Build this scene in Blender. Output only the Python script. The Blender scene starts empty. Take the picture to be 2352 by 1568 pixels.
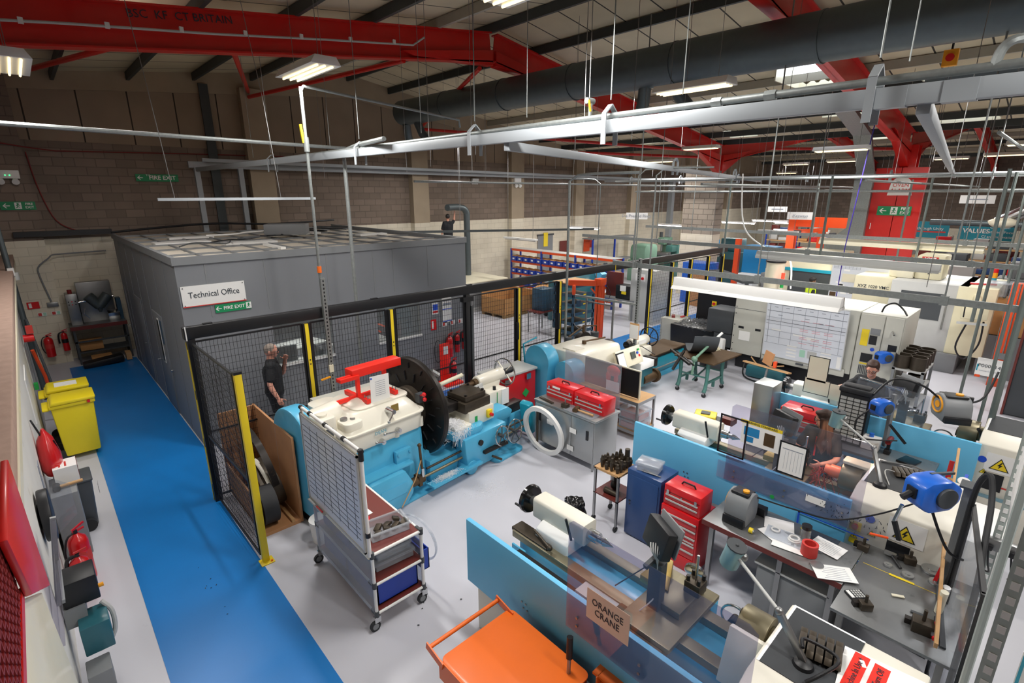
import bpy, bmesh, math, random
from mathutils import Vector, Matrix, Euler
R_ = random.Random(7)
scn = bpy.context.scene
C = scn.collection
PI = math.pi
# ---------- camera, world, lights, exposure ----------
cd = bpy.data.cameras.new('camera'); cam = bpy.data.objects.new('camera', cd); C.objects.link(cam)
cam.location = (0, 0, 4.5)
cam.rotation_euler = (math.radians(90-16.07), 0, math.radians(-42.92))
cd.sensor_width = 36; cd.lens = 1184/2352*36; cd.clip_end = 200; cd.clip_start = .02
scn.camera = cam
w = bpy.data.worlds.new('sky'); scn.world = w; w.use_nodes = True
w.node_tree.nodes['Background'].inputs[0].default_value = (.82, .9, 1, 1)
w.node_tree.nodes['Background'].inputs[1].default_value = 3.0
scn.view_settings.view_transform = 'Standard'; scn.view_settings.look = 'None'
scn.view_settings.gamma = 1; scn.view_settings.use_curve_mapping = False
scn.view_settings.exposure = 0.45
def roofz(x):
    if x > 22: x = 44-x if x < 34.6 else x-25.2
    return 8.5-.125*(9.4-x) if x < 9.4 else 8.5-.15*(x-9.4)
LP = 105
def area(x, y, z, sx, sy, p, col=(1, .97, .93), rot=(0, 0, 0)):
    l = bpy.data.lights.new('tube_or_fill_light', 'AREA'); l.shape = 'RECTANGLE'; l.size = sx; l.size_y = sy; l.energy = p; l.color = col
    o = bpy.data.objects.new('tube_or_fill_light', l); C.objects.link(o); o.location = (x, y, z); o.rotation_euler = rot
    return o
# hanging fluorescent fixtures and unseen lamps added for even light: x, y, z, power factor
HB = [(3.3, 3.2, 6.1, 1), (3.2, 7.5, 6.1, 1), (8.1, 4.55, 6.1, 1), (.25, 9.1, 6, .4), (3.3, -1.5, 6.1, 1), (9.2, -1.2, 6.1, 1), (14.6, .2, 6, 1),
      (15.9, 4.6, 5.6, 1), (12.6, 9.6, 6.2, 1), (17.6, 9.4, 6, 1), (5.4, -4, 6.1, .9), (10.6, 14.2, 6.2, 1), (15.9, 14.2, 6, 1), (20.2, 12.6, 5.8, .9),
      (20.3, 1.2, 5.8, 1), (25.5, 7.2, 5.8, 1), (25.5, 2.2, 5.8, 1), (31, 4.5, 6, 1), (31, 11, 6, 1), (37, 7, 5.8, 1), (26, 14.5, 5.8, 1), (38, 14, 5.8, 1), (38, 1.5, 5.8, 1)]
for a_ in HB: area(a_[0], a_[1], a_[2]-.12, .3, 1.3, LP*a_[3])
# ---------- helpers ----------
def lin(h):
    v = [int(h[i:i+2], 16)/255 for i in (0, 2, 4)]
    return tuple(c/12.92 if c < .04045 else ((c+.055)/1.055)**2.4 for c in v)
MT = {}
def mk(n, h, rough=.5, metal=0, var=.08, sc=6, bump=0, coat=0, emit=0, dirt=None, dsc=2, dth=.6, spec=.5):
    m = bpy.data.materials.new(n); m.use_nodes = True; nt = m.node_tree; N = nt.nodes; L = nt.links
    b = N['Principled BSDF']; c = lin(h)
    b.inputs['Roughness'].default_value = rough; b.inputs['Metallic'].default_value = metal
    b.inputs['Specular IOR Level'].default_value = spec
    if coat: b.inputs['Coat Weight'].default_value = coat; b.inputs['Coat Roughness'].default_value = .15
    tc = N.new('ShaderNodeTexCoord'); nz = N.new('ShaderNodeTexNoise'); nz.inputs['Scale'].default_value = sc; nz.inputs['Detail'].default_value = 4
    L.new(tc.outputs['Object'], nz.inputs['Vector'])
    mx = N.new('ShaderNodeMix'); mx.data_type = 'RGBA'
    mx.inputs[6].default_value = (*[x*(1-var) for x in c], 1); mx.inputs[7].default_value = (*[min(1, x*(1+var)) for x in c], 1)
    L.new(nz.outputs[0], mx.inputs[0]); out = mx.outputs[2]
    if dirt:
        n2 = N.new('ShaderNodeTexNoise'); n2.inputs['Scale'].default_value = dsc; n2.inputs['Detail'].default_value = 8; n2.inputs['Roughness'].default_value = .7
        L.new(tc.outputs['Object'], n2.inputs['Vector'])
        rp = N.new('ShaderNodeMapRange'); rp.inputs[1].default_value = dth; rp.inputs[2].default_value = dth+.12; L.new(n2.outputs[0], rp.inputs[0])
        m2 = N.new('ShaderNodeMix'); m2.data_type = 'RGBA'; L.new(rp.outputs[0], m2.inputs[0]); L.new(out, m2.inputs[6]); m2.inputs[7].default_value = (*lin(dirt), 1); out = m2.outputs[2]
    L.new(out, b.inputs['Base Color'])
    if bump:
        bp = N.new('ShaderNodeBump'); bp.inputs['Strength'].default_value = bump; bp.inputs['Distance'].default_value = .01
        L.new(nz.outputs[0], bp.inputs['Height']); L.new(bp.outputs[0], b.inputs['Normal'])
    if emit: b.inputs['Emission Color'].default_value = (*c, 1); b.inputs['Emission Strength'].default_value = emit
    MT[n] = m; return m
def clear(n, h, tr=.75, rough=.05):
    m = bpy.data.materials.new(n); m.use_nodes = True; nt = m.node_tree; N = nt.nodes; L = nt.links
    for x in list(N):
        if x.type == 'BSDF_PRINCIPLED': N.remove(x)
    t = N.new('ShaderNodeBsdfTransparent'); t.inputs[0].default_value = (*lin(h), 1)
    g = N.new('ShaderNodeBsdfGlossy'); g.inputs['Roughness'].default_value = rough
    d = N.new('ShaderNodeBsdfDiffuse'); d.inputs[0].default_value = (*lin(h), 1)
    lw = N.new('ShaderNodeLayerWeight'); lw.inputs[0].default_value = .12; fr = N.new('ShaderNodeMath'); fr.operation = 'MULTIPLY_ADD'; L.new(lw.outputs['Facing'], fr.inputs[0]); fr.inputs[1].default_value = .35; fr.inputs[2].default_value = .03
    nz = N.new('ShaderNodeTexNoise'); nz.inputs['Scale'].default_value = 3
    mr = N.new('ShaderNodeMapRange'); mr.inputs[3].default_value = max(0, 1-tr-.06); mr.inputs[4].default_value = min(1, 1-tr+.06); L.new(nz.outputs[0], mr.inputs[0])
    a = N.new('ShaderNodeMixShader'); L.new(mr.outputs[0], a.inputs[0]); L.new(t.outputs[0], a.inputs[1]); L.new(d.outputs[0], a.inputs[2])
    e = N.new('ShaderNodeMixShader'); L.new(fr.outputs[0], e.inputs[0]); L.new(a.outputs[0], e.inputs[1]); L.new(g.outputs[0], e.inputs[2])
    L.new(e.outputs[0], N['Material Output'].inputs[0]); MT[n] = m; return m
def blocks(n, h1, h2, hm, axis='x', bw=.45, bh=.225, mort=.012, rough=.85, bump=.3, row=2):
    m = mk(n, h1, rough, 0, .1, 3); nt = m.node_tree; N = nt.nodes; L = nt.links; b = N['Principled BSDF']
    tc = [x for x in N if x.type == 'TEX_COORD'][0]
    sp = N.new('ShaderNodeSeparateXYZ'); cb = N.new('ShaderNodeCombineXYZ'); L.new(tc.outputs['Object'], sp.inputs[0])
    L.new(sp.outputs[0 if axis == 'x' else 1], cb.inputs[0]); L.new(sp.outputs[row], cb.inputs[1])
    br = N.new('ShaderNodeTexBrick'); br.inputs['Scale'].default_value = 1
    br.inputs['Brick Width'].default_value = bw; br.inputs['Row Height'].default_value = bh; br.inputs['Mortar Size'].default_value = mort
    br.inputs['Color1'].default_value = (*lin(h1), 1); br.inputs['Color2'].default_value = (*lin(h2), 1); br.inputs['Mortar'].default_value = (*lin(hm), 1)
    L.new(cb.outputs[0], br.inputs['Vector'])
    nz = N.new('ShaderNodeTexNoise'); nz.inputs['Scale'].default_value = .8; nz.inputs['Detail'].default_value = 6; L.new(tc.outputs['Object'], nz.inputs['Vector'])
    mr = N.new('ShaderNodeMapRange'); mr.inputs[3].default_value = .72; mr.inputs[4].default_value = 1.28; L.new(nz.outputs[0], mr.inputs[0])
    mx = N.new('ShaderNodeMix'); mx.data_type = 'RGBA'; mx.blend_type = 'MULTIPLY'; mx.inputs[0].default_value = 1
    L.new(br.outputs[0], mx.inputs[6]); L.new(mr.outputs[0], mx.inputs[7]); L.new(mx.outputs[2], b.inputs['Base Color'])
    bp = N.new('ShaderNodeBump'); bp.invert = True; bp.inputs['Strength'].default_value = bump; bp.inputs['Distance'].default_value = .01
    L.new(br.outputs['Fac'], bp.inputs['Height']); L.new(bp.outputs[0], b.inputs['Normal']); return m
def onplane(u, v):
    n = u.cross(v); return Matrix((u, v, n)).transposed().to_4x4()
AX = {'x': Vector((1, 0, 0)), 'y': Vector((0, 1, 0)), 'z': Vector((0, 0, 1))}
class S:
    def __init__(s): s.bm = bmesh.new(); s.mk = 0
    def _add(s, vs, fs, M=None):
        vv = [s.bm.verts.new(M @ Vector(v) if M else v) for v in vs]
        for f in fs:
            try: s.bm.faces.new([vv[i] for i in f])
            except ValueError: pass
        return s
    def box(s, x0, x1, y0, y1, z0, z1, M=None):
        return s._add([(x, y, z) for z in (z0, z1) for y in (y0, y1) for x in (x0, x1)],
                      [(0, 2, 3, 1), (4, 5, 7, 6), (0, 1, 5, 4), (2, 6, 7, 3), (0, 4, 6, 2), (1, 3, 7, 5)], M)
    def rb(s, c, d, rot=(0, 0, 0)):
        M = Matrix.Translation(c) @ Euler([math.radians(a) for a in rot]).to_matrix().to_4x4()
        return s.box(-d[0]/2, d[0]/2, -d[1]/2, d[1]/2, -d[2]/2, d[2]/2, M)
    def bar(s, a, b, w, h=None, up=(0, 0, 1)):
        a = Vector(a); b = Vector(b); d = (b-a); l = d.length; d.normalize(); h = h or w
        u = Vector(up)
        if abs(d.dot(u)) > .98: u = Vector((1, 0, 0))
        sd = d.cross(u).normalized(); u = sd.cross(d)
        M = Matrix.Translation(a) @ Matrix((d, sd, u)).transposed().to_4x4()
        return s.box(0, l, -w/2, w/2, -h/2, h/2, M)
    def cyl(s, a, b, r, r2=None, n=16, cap=True):
        a = Vector(a); b = Vector(b); d = b-a; r2 = r if r2 is None else r2
        q = d.to_track_quat('Z', 'Y').to_matrix().to_4x4(); M = Matrix.Translation(a) @ q; l = d.length
        vs = [(r*math.cos(2*PI*i/n), r*math.sin(2*PI*i/n), 0) for i in range(n)]+[(r2*math.cos(2*PI*i/n), r2*math.sin(2*PI*i/n), l) for i in range(n)]
        fs = [(i, (i+1) % n, n+(i+1) % n, n+i) for i in range(n)]
        if cap: fs += [tuple(range(n-1, -1, -1)), tuple(range(n, 2*n))]
        return s._add(vs, fs, M)
    def rev(s, prof, a=(0, 0, 0), d=(0, 0, 1), n=20, sc=None):   # profile of (radius, height) turned about an axis
        q = Vector(d).to_track_quat('Z', 'Y').to_matrix().to_4x4(); M = Matrix.Translation(a) @ q
        if sc: M = M @ Matrix.Diagonal((*sc, 1, 1))
        vs = []; fs = []
        for r, h in prof: vs += [(max(r, 1e-4)*math.cos(2*PI*i/n), max(r, 1e-4)*math.sin(2*PI*i/n), h) for i in range(n)]
        for k in range(len(prof)-1): fs += [(k*n+i, k*n+(i+1) % n, (k+1)*n+(i+1) % n, (k+1)*n+i) for i in range(n)]
        fs += [tuple(range(n-1, -1, -1)), tuple(range((len(prof)-1)*n, len(prof)*n))]
        return s._add(vs, fs, M)
    def tube(s, pts, r, n=8, rr=None):
        P = [Vector(p) for p in pts]; vs = []; fs = []; pu = None
        for i, p in enumerate(P):
            t = (P[min(i+1, len(P)-1)]-P[max(i-1, 0)]).normalized()
            u = pu if pu is not None else (Vector((0, 0, 1)) if abs(t.z) < .9 else Vector((1, 0, 0)))
            u = (u-t*u.dot(t)).normalized(); v = t.cross(u); pu = u
            q = rr[i] if rr else r
            vs += [p+u*q*math.cos(2*PI*k/n)+v*q*math.sin(2*PI*k/n) for k in range(n)]
        for i in range(len(P)-1): fs += [(i*n+k, i*n+(k+1) % n, (i+1)*n+(k+1) % n, (i+1)*n+k) for k in range(n)]
        fs += [tuple(range(n-1, -1, -1)), tuple(range((len(P)-1)*n, len(P)*n))]
        return s._add(vs, fs)
    def ring(s, c, R, r, d=(0, 0, 1), n=28, m=8, sq=None):   # torus
        q = Vector(d).to_track_quat('Z', 'Y').to_matrix().to_4x4(); M = Matrix.Translation(c) @ q; vs = []; fs = []
        for i in range(n):
            a = 2*PI*i/n
            for k in range(m):
                b = 2*PI*k/m
                if sq: x, y = sq[0]*(1 if math.cos(b+.78) > 0 else -1), sq[1]*(1 if math.sin(b+.78) > 0 else -1)
                else: x, y = r*math.cos(b), r*math.sin(b)
                vs.append(((R+x)*math.cos(a), (R+x)*math.sin(a), y))
        for i in range(n):
            for k in range(m): fs.append((i*m+k, ((i+1) % n)*m+k, ((i+1) % n)*m+(k+1) % m, i*m+(k+1) % m))
        return s._add(vs, fs, M)
    def pri(s, pts, ax, a, b):   # outline extruded along an axis; ax 'x' takes (y,z), 'y' takes (x,z), 'z' takes (x,y)
        f = {'x': lambda p, t: (t, p[0], p[1]), 'y': lambda p, t: (p[0], t, p[1]), 'z': lambda p, t: (p[0], p[1], t)}[ax]
        n = len(pts); vs = [f(p, a) for p in pts]+[f(p, b) for p in pts]
        return s._add(vs, [tuple(range(n)), tuple(range(2*n-1, n-1, -1))]+[(i, n+i, n+(i+1) % n, (i+1) % n) for i in range(n)])
    def sph(s, c, r, sc=(1, 1, 1), n=14):
        M = Matrix.Translation(c) @ Matrix.Diagonal((r*sc[0], r*sc[1], r*sc[2], 1))
        return s.rev([(math.sin(PI*i/8), -math.cos(PI*i/8)) for i in range(9)], n=n)._mt(M) if 0 else s._sp(M, n)
    def _sp(s, M, n):
        vs = [(math.sin(PI*i/8)*math.cos(2*PI*k/n), math.sin(PI*i/8)*math.sin(2*PI*k/n), -math.cos(PI*i/8)) for i in range(1, 8) for k in range(n)]
        vs += [(0, 0, -1), (0, 0, 1)]; a, b = 7*n, 7*n+1
        fs = [(i*n+k, i*n+(k+1) % n, (i+1)*n+(k+1) % n, (i+1)*n+k) for i in range(6) for k in range(n)]
        fs += [(a, (k+1) % n, k) for k in range(n)]+[(b, 6*n+k, 6*n+(k+1) % n) for k in range(n)]
        return s._add(vs, fs, M)
    def quad(s, a, b, c, d): return s._add([a, b, c, d], [(0, 1, 2, 3)])
    def xf(s, M): bmesh.ops.transform(s.bm, matrix=M, verts=s.bm.verts); return s
    def mesh(s, n, m, bev=0, seg=2, sub=0):
        bm = s.bm; bmesh.ops.recalc_face_normals(bm, faces=bm.faces)
        if bev:
            ed = [e for e in bm.edges if len(e.link_faces) == 2 and e.calc_face_angle(0) > .6]
            bmesh.ops.bevel(bm, geom=ed, offset=bev, segments=seg, affect='EDGES', profile=.5, clamp_overlap=True)
        me = bpy.data.meshes.new(n); bm.to_mesh(me); bm.free(); me.materials.append(MT[m] if isinstance(m, str) else m)
        for p in me.polygons: p.use_smooth = True
        me.set_sharp_from_angle(angle=.6)
        return me
    def to(s, n, m, par=None, bev=0, label=None, seg=2):
        o = bpy.data.objects.new(n, s.mesh(n, m, bev, seg)); C.objects.link(o)
        if par: o.parent = par
        if label: o['label'] = label
        return o
def tag(o, label=None, cat=None, group=None, kind=None, loc=None, rz=None):
    if label: o['label'] = label
    if cat: o['category'] = cat
    if group: o['group'] = group
    if kind: o['kind'] = kind
    if loc: o.location = loc
    if rz is not None: o.rotation_euler.z = math.radians(rz)
    return o
def st(n, s, m, par=None, bev=0):
    o = s.to(n, m, par, bev)
    if not par: o['kind'] = 'structure'
    return o
def thing(name, label, cat, loc=(0, 0, 0), rz=0, group=None):
    o = bpy.data.objects.new(name, None); C.objects.link(o); o.empty_display_size = .1
    return tag(o, label, cat, group, None, loc, rz)
def dup(o, par=None):
    c = o.copy(); C.objects.link(c); c.parent = par
    for ch in o.children: dup(ch, c)
    return c
def copy(o, label, loc=None, rz=None, group=None):
    c = dup(o); return tag(c, label, None, group, None, loc, rz)
def text(s, par, c, u, v, size, m, name='lettering', sx=1, ax='CENTER', bold=0):
    cu = bpy.data.curves.new(name, 'FONT'); cu.body = s; cu.size = size; cu.align_x = ax; cu.align_y = 'CENTER'; cu.extrude = .0008; cu.resolution_u = 2; cu.offset = bold*size
    t = bpy.data.objects.new(name, cu); C.objects.link(t)
    me = bpy.data.meshes.new_from_object(t); bpy.data.objects.remove(t); bpy.data.curves.remove(cu)
    me.materials.clear(); me.materials.append(MT[m])
    o = bpy.data.objects.new(name, me); C.objects.link(o); u = Vector(u).normalized(); v = Vector(v).normalized()
    v = (v-u*v.dot(u)).normalized(); n = u.cross(v)
    o.matrix_basis = Matrix.Translation(Vector(c)+n*.002) @ Matrix((u*sx, v, n)).transposed().to_4x4()
    if par: o.parent = par
    return o
def arc(cx, cy, r, a0, a1, n=8, ry=None):
    return [(cx+r*math.cos(math.radians(a0+(a1-a0)*i/n)), cy+(ry or r)*math.sin(math.radians(a0+(a1-a0)*i/n))) for i in range(n+1)]
def curve(pts, n=6):   # catmull-rom through points
    P = [Vector(p) for p in pts]; out = []
    for i in range(len(P)-1):
        a, b, c, d = P[max(i-1, 0)], P[i], P[i+1], P[min(i+2, len(P)-1)]
        for k in range(n):
            t = k/n; out.append(.5*((2*b)+(c-a)*t+(2*a-5*b+4*c-d)*t*t+(3*b-3*c+d-a)*t**3))
    return out+[P[-1]]
# ---------- materials ----------
mk('floor_grey', 'C2C3CC', .32, 0, .05, .7, dirt='A3A4AB', dsc=2.6, dth=.66, spec=.4)
mk('floor_blue', '1675C0', .3, 0, .12, 1.2, dirt='12568F', dsc=5, dth=.7, spec=.4)
mk('line_yellow', 'E4C81C', .5)
blocks('block_brown', '85766A', '74675C', '6A5E54')
blocks('block_brown_y', '85766A', '74675C', '6A5E54', 'y')
blocks('block_cream', 'DDD5C2', 'D8D0BD', 'C9C1AE', mort=.008)
blocks('block_cream_y', 'DDD5C2', 'D8D0BD', 'C9C1AE', 'y', mort=.008)
blocks('block_pillar', '9C9184', '8D8276', '6B6259', 'y', mort=.014)
blocks('panel_concrete', '9A8A78', '948472', '3A332C', bw=1.12, bh=50, mort=.018, bump=.2)
mk('concrete', 'A3947F', .9, 0, .12, 2, bump=.2)
blocks('roof_sheet', 'D0C4A8', 'C6BA9E', '3C3933', bw=60, bh=1.0, mort=.02, bump=.1, row=1)
mk('wall_white', 'DAD8D2', .8, 0, .06, 2, dirt='B9B2A2', dsc=1.6, dth=.62)
mk('brick_pink', 'A98E80', .9, 0, .2, 9, bump=.4, dirt='B8402F', dsc=5, dth=.68)
mk('purlin', '4A4F50', .55, .5, .1, 4)
mk('purlin_lit', 'A9A598', .6, .2, .1, 4)  # paler copy of the purlin steel, caught light put into the colour
mk('steel_red', 'CC1A14', .38, 0, .12, 3, coat=.2)
mk('duct', '5E676A', .45, .6, .12, 8)
mk('beam_grey', '9DA3A8', .45, .1, .04, 3)
mk('post_grey', 'A9B3AF', .5, .15, .1, 8)
mk('post_mid', '737D7A', .5, .3, .1, 8)
mk('galv', '8E9392', .5, .6, .25, 26)
mk('chrome', 'C9CBCC', .2, 1, .05)
mk('steel', '9A9B9B', .38, .85, .12, 7)
mk('worktop_steel', '8B8D8E', .42, .7, .16, 5, dirt='6E7072', dsc=3, dth=.6)
mk('cab_steel', 'A9ABAB', .33, .8, .08, 3)
mk('dark_steel', '4A4238', .45, .6, .25, 14)
mk('oily', '2F2B29', .4, .6, .3, 10, dirt='5A4A3A', dsc=6, dth=.62)
mk('rusty', '5A4630', .55, .5, .3, 12)
mk('black', '15161A', .45, 0, .1)
mk('black_gloss', '101114', .18, 0, .1)
mk('rubber', '26272A', .7, 0, .1)
mk('grey_dark', '43474B', .55, 0, .08)
mk('grey_mid', '7E8184', .5, 0, .06)
mk('grey_light', 'B9BAB8', .45, 0, .05)
mk('office_grey', '7E8186', .48, 0, .04, 1.2, spec=.4)
mk('office_tile', 'C9C1B3', .85, 0, .1, 3, dirt='8E867A', dsc=2, dth=.6)
mk('white', 'E6E6E4', .45, 0, .03)
mk('paper', 'ECECEA', .7, 0, .02)
mk('whiteboard', 'D6DBE4', .22, 0, .03)
mk('cream', 'E2DCC4', .42, 0, .06, 4, coat=.3)
mk('cream_mc', 'D9D2B4', .5, 0, .05, 4)
mk('cnc_grey', 'BDBDB4', .5, 0, .04, 2)
mk('off_white', 'DEDACD', .42, 0, .05, 4, dirt='B5AFA2', dsc=7, dth=.7)
mk('cast_white', 'E5E1D3', .34, 0, .05, 5, coat=.3, dirt='A79E8C', dsc=9, dth=.72)
mk('blue_light', '66BCE6', .42, 0, .06, 2, dirt='3C8AB8', dsc=9, dth=.72)
mk('blue_lathe', '4FAFD6', .38, 0, .1, 4, coat=.25, dirt='2A6F86', dsc=6, dth=.68)
mk('tray_grey', '7FA3B2', .45, .1, .15, 5, dirt='4F6E7C', dsc=6, dth=.6)
mk('teal', '1F9AB4', .4, 0, .1, 4, coat=.2, dirt='1B6070', dsc=6, dth=.7)
mk('teal_dark', '27626E', .4, 0, .1, 4, coat=.2)
mk('green_dark', '3F6F68', .45, 0, .15, 6)
mk('green_mc', '6C8F7B', .5, 0, .1, 5)
mk('blue_cab', '22457A', .42, 0, .1, 5, coat=.2)
mk('blue_bin', '1C3FA6', .4, 0, .06)
mk('blue_reel', '1E66D0', .35, 0, .06, coat=.3)
mk('blue_steel', '2B4C63', .5, 0, .1, 6)
mk('cyan_mc', '1A7FB8', .5, 0, .08)
mk('red', 'D4141C', .32, 0, .05, coat=.4)
mk('red_ext', 'C9141A', .28, 0, .05, coat=.4)
mk('red_bright', 'EE2A1B', .4, 0, .05)
mk('red_dark', '7C1F1E', .5, 0, .1, 20)
mk('maroon', '6B2C26', .45, 0, .1, 5)
mk('orange', 'F2701A', .42, 0, .07, 4, coat=.2, dirt='F7A468', dsc=9, dth=.74)
mk('orange_deep', 'E8501A', .42, 0, .06, 4, coat=.2)
mk('yellow', 'EBCF25', .42, 0, .05, 4)
mk('yellow_bin', 'E8D21E', .42, 0, .06, 3)
mk('amber', 'F0A21E', .4)
mk('green_sign', '118A55', .5)
mk('green', '1FA04A', .5)
mk('purple', '3A2A86', .5)
mk('blue_tape', '1E50C8', .5)
mk('plywood', 'BA875C', .65, 0, .15, 4, dirt='9A6A42', dsc=2, dth=.6)
mk('wood', 'C49A6A', .6, 0, .15, 8)
mk('cardboard', 'B58552', .75, 0, .08, 4)
mk('pallet', '9A7A50', .8, 0, .15, 8)
mk('skin', 'C98F78', .5, 0, .06)
mk('skin_pink', 'D79A86', .5, 0, .06)
mk('skin_dark', '6A4636', .5, 0, .06)
mk('shirt_dark', '181A1F', .8, 0, .1, 20)
mk('trousers', '1B1C20', .85, 0, .1, 20)
mk('hair_brown', '382218', .6, 0, .25, 30)
mk('hair_grey', '8E837A', .8, 0, .2, 40)
mk('hair_black', '1C1715', .6, 0, .2, 30)
mk('hivis', 'C9E81E', .6)
mk('swarf_white', 'F3F4F6', .6, 0, .04, 20)
mk('swarf', 'B9BBBE', .25, .9, .3, 40)
mk('red_swarf', 'B03A2E', .4)
mk('hot_copper', 'F07A55', .4, 0, .1)
mk('brass', 'A88F4E', .35, .7, .15, 8)
mk('mat_black', '34373B', .7, 0, .1, 12)
mk('gold_steel', '8F8770', .42, .7, .15, 8)
mk('teal_banner', '14849A', .6)
mk('ink', '26303C', .6, 0, 0)
mk('ink_red', 'C83A34', .6, 0, 0)
mk('ink_soft', '8C93A0', .6, 0, .1)
mk('ink_pink', 'D8A8B4', .6)
mk('ink_green', 'A6D4BE', .6)
mk('tube_on', 'FFFDF5', .5, emit=9)
mk('tube_warm', 'FFE9B8', .5, emit=1.3)
mk('glow_orange', 'FF5A1E', .5, emit=3)
mk('glow_red', 'FF2A1A', .5, emit=3)
mk('glow_green', '3CFF8A', .5, emit=2)
mk('lcd', '4C5550', .25)
mk('office_dark', '2A2B2B', .7)
clear('acrylic', 'F2F4F8', .955)
clear('acrylic_smoke', 'E6E4EC', .972)
clear('poly_milky', 'E2E6EC', .8, .2)
clear('tub', 'F0F3F7', .8, .2)
clear('glass', 'F2F5F5', .95)
clear('glass_dark', '8A9290', .9)
# ================= the setting =================
st('floor', S().box(-4, 47, -8, 19, -.2, 0), 'floor_grey')
st('trim_1', S().pri([(.22, .8), (1.43, .8), (1.43, 8.1), (1.7, 10.1), (1.7, 17.6), (.22, 17.6)], 'z', .001, .004), 'floor_blue')
st('trim_2', S().box(4.6, 24, 8.28, 9.45, .001, .004), 'floor_blue')
st('trim_3', S().box(5.6, 7.3, 6.95, 7.02, .001, .004), 'line_yellow')
st('wall_back', S().box(-4, 47, 18.6, 18.9, 0, 3.32), 'block_cream')
st('wall_back', S().box(-4, 47, 18.6, 18.9, 3.32, 5.8), 'block_brown')
st('wall_back', S().pri([(-4, 5.8), (47, 5.8), (47, 6.0), (22, 6.05), (9.4, 7.75), (-4, 6.6)], 'y', 18.62, 18.9), 'panel_concrete')
st('wall_back', S().pri([(-4, 6.6), (9.4, 7.75), (22, 6.05), (47, 6), (47, 9), (-4, 9)], 'y', 18.58, 18.9), 'concrete')
for x0, x1 in ((-.7, .36), (5.65, 6.4), (11.65, 12.4), (17, 17.8), (21.6, 22.3), (26.6, 27.5), (33, 33.8), (39, 39.8)):
    st('wall_back', S().box(x0, x1, 18.3, 18.6, 0, 3.32), 'block_cream')
    st('wall_back', S().box(x0, x1, 18.3, 18.6, 3.32, 7.6), 'block_brown' if x0 < 0 else 'concrete')
st('wall_right', S().box(46, 46.3, -8, 18.6, 0, 2.2), 'block_cream_y'); st('wall_right', S().box(46, 46.3, -8, 18.6, 2.2, 9), 'block_brown_y')
st('wall_front', S().box(-4, 47, -8.3, -8, 0, 9), 'block_brown')
st('wall_left', S().box(-4.3, -4, -8, 18.9, 0, 9), 'block_brown_y')
st('wall_left', S().box(-.62, -.4, .9, 18.3, 0, 2.86), 'wall_white')
st('trim_4', S().box(-.95, -.3, 3.65, 18.3, 2.86, 3.0), 'brick_pink', bev=.01)
st('trim_5', S().box(-.34, -.29, 3.65, 18.3, 2.78, 2.86), 'cream')
# roof sheets with rooflight openings
OP = [(15.2, 16.9, 4.7, 6.2), (19.0, 19.75, 5.15, 6.4), (20.7, 21.4, 9.1, 10.2), (20.8, 21.3, 13.3, 14.3), (14.5, 15.0, -.5, 2.9), (17.2, 17.7, .4, 3.4), (21.1, 21.6, 2.2, 3.7),
      (28, 29.5, 5, 6.2), (30, 31, 9, 10.4), (36.5, 38, 4, 5.4), (38.5, 39.5, 8.6, 10), (40.5, 41.6, 12, 13.5)]
xs = sorted({-4, 9.4, 22, 34.6, 47} | {o[0] for o in OP} | {o[1] for o in OP})
r = S(); k = S()
for a, b in zip(xs, xs[1:]):
    ys = [-8]
    for o in sorted([o for o in OP if o[0] <= a and o[1] >= b], key=lambda o: o[2]): ys += [o[2], o[3]]
    ys.append(18.9)
    za, zb = roofz(a+1e-4), roofz(b-1e-4)
    for y0, y1 in zip(ys[::2], ys[1::2]): r.quad((a, y0, za), (b, y0, zb), (b, y1, zb), (a, y1, za)); r.quad((a, y0, za+.2), (b, y0, zb+.2), (b, y1, zb+.2), (a, y1, za+.2))
st('ceiling', r, 'roof_sheet')
for i, (a, b, y0, y1) in enumerate(OP):   # translucent corrugated rooflight edge strip and kerb
    s = S(); n = 24; z = roofz(b)-.0; pts = [(y0+(y1-y0)*q/n, z+.09+.045*math.sin(q*PI/2.2)) for q in range(n+1)]
    s.pri([(y0, z-.1)]+pts+[(y1, z-.1)], 'x', b-.05, b+.01); s.box(a, b, y0-.03, y0, z-.05, roofz(a)+.2); s.box(a, b, y1, y1+.03, z-.05, roofz(a)+.2)
    st('window_%d' % (i+1), s, 'cream')
# purlins
def Csec(a, b, w=.075, h=.2): return S().bar(a, b, w, h)
x = -3.6; i = 0
while x < 46.5:
    z = roofz(x)-.12
    o = Csec((x, -8, z), (x, 18.58, z)).to('roof_purlin', 'purlin_lit' if i % 5 == 2 or x > 24 and i % 2 else 'purlin'); tag(o, 'steel purlin running along the underside of the roof', 'roof beam', 'roof purlins'); x += 1.62; i += 1
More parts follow.
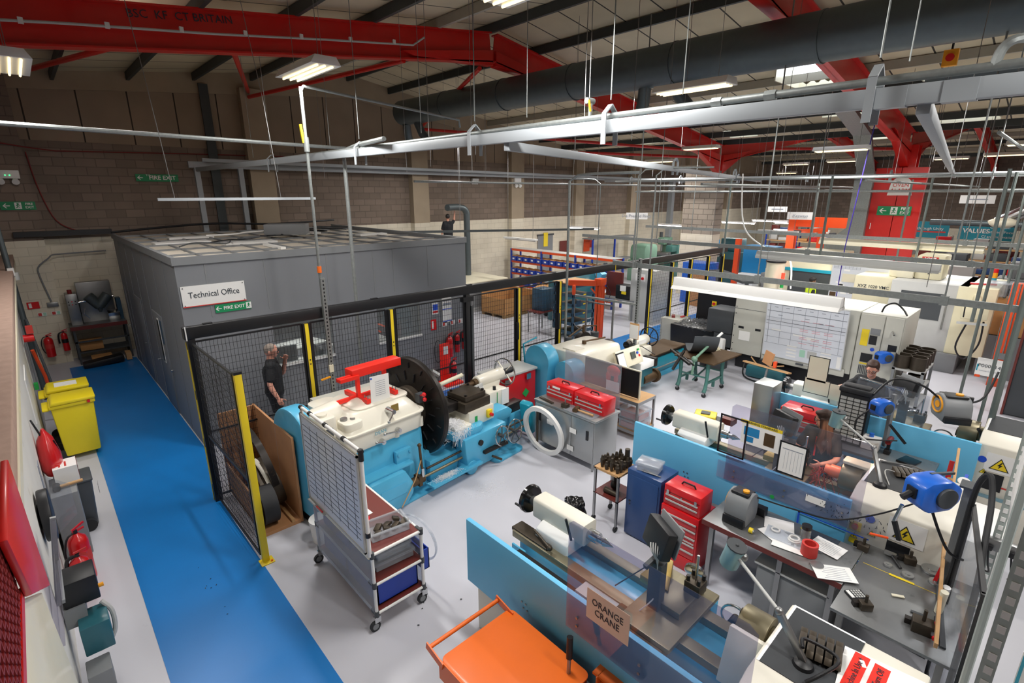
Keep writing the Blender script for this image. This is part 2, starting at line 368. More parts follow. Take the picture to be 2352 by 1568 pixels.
# ================= steel frame =================
def ibeam(s, a, b, h=.5, w=.24, t=.03, up=(0, 0, 1)):
    a = Vector(a); b = Vector(b); d = (b-a).normalized(); sd = d.cross(Vector(up)).normalized(); u = sd.cross(d)
    s.bar(a, b, t, h, up); s.bar(a+u*(h/2-t/2), b+u*(h/2-t/2), w, t, up); s.bar(a-u*(h/2-t/2), b-u*(h/2-t/2), w, t, up); return s
def portal(y, label, spans):
    t = thing('portal_frame', label, 'steel frame', (0, y, 0))
    for (xa, xb, hl, hr) in spans:
        up = xb > xa
        za, zb = roofz(xa)-.5, roofz(xb)-.5
        o = ibeam(S(), (xa, 0, za-.04), (xb, 0, zb-.04), .66).to('rafter', 'steel_red', t)
        d = 1.9 if xb > xa else -1.9
        for X, Z, s in ((xa, za, 1), (xb, zb, -1)):   # deepened haunch at either end
            m = roofz(X+s*2.6)-.5
            S().pri([(X, Z-.1), (X+s*2.6, m-.2), (X+s*2.3, m-.26), (X, Z-(.85 if abs(X-22) < 1 or X < 0 or abs(X-46) < 1.5 else .45))], 'y', -.12, .12).to('haunch', 'steel_red', t, .01)
    return t
p1 = portal(10.85, 'near red steel roof frame crossing over the grey office to the block column', [(-3.4, 9.35, 1, 1), (9.45, 21.9, 1, 1), (22.1, 34.5, 1, 1), (34.7, 46, 1, 1)])
p2 = portal(4.35, 'red steel roof frame standing on the red column with the alarm sign', [(-3.4, 9.35, 1, 1), (9.45, 21.8, 1, 1), (22.2, 34.5, 1, 1), (34.7, 46, 1, 1)])
p3 = portal(-2.2, 'red steel roof frame nearest the front wall', [(9.45, 21.8, 1, 1), (22.2, 34.5, 1, 1)])
text('BSC  KF  CT BRITAIN', p1, (2.6, -.03, 7.3), (1, 0, .125), (-.125, 0, 1), .17, 'ink')
c = S().tube([(-1, -.15, 6.62), (1, -.15, 6.88), (3, -.15, 7.1), (5, -.15, 7.36), (7, -.15, 7.6), (7.3, -.15, 7.8)], .02).to('conduit', 'grey_light', p1)
for x in range(8): S().box(x-.5, x-.44, -.17, -.12, 6.66+x*.126, 6.74+x*.126).to('conduit_clip', 'white', p1)
t = thing('steel_column', 'tall red steel column with green fire exit sign and alarm sign', 'column', (22, 4.35, 0))
ibeam(S(), (0, 0, 0), (0, 0, 6), .5, .62, .05, (1, 0, 0)).to('shaft', 'steel_red', t)
S().box(-.36, -.29, -.72, -.01, 0, 5.3).to('cover_panel', 'steel_red', t); S().box(-.36, -.29, .01, .72, 0, 5.3).to('cover_panel', 'steel_red', t); S().bar((-.38, .6, 3.3), (-.38, .6, 3.5), .02).to('handle', 'white', t)
S().pri(arc(0, 4.72, .3, 20, 160, 6)+[(-.34, 4.42), (.34, 4.42)], 'x', -.38, -.33).xf(Matrix.Translation((0, -.05, 0))).to('alarm_sign', 'white', t)
text('OVEN\nALARM', t, (-.385, -.05, 4.66), (0, -1, 0), (0, 0, 1), .17, 'ink_red', 'alarm_lettering')
def exit_sign(par, c, u, v, w, h, txt, man=0.5, size=None, arrow=-.4, tx=.2, name='sign_face'):
    u = Vector(u).normalized(); v = Vector(v).normalized(); v = (v-u*v.dot(u)).normalized(); n = u.cross(v); M = Matrix.Translation(c) @ Matrix((u, v, n)).transposed().to_4x4()
    S().box(-w/2, w/2, -h/2, h/2, 0, .006, M).to(name, 'green_sign', par)
    e = .28*h
    def P(L): return S().pri(L, 'z', .006, .009).xf(M)
    ax = arrow*w
    P([(ax-e*1.2, 0), (ax-.2*e, e), (ax+.2*e, e), (ax-.5*e, .18*e), (ax+e*1.2, .18*e), (ax+e*1.2, -.18*e), (ax-.5*e, -.18*e), (ax+.2*e, -e), (ax-.2*e, -e)]).to('arrow', 'white', par)
    if man is not None:
        mx = man*w; f = .4*h
        P([(mx-f*.8, -f), (mx+f*.8, -f), (mx+f*.8, f), (mx-f*.8, f)]).to('pictogram', 'white', par)
        q = S()
        for a, b, c2, d in ((-.1, .1, .35, .65), ): q.box((mx/h+a)*h, (mx/h+b)*h, c2*f, d*f*1.2, .009, .011)
        for a, b in (((0, .35), (-.1, -.2)), ((-.1, -.2), (.3, -.5)), ((-.1, -.2), (-.5, -.7)), ((0, .25), (.45, .1)), ((0, .25), (-.45, 0))): q.bar((mx+a[0]*f, a[1]*f, .01), (mx+b[0]*f, b[1]*f, .01), .2*f, .002)
        q.xf(M).to('running_figure', 'green_sign', par)
    text(txt, par, M @ Vector((tx*w, 0, .009)), u, v, size or h*.5, 'white', bold=.02)
exit_sign(t, (-.4, 0, 3.92), (0, -1, 0), (0, 0, 1), .95, .3, 'FIRE\nEXIT', 0, .13, -.33, .32)
t = thing('block_column', 'grey concrete block column with cream painted lower part', 'column', (22.2, 11.5, 0))
S().box(-.35, .35, -.75, .75, 0, 2.75).to('painted_base', 'block_cream_y', t); S().box(-.35, .35, -.75, .75, 2.75, 5.4).to('upper_blocks', 'block_pillar', t)
# galvanised cable riser beside the red column
t = thing('cable_riser', 'speckled galvanised cable riser curving up the roof beside the red column', 'duct', (21.6, 5.35, 0))
S().bar((0, 0, 1.2), (0, 0, 5.2), .3, .55, (0, 1, 0)).to('riser', 'galv', t); S().bar((0, 0, 5.1), (-1.6, -.1, 6.3), .5, .12).to('sloping_tray', 'galv', t); S().bar((-1.6, -.1, 6.3), (-5, -.2, 7.0), .5, .12).to('sloping_tray', 'galv', t)
S().pri([(0, 2.6), (.9, 2.4), (.9, 2.7), (.2, 3.4), (0, 3.4)], 'x', -.1, .1).to('bracket_plate', 'galv', t)
# wind bracing
for a, b, l in (((2.16, 10.85, 6.95), (.6, 18.3, 7.3), 'red tubular roof brace at the left below the red beam'), ((3.3, 10.85, 7.05), (5.9, 18.3, 7.5), 'short red roof brace dropping from the red beam to the pier'),
                ((5.9, 18.3, 7.35), (6.84, 10.85, 7.3), 'long red roof rod running from the first pier up to the red beam'), ((12.2, 18.3, 7.0), (9.0, 10.85, 7.45), 'red roof brace just left of the big round duct'),
                ((12.2, 18.3, 6.9), (20, 10.85, 6.1), 'red roof rod behind the grey crane beam'), ((17.4, 18.3, 6.4), (21.6, 10.85, 5.9), 'red roof rod meeting the block column'), ((22, 4.4, 5.3), (23.4, 4.4, 6.0), 'short red knee brace on the red column'), ((21.9, 4.4, 5.9), (22.6, 9, 6.2), 'red brace rising from the top of the red column')):
    tag(S().cyl(a, b, .055, n=10).to('roof_brace', 'steel_red'), l, 'steel brace')
# round extract duct
t = thing('extract_duct', 'large round grey spiral duct under the roof with branch stubs', 'duct', (10, 0, 6.9))
S().cyl((0, -7, -.1), (0, 16.1, .15), .38, n=32).to('main_duct', 'duct', t)
for y in (-2, 1, 3.4, 6, 8.6, 11, 13.6): S().cyl((0, y-.02, -.03+y*.011), (0, y+.02, -.03+y*.011), .395, n=32).to('joint_band', 'duct', t)
for y in (6.4, 15.6):
    for a in (-.35, .3): S().tube([(0, y+a, -.2), (.1, y+a*1.3, -.55), (.25, y+a*1.8, -.8)], .13, 14).to('branch_stub', 'duct', t)
# suspended crane runways
def hanger(s, x, y, z, h=.3):
    s.bar((x-.09, y, z-.14), (x-.09, y, z+.12), .05, .012, (1, 0, 0)).bar((x+.09, y, z-.14), (x+.09, y, z+.12), .05, .012, (1, 0, 0)).bar((x-.09, y, z+.12), (x, y, z+.2), .05, .012).bar((x+.09, y, z+.12), (x, y, z+.2), .05, .012); return s
def runway(name, label, x, y0, y1, z, h, w, hy, m='beam_grey'):
    t = thing(name, label, 'crane rail', (x, 0, z))
    b = S().bar((0, y0, 0), (0, y1, .1 if y1 > 18 else .04), w, h).to('rail', m, t, .006)
    for y in hy:
        hanger(S(), 0, y, 0).to('hanger', m, t); S().cyl((0, y, .24), (0, y, roofz(x)-z-.05), .006, n=6).to('drop_rod', 'galv', t)
    return t
t = runway('crane_runway', 'long grey suspended crane rail with air pipe on top across the hall', 4.1, .05, 18.2, 5.065, .115, .07, (1.05, 3.1, 5.05, 7.9, 11.8))
S().cyl((0.02, .1, .11), (0.02, 12.4, .11), .026).to('air_pipe', 'galv', t); S().tube(curve([(.02, .5, .11), (.02, .48, .2), (.05, .42, .24), (.3, .3, .25)], 4), .026).to('pipe_elbow', 'galv', t)
for y in (1.7, 2.1): S().cyl((.02, y-.04, .11), (.02, y+.04, .11), .036, n=6).to('pipe_coupling', 'galv', t)
S().cyl((.02, 3.35, .12), (.02, 3.35, .26), .02).cyl((-.04, 3.35, .26), (.06, 3.35, .26), .028).to('valve', 'galv', t); S().bar((-.04, 3.32, .26), (-.04, 3.3, .16), .014).to('valve_lever', 'amber', t)
for y in (.62, .95): S().box(-.04, .04, y-.08, y+.08, -.06, .06).to('splice_plate', 'beam_grey', t)
for y in (.9, 2.4, 4.2, 6.2, 9, 13): S().cyl((.02, y, .2), (.02, y, 2.6), .004, n=6).to('pipe_hanger_rod', 'galv', t)
t = runway('crane_runway', 'far grey crane rail hung level along the middle of the hall', 21, -1, 16, 5.02, .14, .09, (2, 4.5, 7, 9.5, 12, 14.5))
t = thing('crane_bridge', 'slim grey crane bridge running diagonally between the two crane rails', 'crane beam', (4.1, 4.5, 5.0))
S().bar((0, 0, 0), (17, 4.2, -.05), .07, .1).to('bridge_beam', 'beam_grey', t, .005); hanger(S(), 6.2, 1.53, 0).to('hanger', 'beam_grey', t); hanger(S(), 12.2, 3.0, 0).to('hanger', 'beam_grey', t)
t = thing('crane_bridge', 'wide flat grey crane bridge leaving the near rail towards the red column', 'crane beam', (4.1, .78, 5.0))
S().bar((0, 0, 0), (16.9, 2.1, -.02), .07, .09).to('bridge_beam', 'beam_grey', t, .005)
t = thing('wall_rail', 'grey steel rail on posts along the back wall above the office', 'steel rail', (0, 18.1, 5.3))
S().bar((3.9, 0, 0), (40, 0, -.1), .12, .18).to('rail', 'beam_grey', t, .005); S().bar((4.2, -.35, .12), (30, -.35, -.05), .08, .1).to('rail', 'beam_grey', t, .005)
for x in (4.1, 5.3): S().bar((x, 0, -5.3), (x, 0, 0), .14, .14).to('post', 'beam_grey', t)
for x in (30.2, 33.4, 36): S().bar((x, -.3, -5.3), (x, -.3, 0), .3, .3).to('post', 'beam_grey', t)
tag(S().bar((4.7, 18.5, 3.2), (4.7, 18.5, 7.6), .25, .06, (0, 1, 0)).to('cable_tray', 'purlin'), 'dark vertical cable tray on the block wall above the office', 'cable tray')
# pipes
def pipe(name, label, cat, pts, r, m='galv', smooth=0): return tag(S().tube(curve(pts, smooth) if smooth else pts, r).to(name, m), label, cat)
pipe('air_pipe', 'long galvanised pipe crossing level over the walkway towards the office', 'pipe', [(-.6, 8.95, 5.3), (4.6, 9.4, 5.28)], .03)
t = thing('air_drop', 'galvanised air drop pipe with yellow valve beside the slotted post', 'pipe', (3.28, 7.95, 0))
S().tube([(3.6, 1, 5.78), (3.5, .9, 5.9), (0.05, 0.02, 5.97), (0, 0, 5.9)], .022).to('branch_pipe', 'galv', t)
S().tube([(0, 0, 5.95), (0, 0, 2.6), (.03, 0, 2.5)], .024).to('drop_pipe', 'galv', t)
S().cyl((0, 0, 5.08), (0, 0, 5.28), .04).to('valve', 'galv', t); S().bar((-.04, 0, 5.2), (-.06, 0, 5.45), .03).to('valve_lever', 'yellow', t); S().cyl((0, 0, 3.3), (0, 0, 3.4), .034).to('collar', 'orange', t)
def riser(lab, x, y, z1, ex, ey, z0=.0, r=.02): return pipe('air_drop', lab, 'pipe', [(x, y, z0), (x, y, z1-.15), (x+ex*.12, y+ey*.12, z1-.03), (x+ex*.4, y+ey*.4, z1), (x+ex, y+ey, z1)], r)
riser('bare galvanised air drop bending towards the crane rail beside the red stand', 4.25, 8.78, 5.23, -.3, -1.9, 1.4, .034)
riser('galvanised air drop standing at the yellow fence post by the orange jib crane', 9.1, 7.9, 4.9, .3, -1.6, .8, .03)
riser('thin air drop behind the blue shelving', 12.4, 9.6, 4.9, -.6, 1.2, 1.6, .014)
riser('pair of bent pipes beside the slotted post, left one', 9.75, 6.55, 5, .5, -1, 2.9, .018)
riser('pair of bent pipes beside the slotted post, right one', 9.95, 6.25, 5, .5, -1, 2.9, .018)
# ================= technical office cabin =================
def slot(s, a, b, n, w, h, g, dirv=None):   # row of dark slots drawn as real raised punch marks
    a = Vector(a); b = Vector(b)
    for i in range(n):
        p = a.lerp(b, (i+.5)/n); q = a.lerp(b, (i+.5)/n+.5*g/n); s.bar(p, q, w, h)
    return s
t = thing('office_cabin', 'dark grey modular office cabin with flat tiled roof and sign', 'office', (1.72, 10.09, 0))
W, D, H = 6.1, 7.4, 3.4
f = S()
for a, b, z0, z1 in ((0, 1.42, 0, H), (1.42, 2.6, 0, 1.27), (1.42, 2.6, 2.2, H), (2.6, 3.62, 0, H), (3.62, 4.74, 0, 1.3), (3.62, 4.74, 2.2, H), (4.74, W, 0, H)): f.box(a, b, 0, .08, z0, z1)
f.to('front_wall', 'office_grey', t)
S().box(0, .08, .08, D, 0, H).to('side_wall', 'office_grey', t); S().box(W-.08, W, .08, D, 0, H).to('side_wall', 'office_grey', t); S().box(.08, W-.08, D-.08, D, 0, H).to('rear_wall', 'office_grey', t)
S().box(.08, W-.08, .08, D-.08, H-.35, H-.3).to('inner_ceiling', 'office_dark', t)
for x in (.45, 1.42, 2.6, 3.62, 4.1, 5.0): S().box(x-.012, x+.012, -.006, 0, 2.4, H-.05).to('panel_joint', 'grey_mid', t)
for y in (1.0, 2.1, 3.3, 4.4, 5.5, 6.5): S().box(-.006, 0, y-.012, y+.012, .05, H-.05).to('panel_joint', 'grey_mid', t)
S().box(-.03, .04, .041, D, H-.06, H+.07).box(-.03, W+.03, -.03, .04, H-.06, H+.07).box(W-.04, W+.03, .041, D, H-.06, H+.07).to('roof_edge_trim', 'grey_mid', t)
s = S().box(.04, W-.04, .04, D, H-.08, H-.03).to('roof_tiles', 'office_tile', t)
g = S()
for i in range(1, 10): g.box(.6*i-.02, .6*i+.02, .05, D, H-.03, H+.0)
for i in range(1, 7): g.box(.05, W-.05, 1.2*i-.02, 1.2*i+.02, H-.03, H+.005)
g.to('roof_grid', 'grey_mid', t)
for x, y, a, b in ((.35, 3.6, 1.1, .5), (1.5, 2.6, 1.1, .45), (.9, 5.2, 1, .35), (3.6, 4.6, .9, .4), (4.3, 5.4, .6, .35), (4.9, 3.0, .8, .3), (2.1, 1.0, .1, 1.1)): S().box(x, x+a, y, y+b, H-.02, H+.03).to('light_panel_back', 'white', t)
for x, z0, w in ((1.42, 1.27, 1.18), (3.62, 1.3, 1.12)):
    p = S().box(x, x+w, -.03, .02, z0-.05, z0).to('window_frame', 'white', t)
    S().box(x, x+w, .03, .036, z0, 2.2).to('window_pane', 'glass', p)
# door on the side with glazed slot and blue notice
d = S().box(-.02, .01, 2.1, 3.1, .02, 2.1).to('side_door', 'office_grey', t, .004)
S().box(-.03, -.018, 2.45, 2.62, 1.05, 2.0).to('door_glazing', 'white', d); S().box(-.034, -.03, 2.47, 2.6, 1.08, 1.97).to('door_pane', 'glass_dark', d)
S().box(-.028, -.02, 2.22, 2.38, 1.5, 2.0).to('notice', 'blue_steel', d); S().cyl((-.02, 3.0, 1.02), (-.09, 3.0, 1.02), .012).bar((-.08, 3.0, 1.02), (-.08, 2.87, 1.02), .015).to('handle', 'chrome', d)
S().cyl((-.005, 1.95, 1.0), (-.04, 1.95, 1.0), .03).to('lock', 'chrome', t)
for y0, y1 in ((4.6, 5.6), (7.0, 7.3)):
    d = S().box(-.012, .0, y0, y1, .02, 2.1).to('side_door', 'office_grey', t, .003); S().cyl((-.02, y0+.1, 1.02), (-.07, y0+.1, 1.02), .01).bar((-.07, y0+.1, 1.02), (-.07, y0+.24, 1.02), .015).to('handle', 'chrome', d)
t = thing('office_sign', 'white sign reading Technical Office on the grey cabin', 'sign', (2.25, 10.08, 2.8))
M0 = Matrix.Rotation(0, 4, 'Y')
S().box(-.5, .5, -.012, 0, -.18, .18).to('board', 'white', t); S().box(-.5, .5, -.016, -.012, -.18, -.165).to('red_line', 'ink_red', t); text('Technical Office', t, (0, -.014, .015), (1, 0, 0), (0, 0, 1), .15, 'ink', sx=.82)
for x in (-.47, .47):
    for z in (-.15, .15): S().cyl((x, -.012, z), (x, -.02, z), .01, n=8).to('screw', 'steel', t)
t = thing('exit_sign', 'green fire exit sign just below the Technical Office sign', 'sign', (2.52, 10.075, 2.53)); exit_sign(t, (0, 0, 0), (1, 0, 0), (0, 0, 1), .59, .14, 'FIRE EXIT', .43, .085, -.41, .02)
t = thing('exit_sign', 'green to fire exit sign high on the brown block wall', 'sign', (3.16, 18.575, 4.92)); exit_sign(t, (0, 0, -.0), (1, 0, 0), (0, 0, 1), 1.05, .2, 'FIRE EXIT', None, .16, -.4, .12); text('TO', t, (-.22, -.01, .07), (1, 0, 0), (0, 0, 1), .08, 'white')
t = thing('exit_sign', 'green fire exit sign with running figure on the far left pier', 'sign', (.03, 18.27, 4.19)); exit_sign(t, (0, 0, 0), (1, 0, 0), (0, 0, 1), .66, .2, 'FIRE\nEXIT', 0, .08, -.33, .32)
# notices on the cabin front
t = thing('notice', 'white and blue mandatory notice on the cabin right of its window', 'sign', (6.86, 10.075, 1.85)); S().box(-.09, .09, -.006, 0, -.14, .14).to('card', 'white', t); S().box(-.07, .07, -.008, -.006, -.04, .1).to('blue_block', 'blue_tape', t); S().box(-.07, .07, -.008, -.006, -.11, -.06).to('red_block', 'red', t)
t = thing('notice', 'tall white notice with blue lines beside the three extinguishers', 'sign', (7.2, 10.075, 1.78)); S().box(-.14, .14, -.006, 0, -.33, .33).to('card', 'white', t)
for z in (.0, -.3): S().box(-.14, .14, -.009, -.006, z, z+.02).to('line', 'blue_tape', t)
for z in (.1, .2): S().box(-.12, .12, -.009, -.006, z, z+.06).to('line', 'ink_soft', t)
t = thing('notice', 'small red fire action notice on the cabin under the blue one', 'sign', (6.8, 10.075, 1.46)); S().box(-.08, .08, -.006, 0, -.13, .13).to('card', 'red', t); S().box(-.06, -.01, -.008, -.006, -.09, .09).to('white_print', 'white', t)
for i, x in enumerate((7.12, 7.36, 7.6)):
    t = thing('notice', 'small white extinguisher label, %s of three on the cabin' % ('left', 'middle', 'right')[i], 'sign', (x, 10.075, 1.42)); S().box(-.07, .07, -.006, 0, -.055, .055).to('card', 'white', t); S().box(-.05, .0, -.008, -.006, -.04, .04).to('mark', 'ink_red', t)
def exting(label, loc, rz=0, r=.085, h=.52, hose=1, wall=1):
    t = thing('fire_extinguisher', label, 'extinguisher', loc, rz)
    S().rev([(0, 0), (r*.96, 0), (r, .02), (r, h*.76), (r*.85, h*.84), (r*.4, h*.9), (r*.28, h*.93), (0, h*.93)], n=18).to('cylinder', 'red_ext', t)
    S().cyl((0, 0, h*.9), (0, 0, h*.99), .022).to('valve', 'black', t); S().bar((-.03, 0, h), (.1, 0, h*1.08), .02).bar((-.03, 0, h*.96), (.09, 0, h*.98), .02).to('handle', 'red_ext', t)
    S().box(-r*.7, r*.7, -r-.002, -r*.7, h*.35, h*.62).to('label_band', 'white', t) if 0 else S().rev([(r+.001, h*.4), (r+.0015, h*.4), (r+.0015, h*.6), (r+.001, h*.6)], n=18).to('label_band', 'ink_red' if hose else 'black', t)
    if hose: S().tube(curve([(-.02, 0, h*.95), (-.1, -.02, h*.9), (-.15, -.02, h*.6), (-.12, -.02, h*.25), (-.06, -.03, .08)], 4), .012).to('hose', 'black', t)
    else: S().tube(curve([(0, 0, h*.95), (-.09, -.01, h*.9), (-.12, -.01, h*.7), (-.12, -.01, h*.4)], 4), .02).to('hose_horn', 'black', t)
    if wall: S().box(-.03, .03, r-.02, r+.05, h*.6, h*.8).to('wall_bracket', 'grey_dark', t)
    return t
exting('largest red extinguisher, left of the three hung on the cabin', (7.16, 9.95, .62), 0, .085, .55); exting('slim red extinguisher, middle of the three hung on the cabin', (7.4, 9.96, .68), 0, .062, .5, 0); exting('slim red extinguisher, right of the three hung on the cabin', (7.62, 9.97, .72), 0, .062, .48, 0)
t = thing('extinguisher_stand', 'red metal stand with hose behind the black mesh fence', 'stand', (7.0, 9.75, 0)); S().box(-.18, .14, .14, .17, 0.05, 1.0).to('back_plate', 'red_bright', t, .01); S().rb((0, 0, .03), (.5, .42, .06)).to('base', 'red_bright', t, .01); S().box(-.08, .06, .13, .14, .72, .92).to('label_card', 'white', t)
S().tube([(.1*math.cos(a/3)-.26, .1, .85+.28*math.sin(a/3)) for a in range(3, 17)], .008).to('cable', 'black', t)
exting('red extinguisher standing on the red stand behind the fence', (7.08, 9.7, .06), 0, .075, .55, 0, 0)
exting('larger red extinguisher with hose on the cream wall at the far left', (-.06, 18.1, .28), 0, .1, .58); exting('slim extinguisher beside the mixer bench on the cream wall', (.28, 18.18, .36), 0, .07, .55, 0)
t = thing('notice', 'red fire action sign on the cream wall above the two extinguishers', 'sign', (-.17, 18.28, 1.66)); S().box(-.12, .12, -.008, 0, -.09, .09).to('card', 'red', t); S().box(-.09, -.03, -.01, -.008, -.06, .06).to('white_print', 'white', t)
for x, l in ((-.04, 'left'), (.24, 'right')): t = thing('notice', 'little extinguisher label, %s one on the cream wall' % l, 'sign', (x, 18.28, 1.4)); S().box(-.09, .09, -.006, 0, -.05, .05).to('card', 'white', t); S().box(-.08, -.01, -.008, -.006, -.04, .04).to('mark', 'ink_red', t); S().box(.02, .08, -.008, -.006, -.04, .04).to('mark', 'ink_green', t)
t = thing('cable_conduit', 'grey conduit dropping to a twin switch on the cream wall', 'conduit', (0, 18.25, 0)); S().tube(curve([(1.6, 0.2, 2.95), (.7, .2, 2.93), (.45, .15, 2.92), (.35, -.0, 2.85), (.12, -.0, 2.65), (.1, 0, 2.4), (.2, 0, 1.72)], 4), .018).to('pipe', 'grey_mid', t); S().box(.1, .33, -.03, .03, 1.58, 1.7).to('switch_box', 'steel', t, .01)
t = thing('emergency_light', 'white twin spot emergency light on the far left pier', 'light', (-.02, 18.25, 4.9)); S().box(-.22, .22, -.06, .04, -.06, .14).to('case', 'white', t, .01)
for x in (-.15, .12): S().cyl((x, -.02, -.1), (x, -.1, -.14), .06, .075).to('spot', 'white', t); S().sph((x*.3, -.065, .02), .012).to('indicator', 'glow_green', t)
pipe('fire_alarm_cable', 'thin red cable running along the brown wall to the black trunking', 'cable', [(-.2, 18.25, 5.7), (.4, 18.25, 5.6), (1, 18.55, 5.55), (4, 18.55, 5.62), (9, 18.55, 5.7)], .014, 'red_dark')
pipe('fire_alarm_cable', 'red cable dropping down the brown wall beside the fire exit sign', 'cable', curve([(.42, 18.54, 5.5), (.5, 18.54, 4.6), (.7, 18.54, 3.8), (1.1, 18.54, 3.5)], 5), .014, 'red_dark')
tag(S().box(-.2, 1.8, 18.14, 18.28, 3.42, 3.55).to('cable_trunking', 'black'), 'black trunking along the cream and brown wall joint at the left', 'trunking')
tag(S().tube(curve([(1.7, 17.4, 3.5), (4, 17.6, 3.62), (6, 17.6, 3.55), (8, 17.7, 3.6)], 6), .03).to('cable_bundle', 'black'), 'black cable bundle sagging above the far edge of the cabin roof', 'cable')
t = thing('roof_duct_box', 'grey metal box unit lying on the cabin roof', 'vent unit', (5.0, 13.9, 3.47)); S().rb((0, 0, .14), (1.0, .6, .26), (0, 0, -30)).to('case', 'grey_mid', t, .02); S().tube(curve([(-.5, .2, .1), (-.9, .3, .08), (-1.3, .1, .06), (-1.8, .3, .05)], 5), .02).to('flex', 'white', t)
for i in range(7): tag(S().tube(curve([(2.2+i*.7, 12+i*.6, 3.48), (2.6+i*.7, 12.5+i*.3, 3.5), (3.1+i*.6, 12.2+i*.7, 3.48), (3.4+i*.7, 13+i*.4, 3.48)], 5), .014).to('loose_cable', 'black' if i % 2 else 'grey_dark'), 'thin loose cable straggling over the cabin roof tiles', 'cable', 'loose cables on the cabin roof')
# office interior seen through the windows
t = thing('desk', 'pale desk inside the cabin behind its left window', 'desk', (3.9, 11.6, 0)); S().box(-.7, .7, -.4, .4, .7, .74).to('top', 'white', t)
for x in (-.65, .6):
    for y in (-.35, .3): S().box(x, x+.05, y, y+.05, 0, .7).to('leg', 'grey_mid', t)
copy(t, 'pale desk deeper inside the cabin with papers', (4.6, 13.2, 0), 12); t = copy(t, 'pale desk inside the cabin behind its right window', (6.0, 12.2, 0), 0)
tag(S().box(-.3, .3, -.02, .02, 0, .4).to('computer_monitor', 'black'), 'black monitor on the pale desk inside the cabin', 'monitor', loc=(3.8, 11.7, .76)); tag(S().box(-.25, .25, -.18, .18, 0, .02).to('paper_stack', 'paper'), 'white papers on the deeper desk inside the cabin', 'paper', loc=(4.6, 13.2, .745))
S().box(2.6, 3.2, 1.9, 3.1, H-.37, H-.35).to('added_light_panel', 'tube_on', bpy.data.objects['office_cabin']); area(4.6, 12.6, 3.0, .6, 1.2, 22)  # lamp and its panel added to light the cabin inside
for i in range(4): tag(S().box(0, .03, 0, .9, 0, .03).to('rack_bar', 'orange_deep'), 'orange bar of the rack seen through the right window', 'rack bar', 'orange bars inside the cabin', loc=(5.75+.12*i, 11.2, .95+.12*i))
# ================= black mesh fence =================
FY = 8.1
def meshpanel(n, par, a, b, z0, z1, mid=1.12, step=.05, sv=.1, m='black', r=.0021, nm=None):   # welded mesh infill between two uprights
    a = Vector(a); b = Vector(b); l = (b-a).length; d = (b-a).normalized(); s = S(); N = int(l/step)
    for i in range(1, N): p = a+d*(l*i/N); s.bar((p.x, p.y, z0), (p.x, p.y, z1), r*2, r*2, d)
    K = int((z1-z0)/sv)
    for k in range(1, K): z = z0+(z1-z0)*k/K; s.bar((a.x, a.y, z), (b.x, b.y, z), r*2)
    o = s.to('wire_mesh', m, par)
    for z in (z0, mid, z1):
        if z: S().bar((a.x, a.y, z), (b.x, b.y, z), .025).to('rail', 'black', par)
    for p in (a, b): S().bar((p.x, p.y, z0), (p.x, p.y, z1), .03).to('stile', 'black', par)
t = thing('fence_beam', 'long black top beam of the sliding gate fence', 'beam', (0, FY, 2.64)); S().box(1.34, 17.6, -.06, .05, -.085, .085).to('beam', 'black', t, .008); S().box(11.17, 11.19, -.065, -.06, -.09, .09).to('joint_mark', 'yellow', t); S().box(1.36, 1.375, -.066, -.06, -.1, .1).to('end_strip', 'white', t)
for x in (1.6, 4.2, 6.3, 8.8): S().box(x, x+.12, -.02, .04, .085, .1).to('clip', 'black', t)
PX_ = [3.02, 4.55, 7.71, 9.06, 12.94, 14.12, 15.23, 16.36, 17.4]
nms = ['yellow fence post in front of the cabin window with the desk', 'yellow fence post between the two cabin windows', 'yellow fence post with black lock in front of the cardboard box', 'yellow fence post beside the orange jib crane', 'first yellow fence post right of the jib crane', 'second yellow fence post right of the jib crane', 'third yellow fence post right of the jib crane', 'fourth yellow fence post right of the jib crane', 'last yellow fence post at the far right end of the fence']
for x, l in zip(PX_, nms):
    t = thing('fence_post', l, 'post', (x, FY, 0)); S().box(-.03, .03, -.05, .01, .01, 2.5).to('post', 'yellow', t, .004); S().box(-.07, .07, -.09, .05, 0, .012).to('foot_plate', 'yellow', t)
    S().box(-.06, -.032, -.05, .03, .05, 2.5).to('hinge_stile', 'black', t); S().box(.032, .06, -.05, .03, .05, 2.5).to('hinge_stile', 'black', t)
    if x == 7.71 or x == 9.06: S().box(-.1, -.04, -.1, .0, 1.35, 1.75).to('lock_case', 'black', t, .02)
    S().rb((0, -.052, 1.9), (.02, .004, .02)).rb((0, -.052, 1.83), (.02, .004, .02)).to('bolt', 'black', t)
for a, b, l in ((1.45, 2.95, 'black mesh fence panel in front of the standing man'), (3.1, 4.45, 'black mesh fence panel behind the large lathe headstock'), (4.65, 6.2, 'black mesh fence panel behind the faceplate'), (6.36, 7.62, 'black mesh gate panel left of the lock post'), (7.8, 8.98, 'black mesh fence panel in front of the cardboard box'), (13.0, 14.05, 'narrow black mesh panel, first right of the jib crane'), (14.2, 15.15, 'narrow black mesh panel, second right of the jib crane'), (15.3, 16.3, 'narrow black mesh panel, third right of the jib crane'), (16.45, 17.3, 'narrow black mesh panel, last at the far right')):
    t = thing('mesh_fence', l, 'fence', (0, 0, 0)); meshpanel(0, t, (a, FY, 0), (b, FY, 0), .08, 2.5)
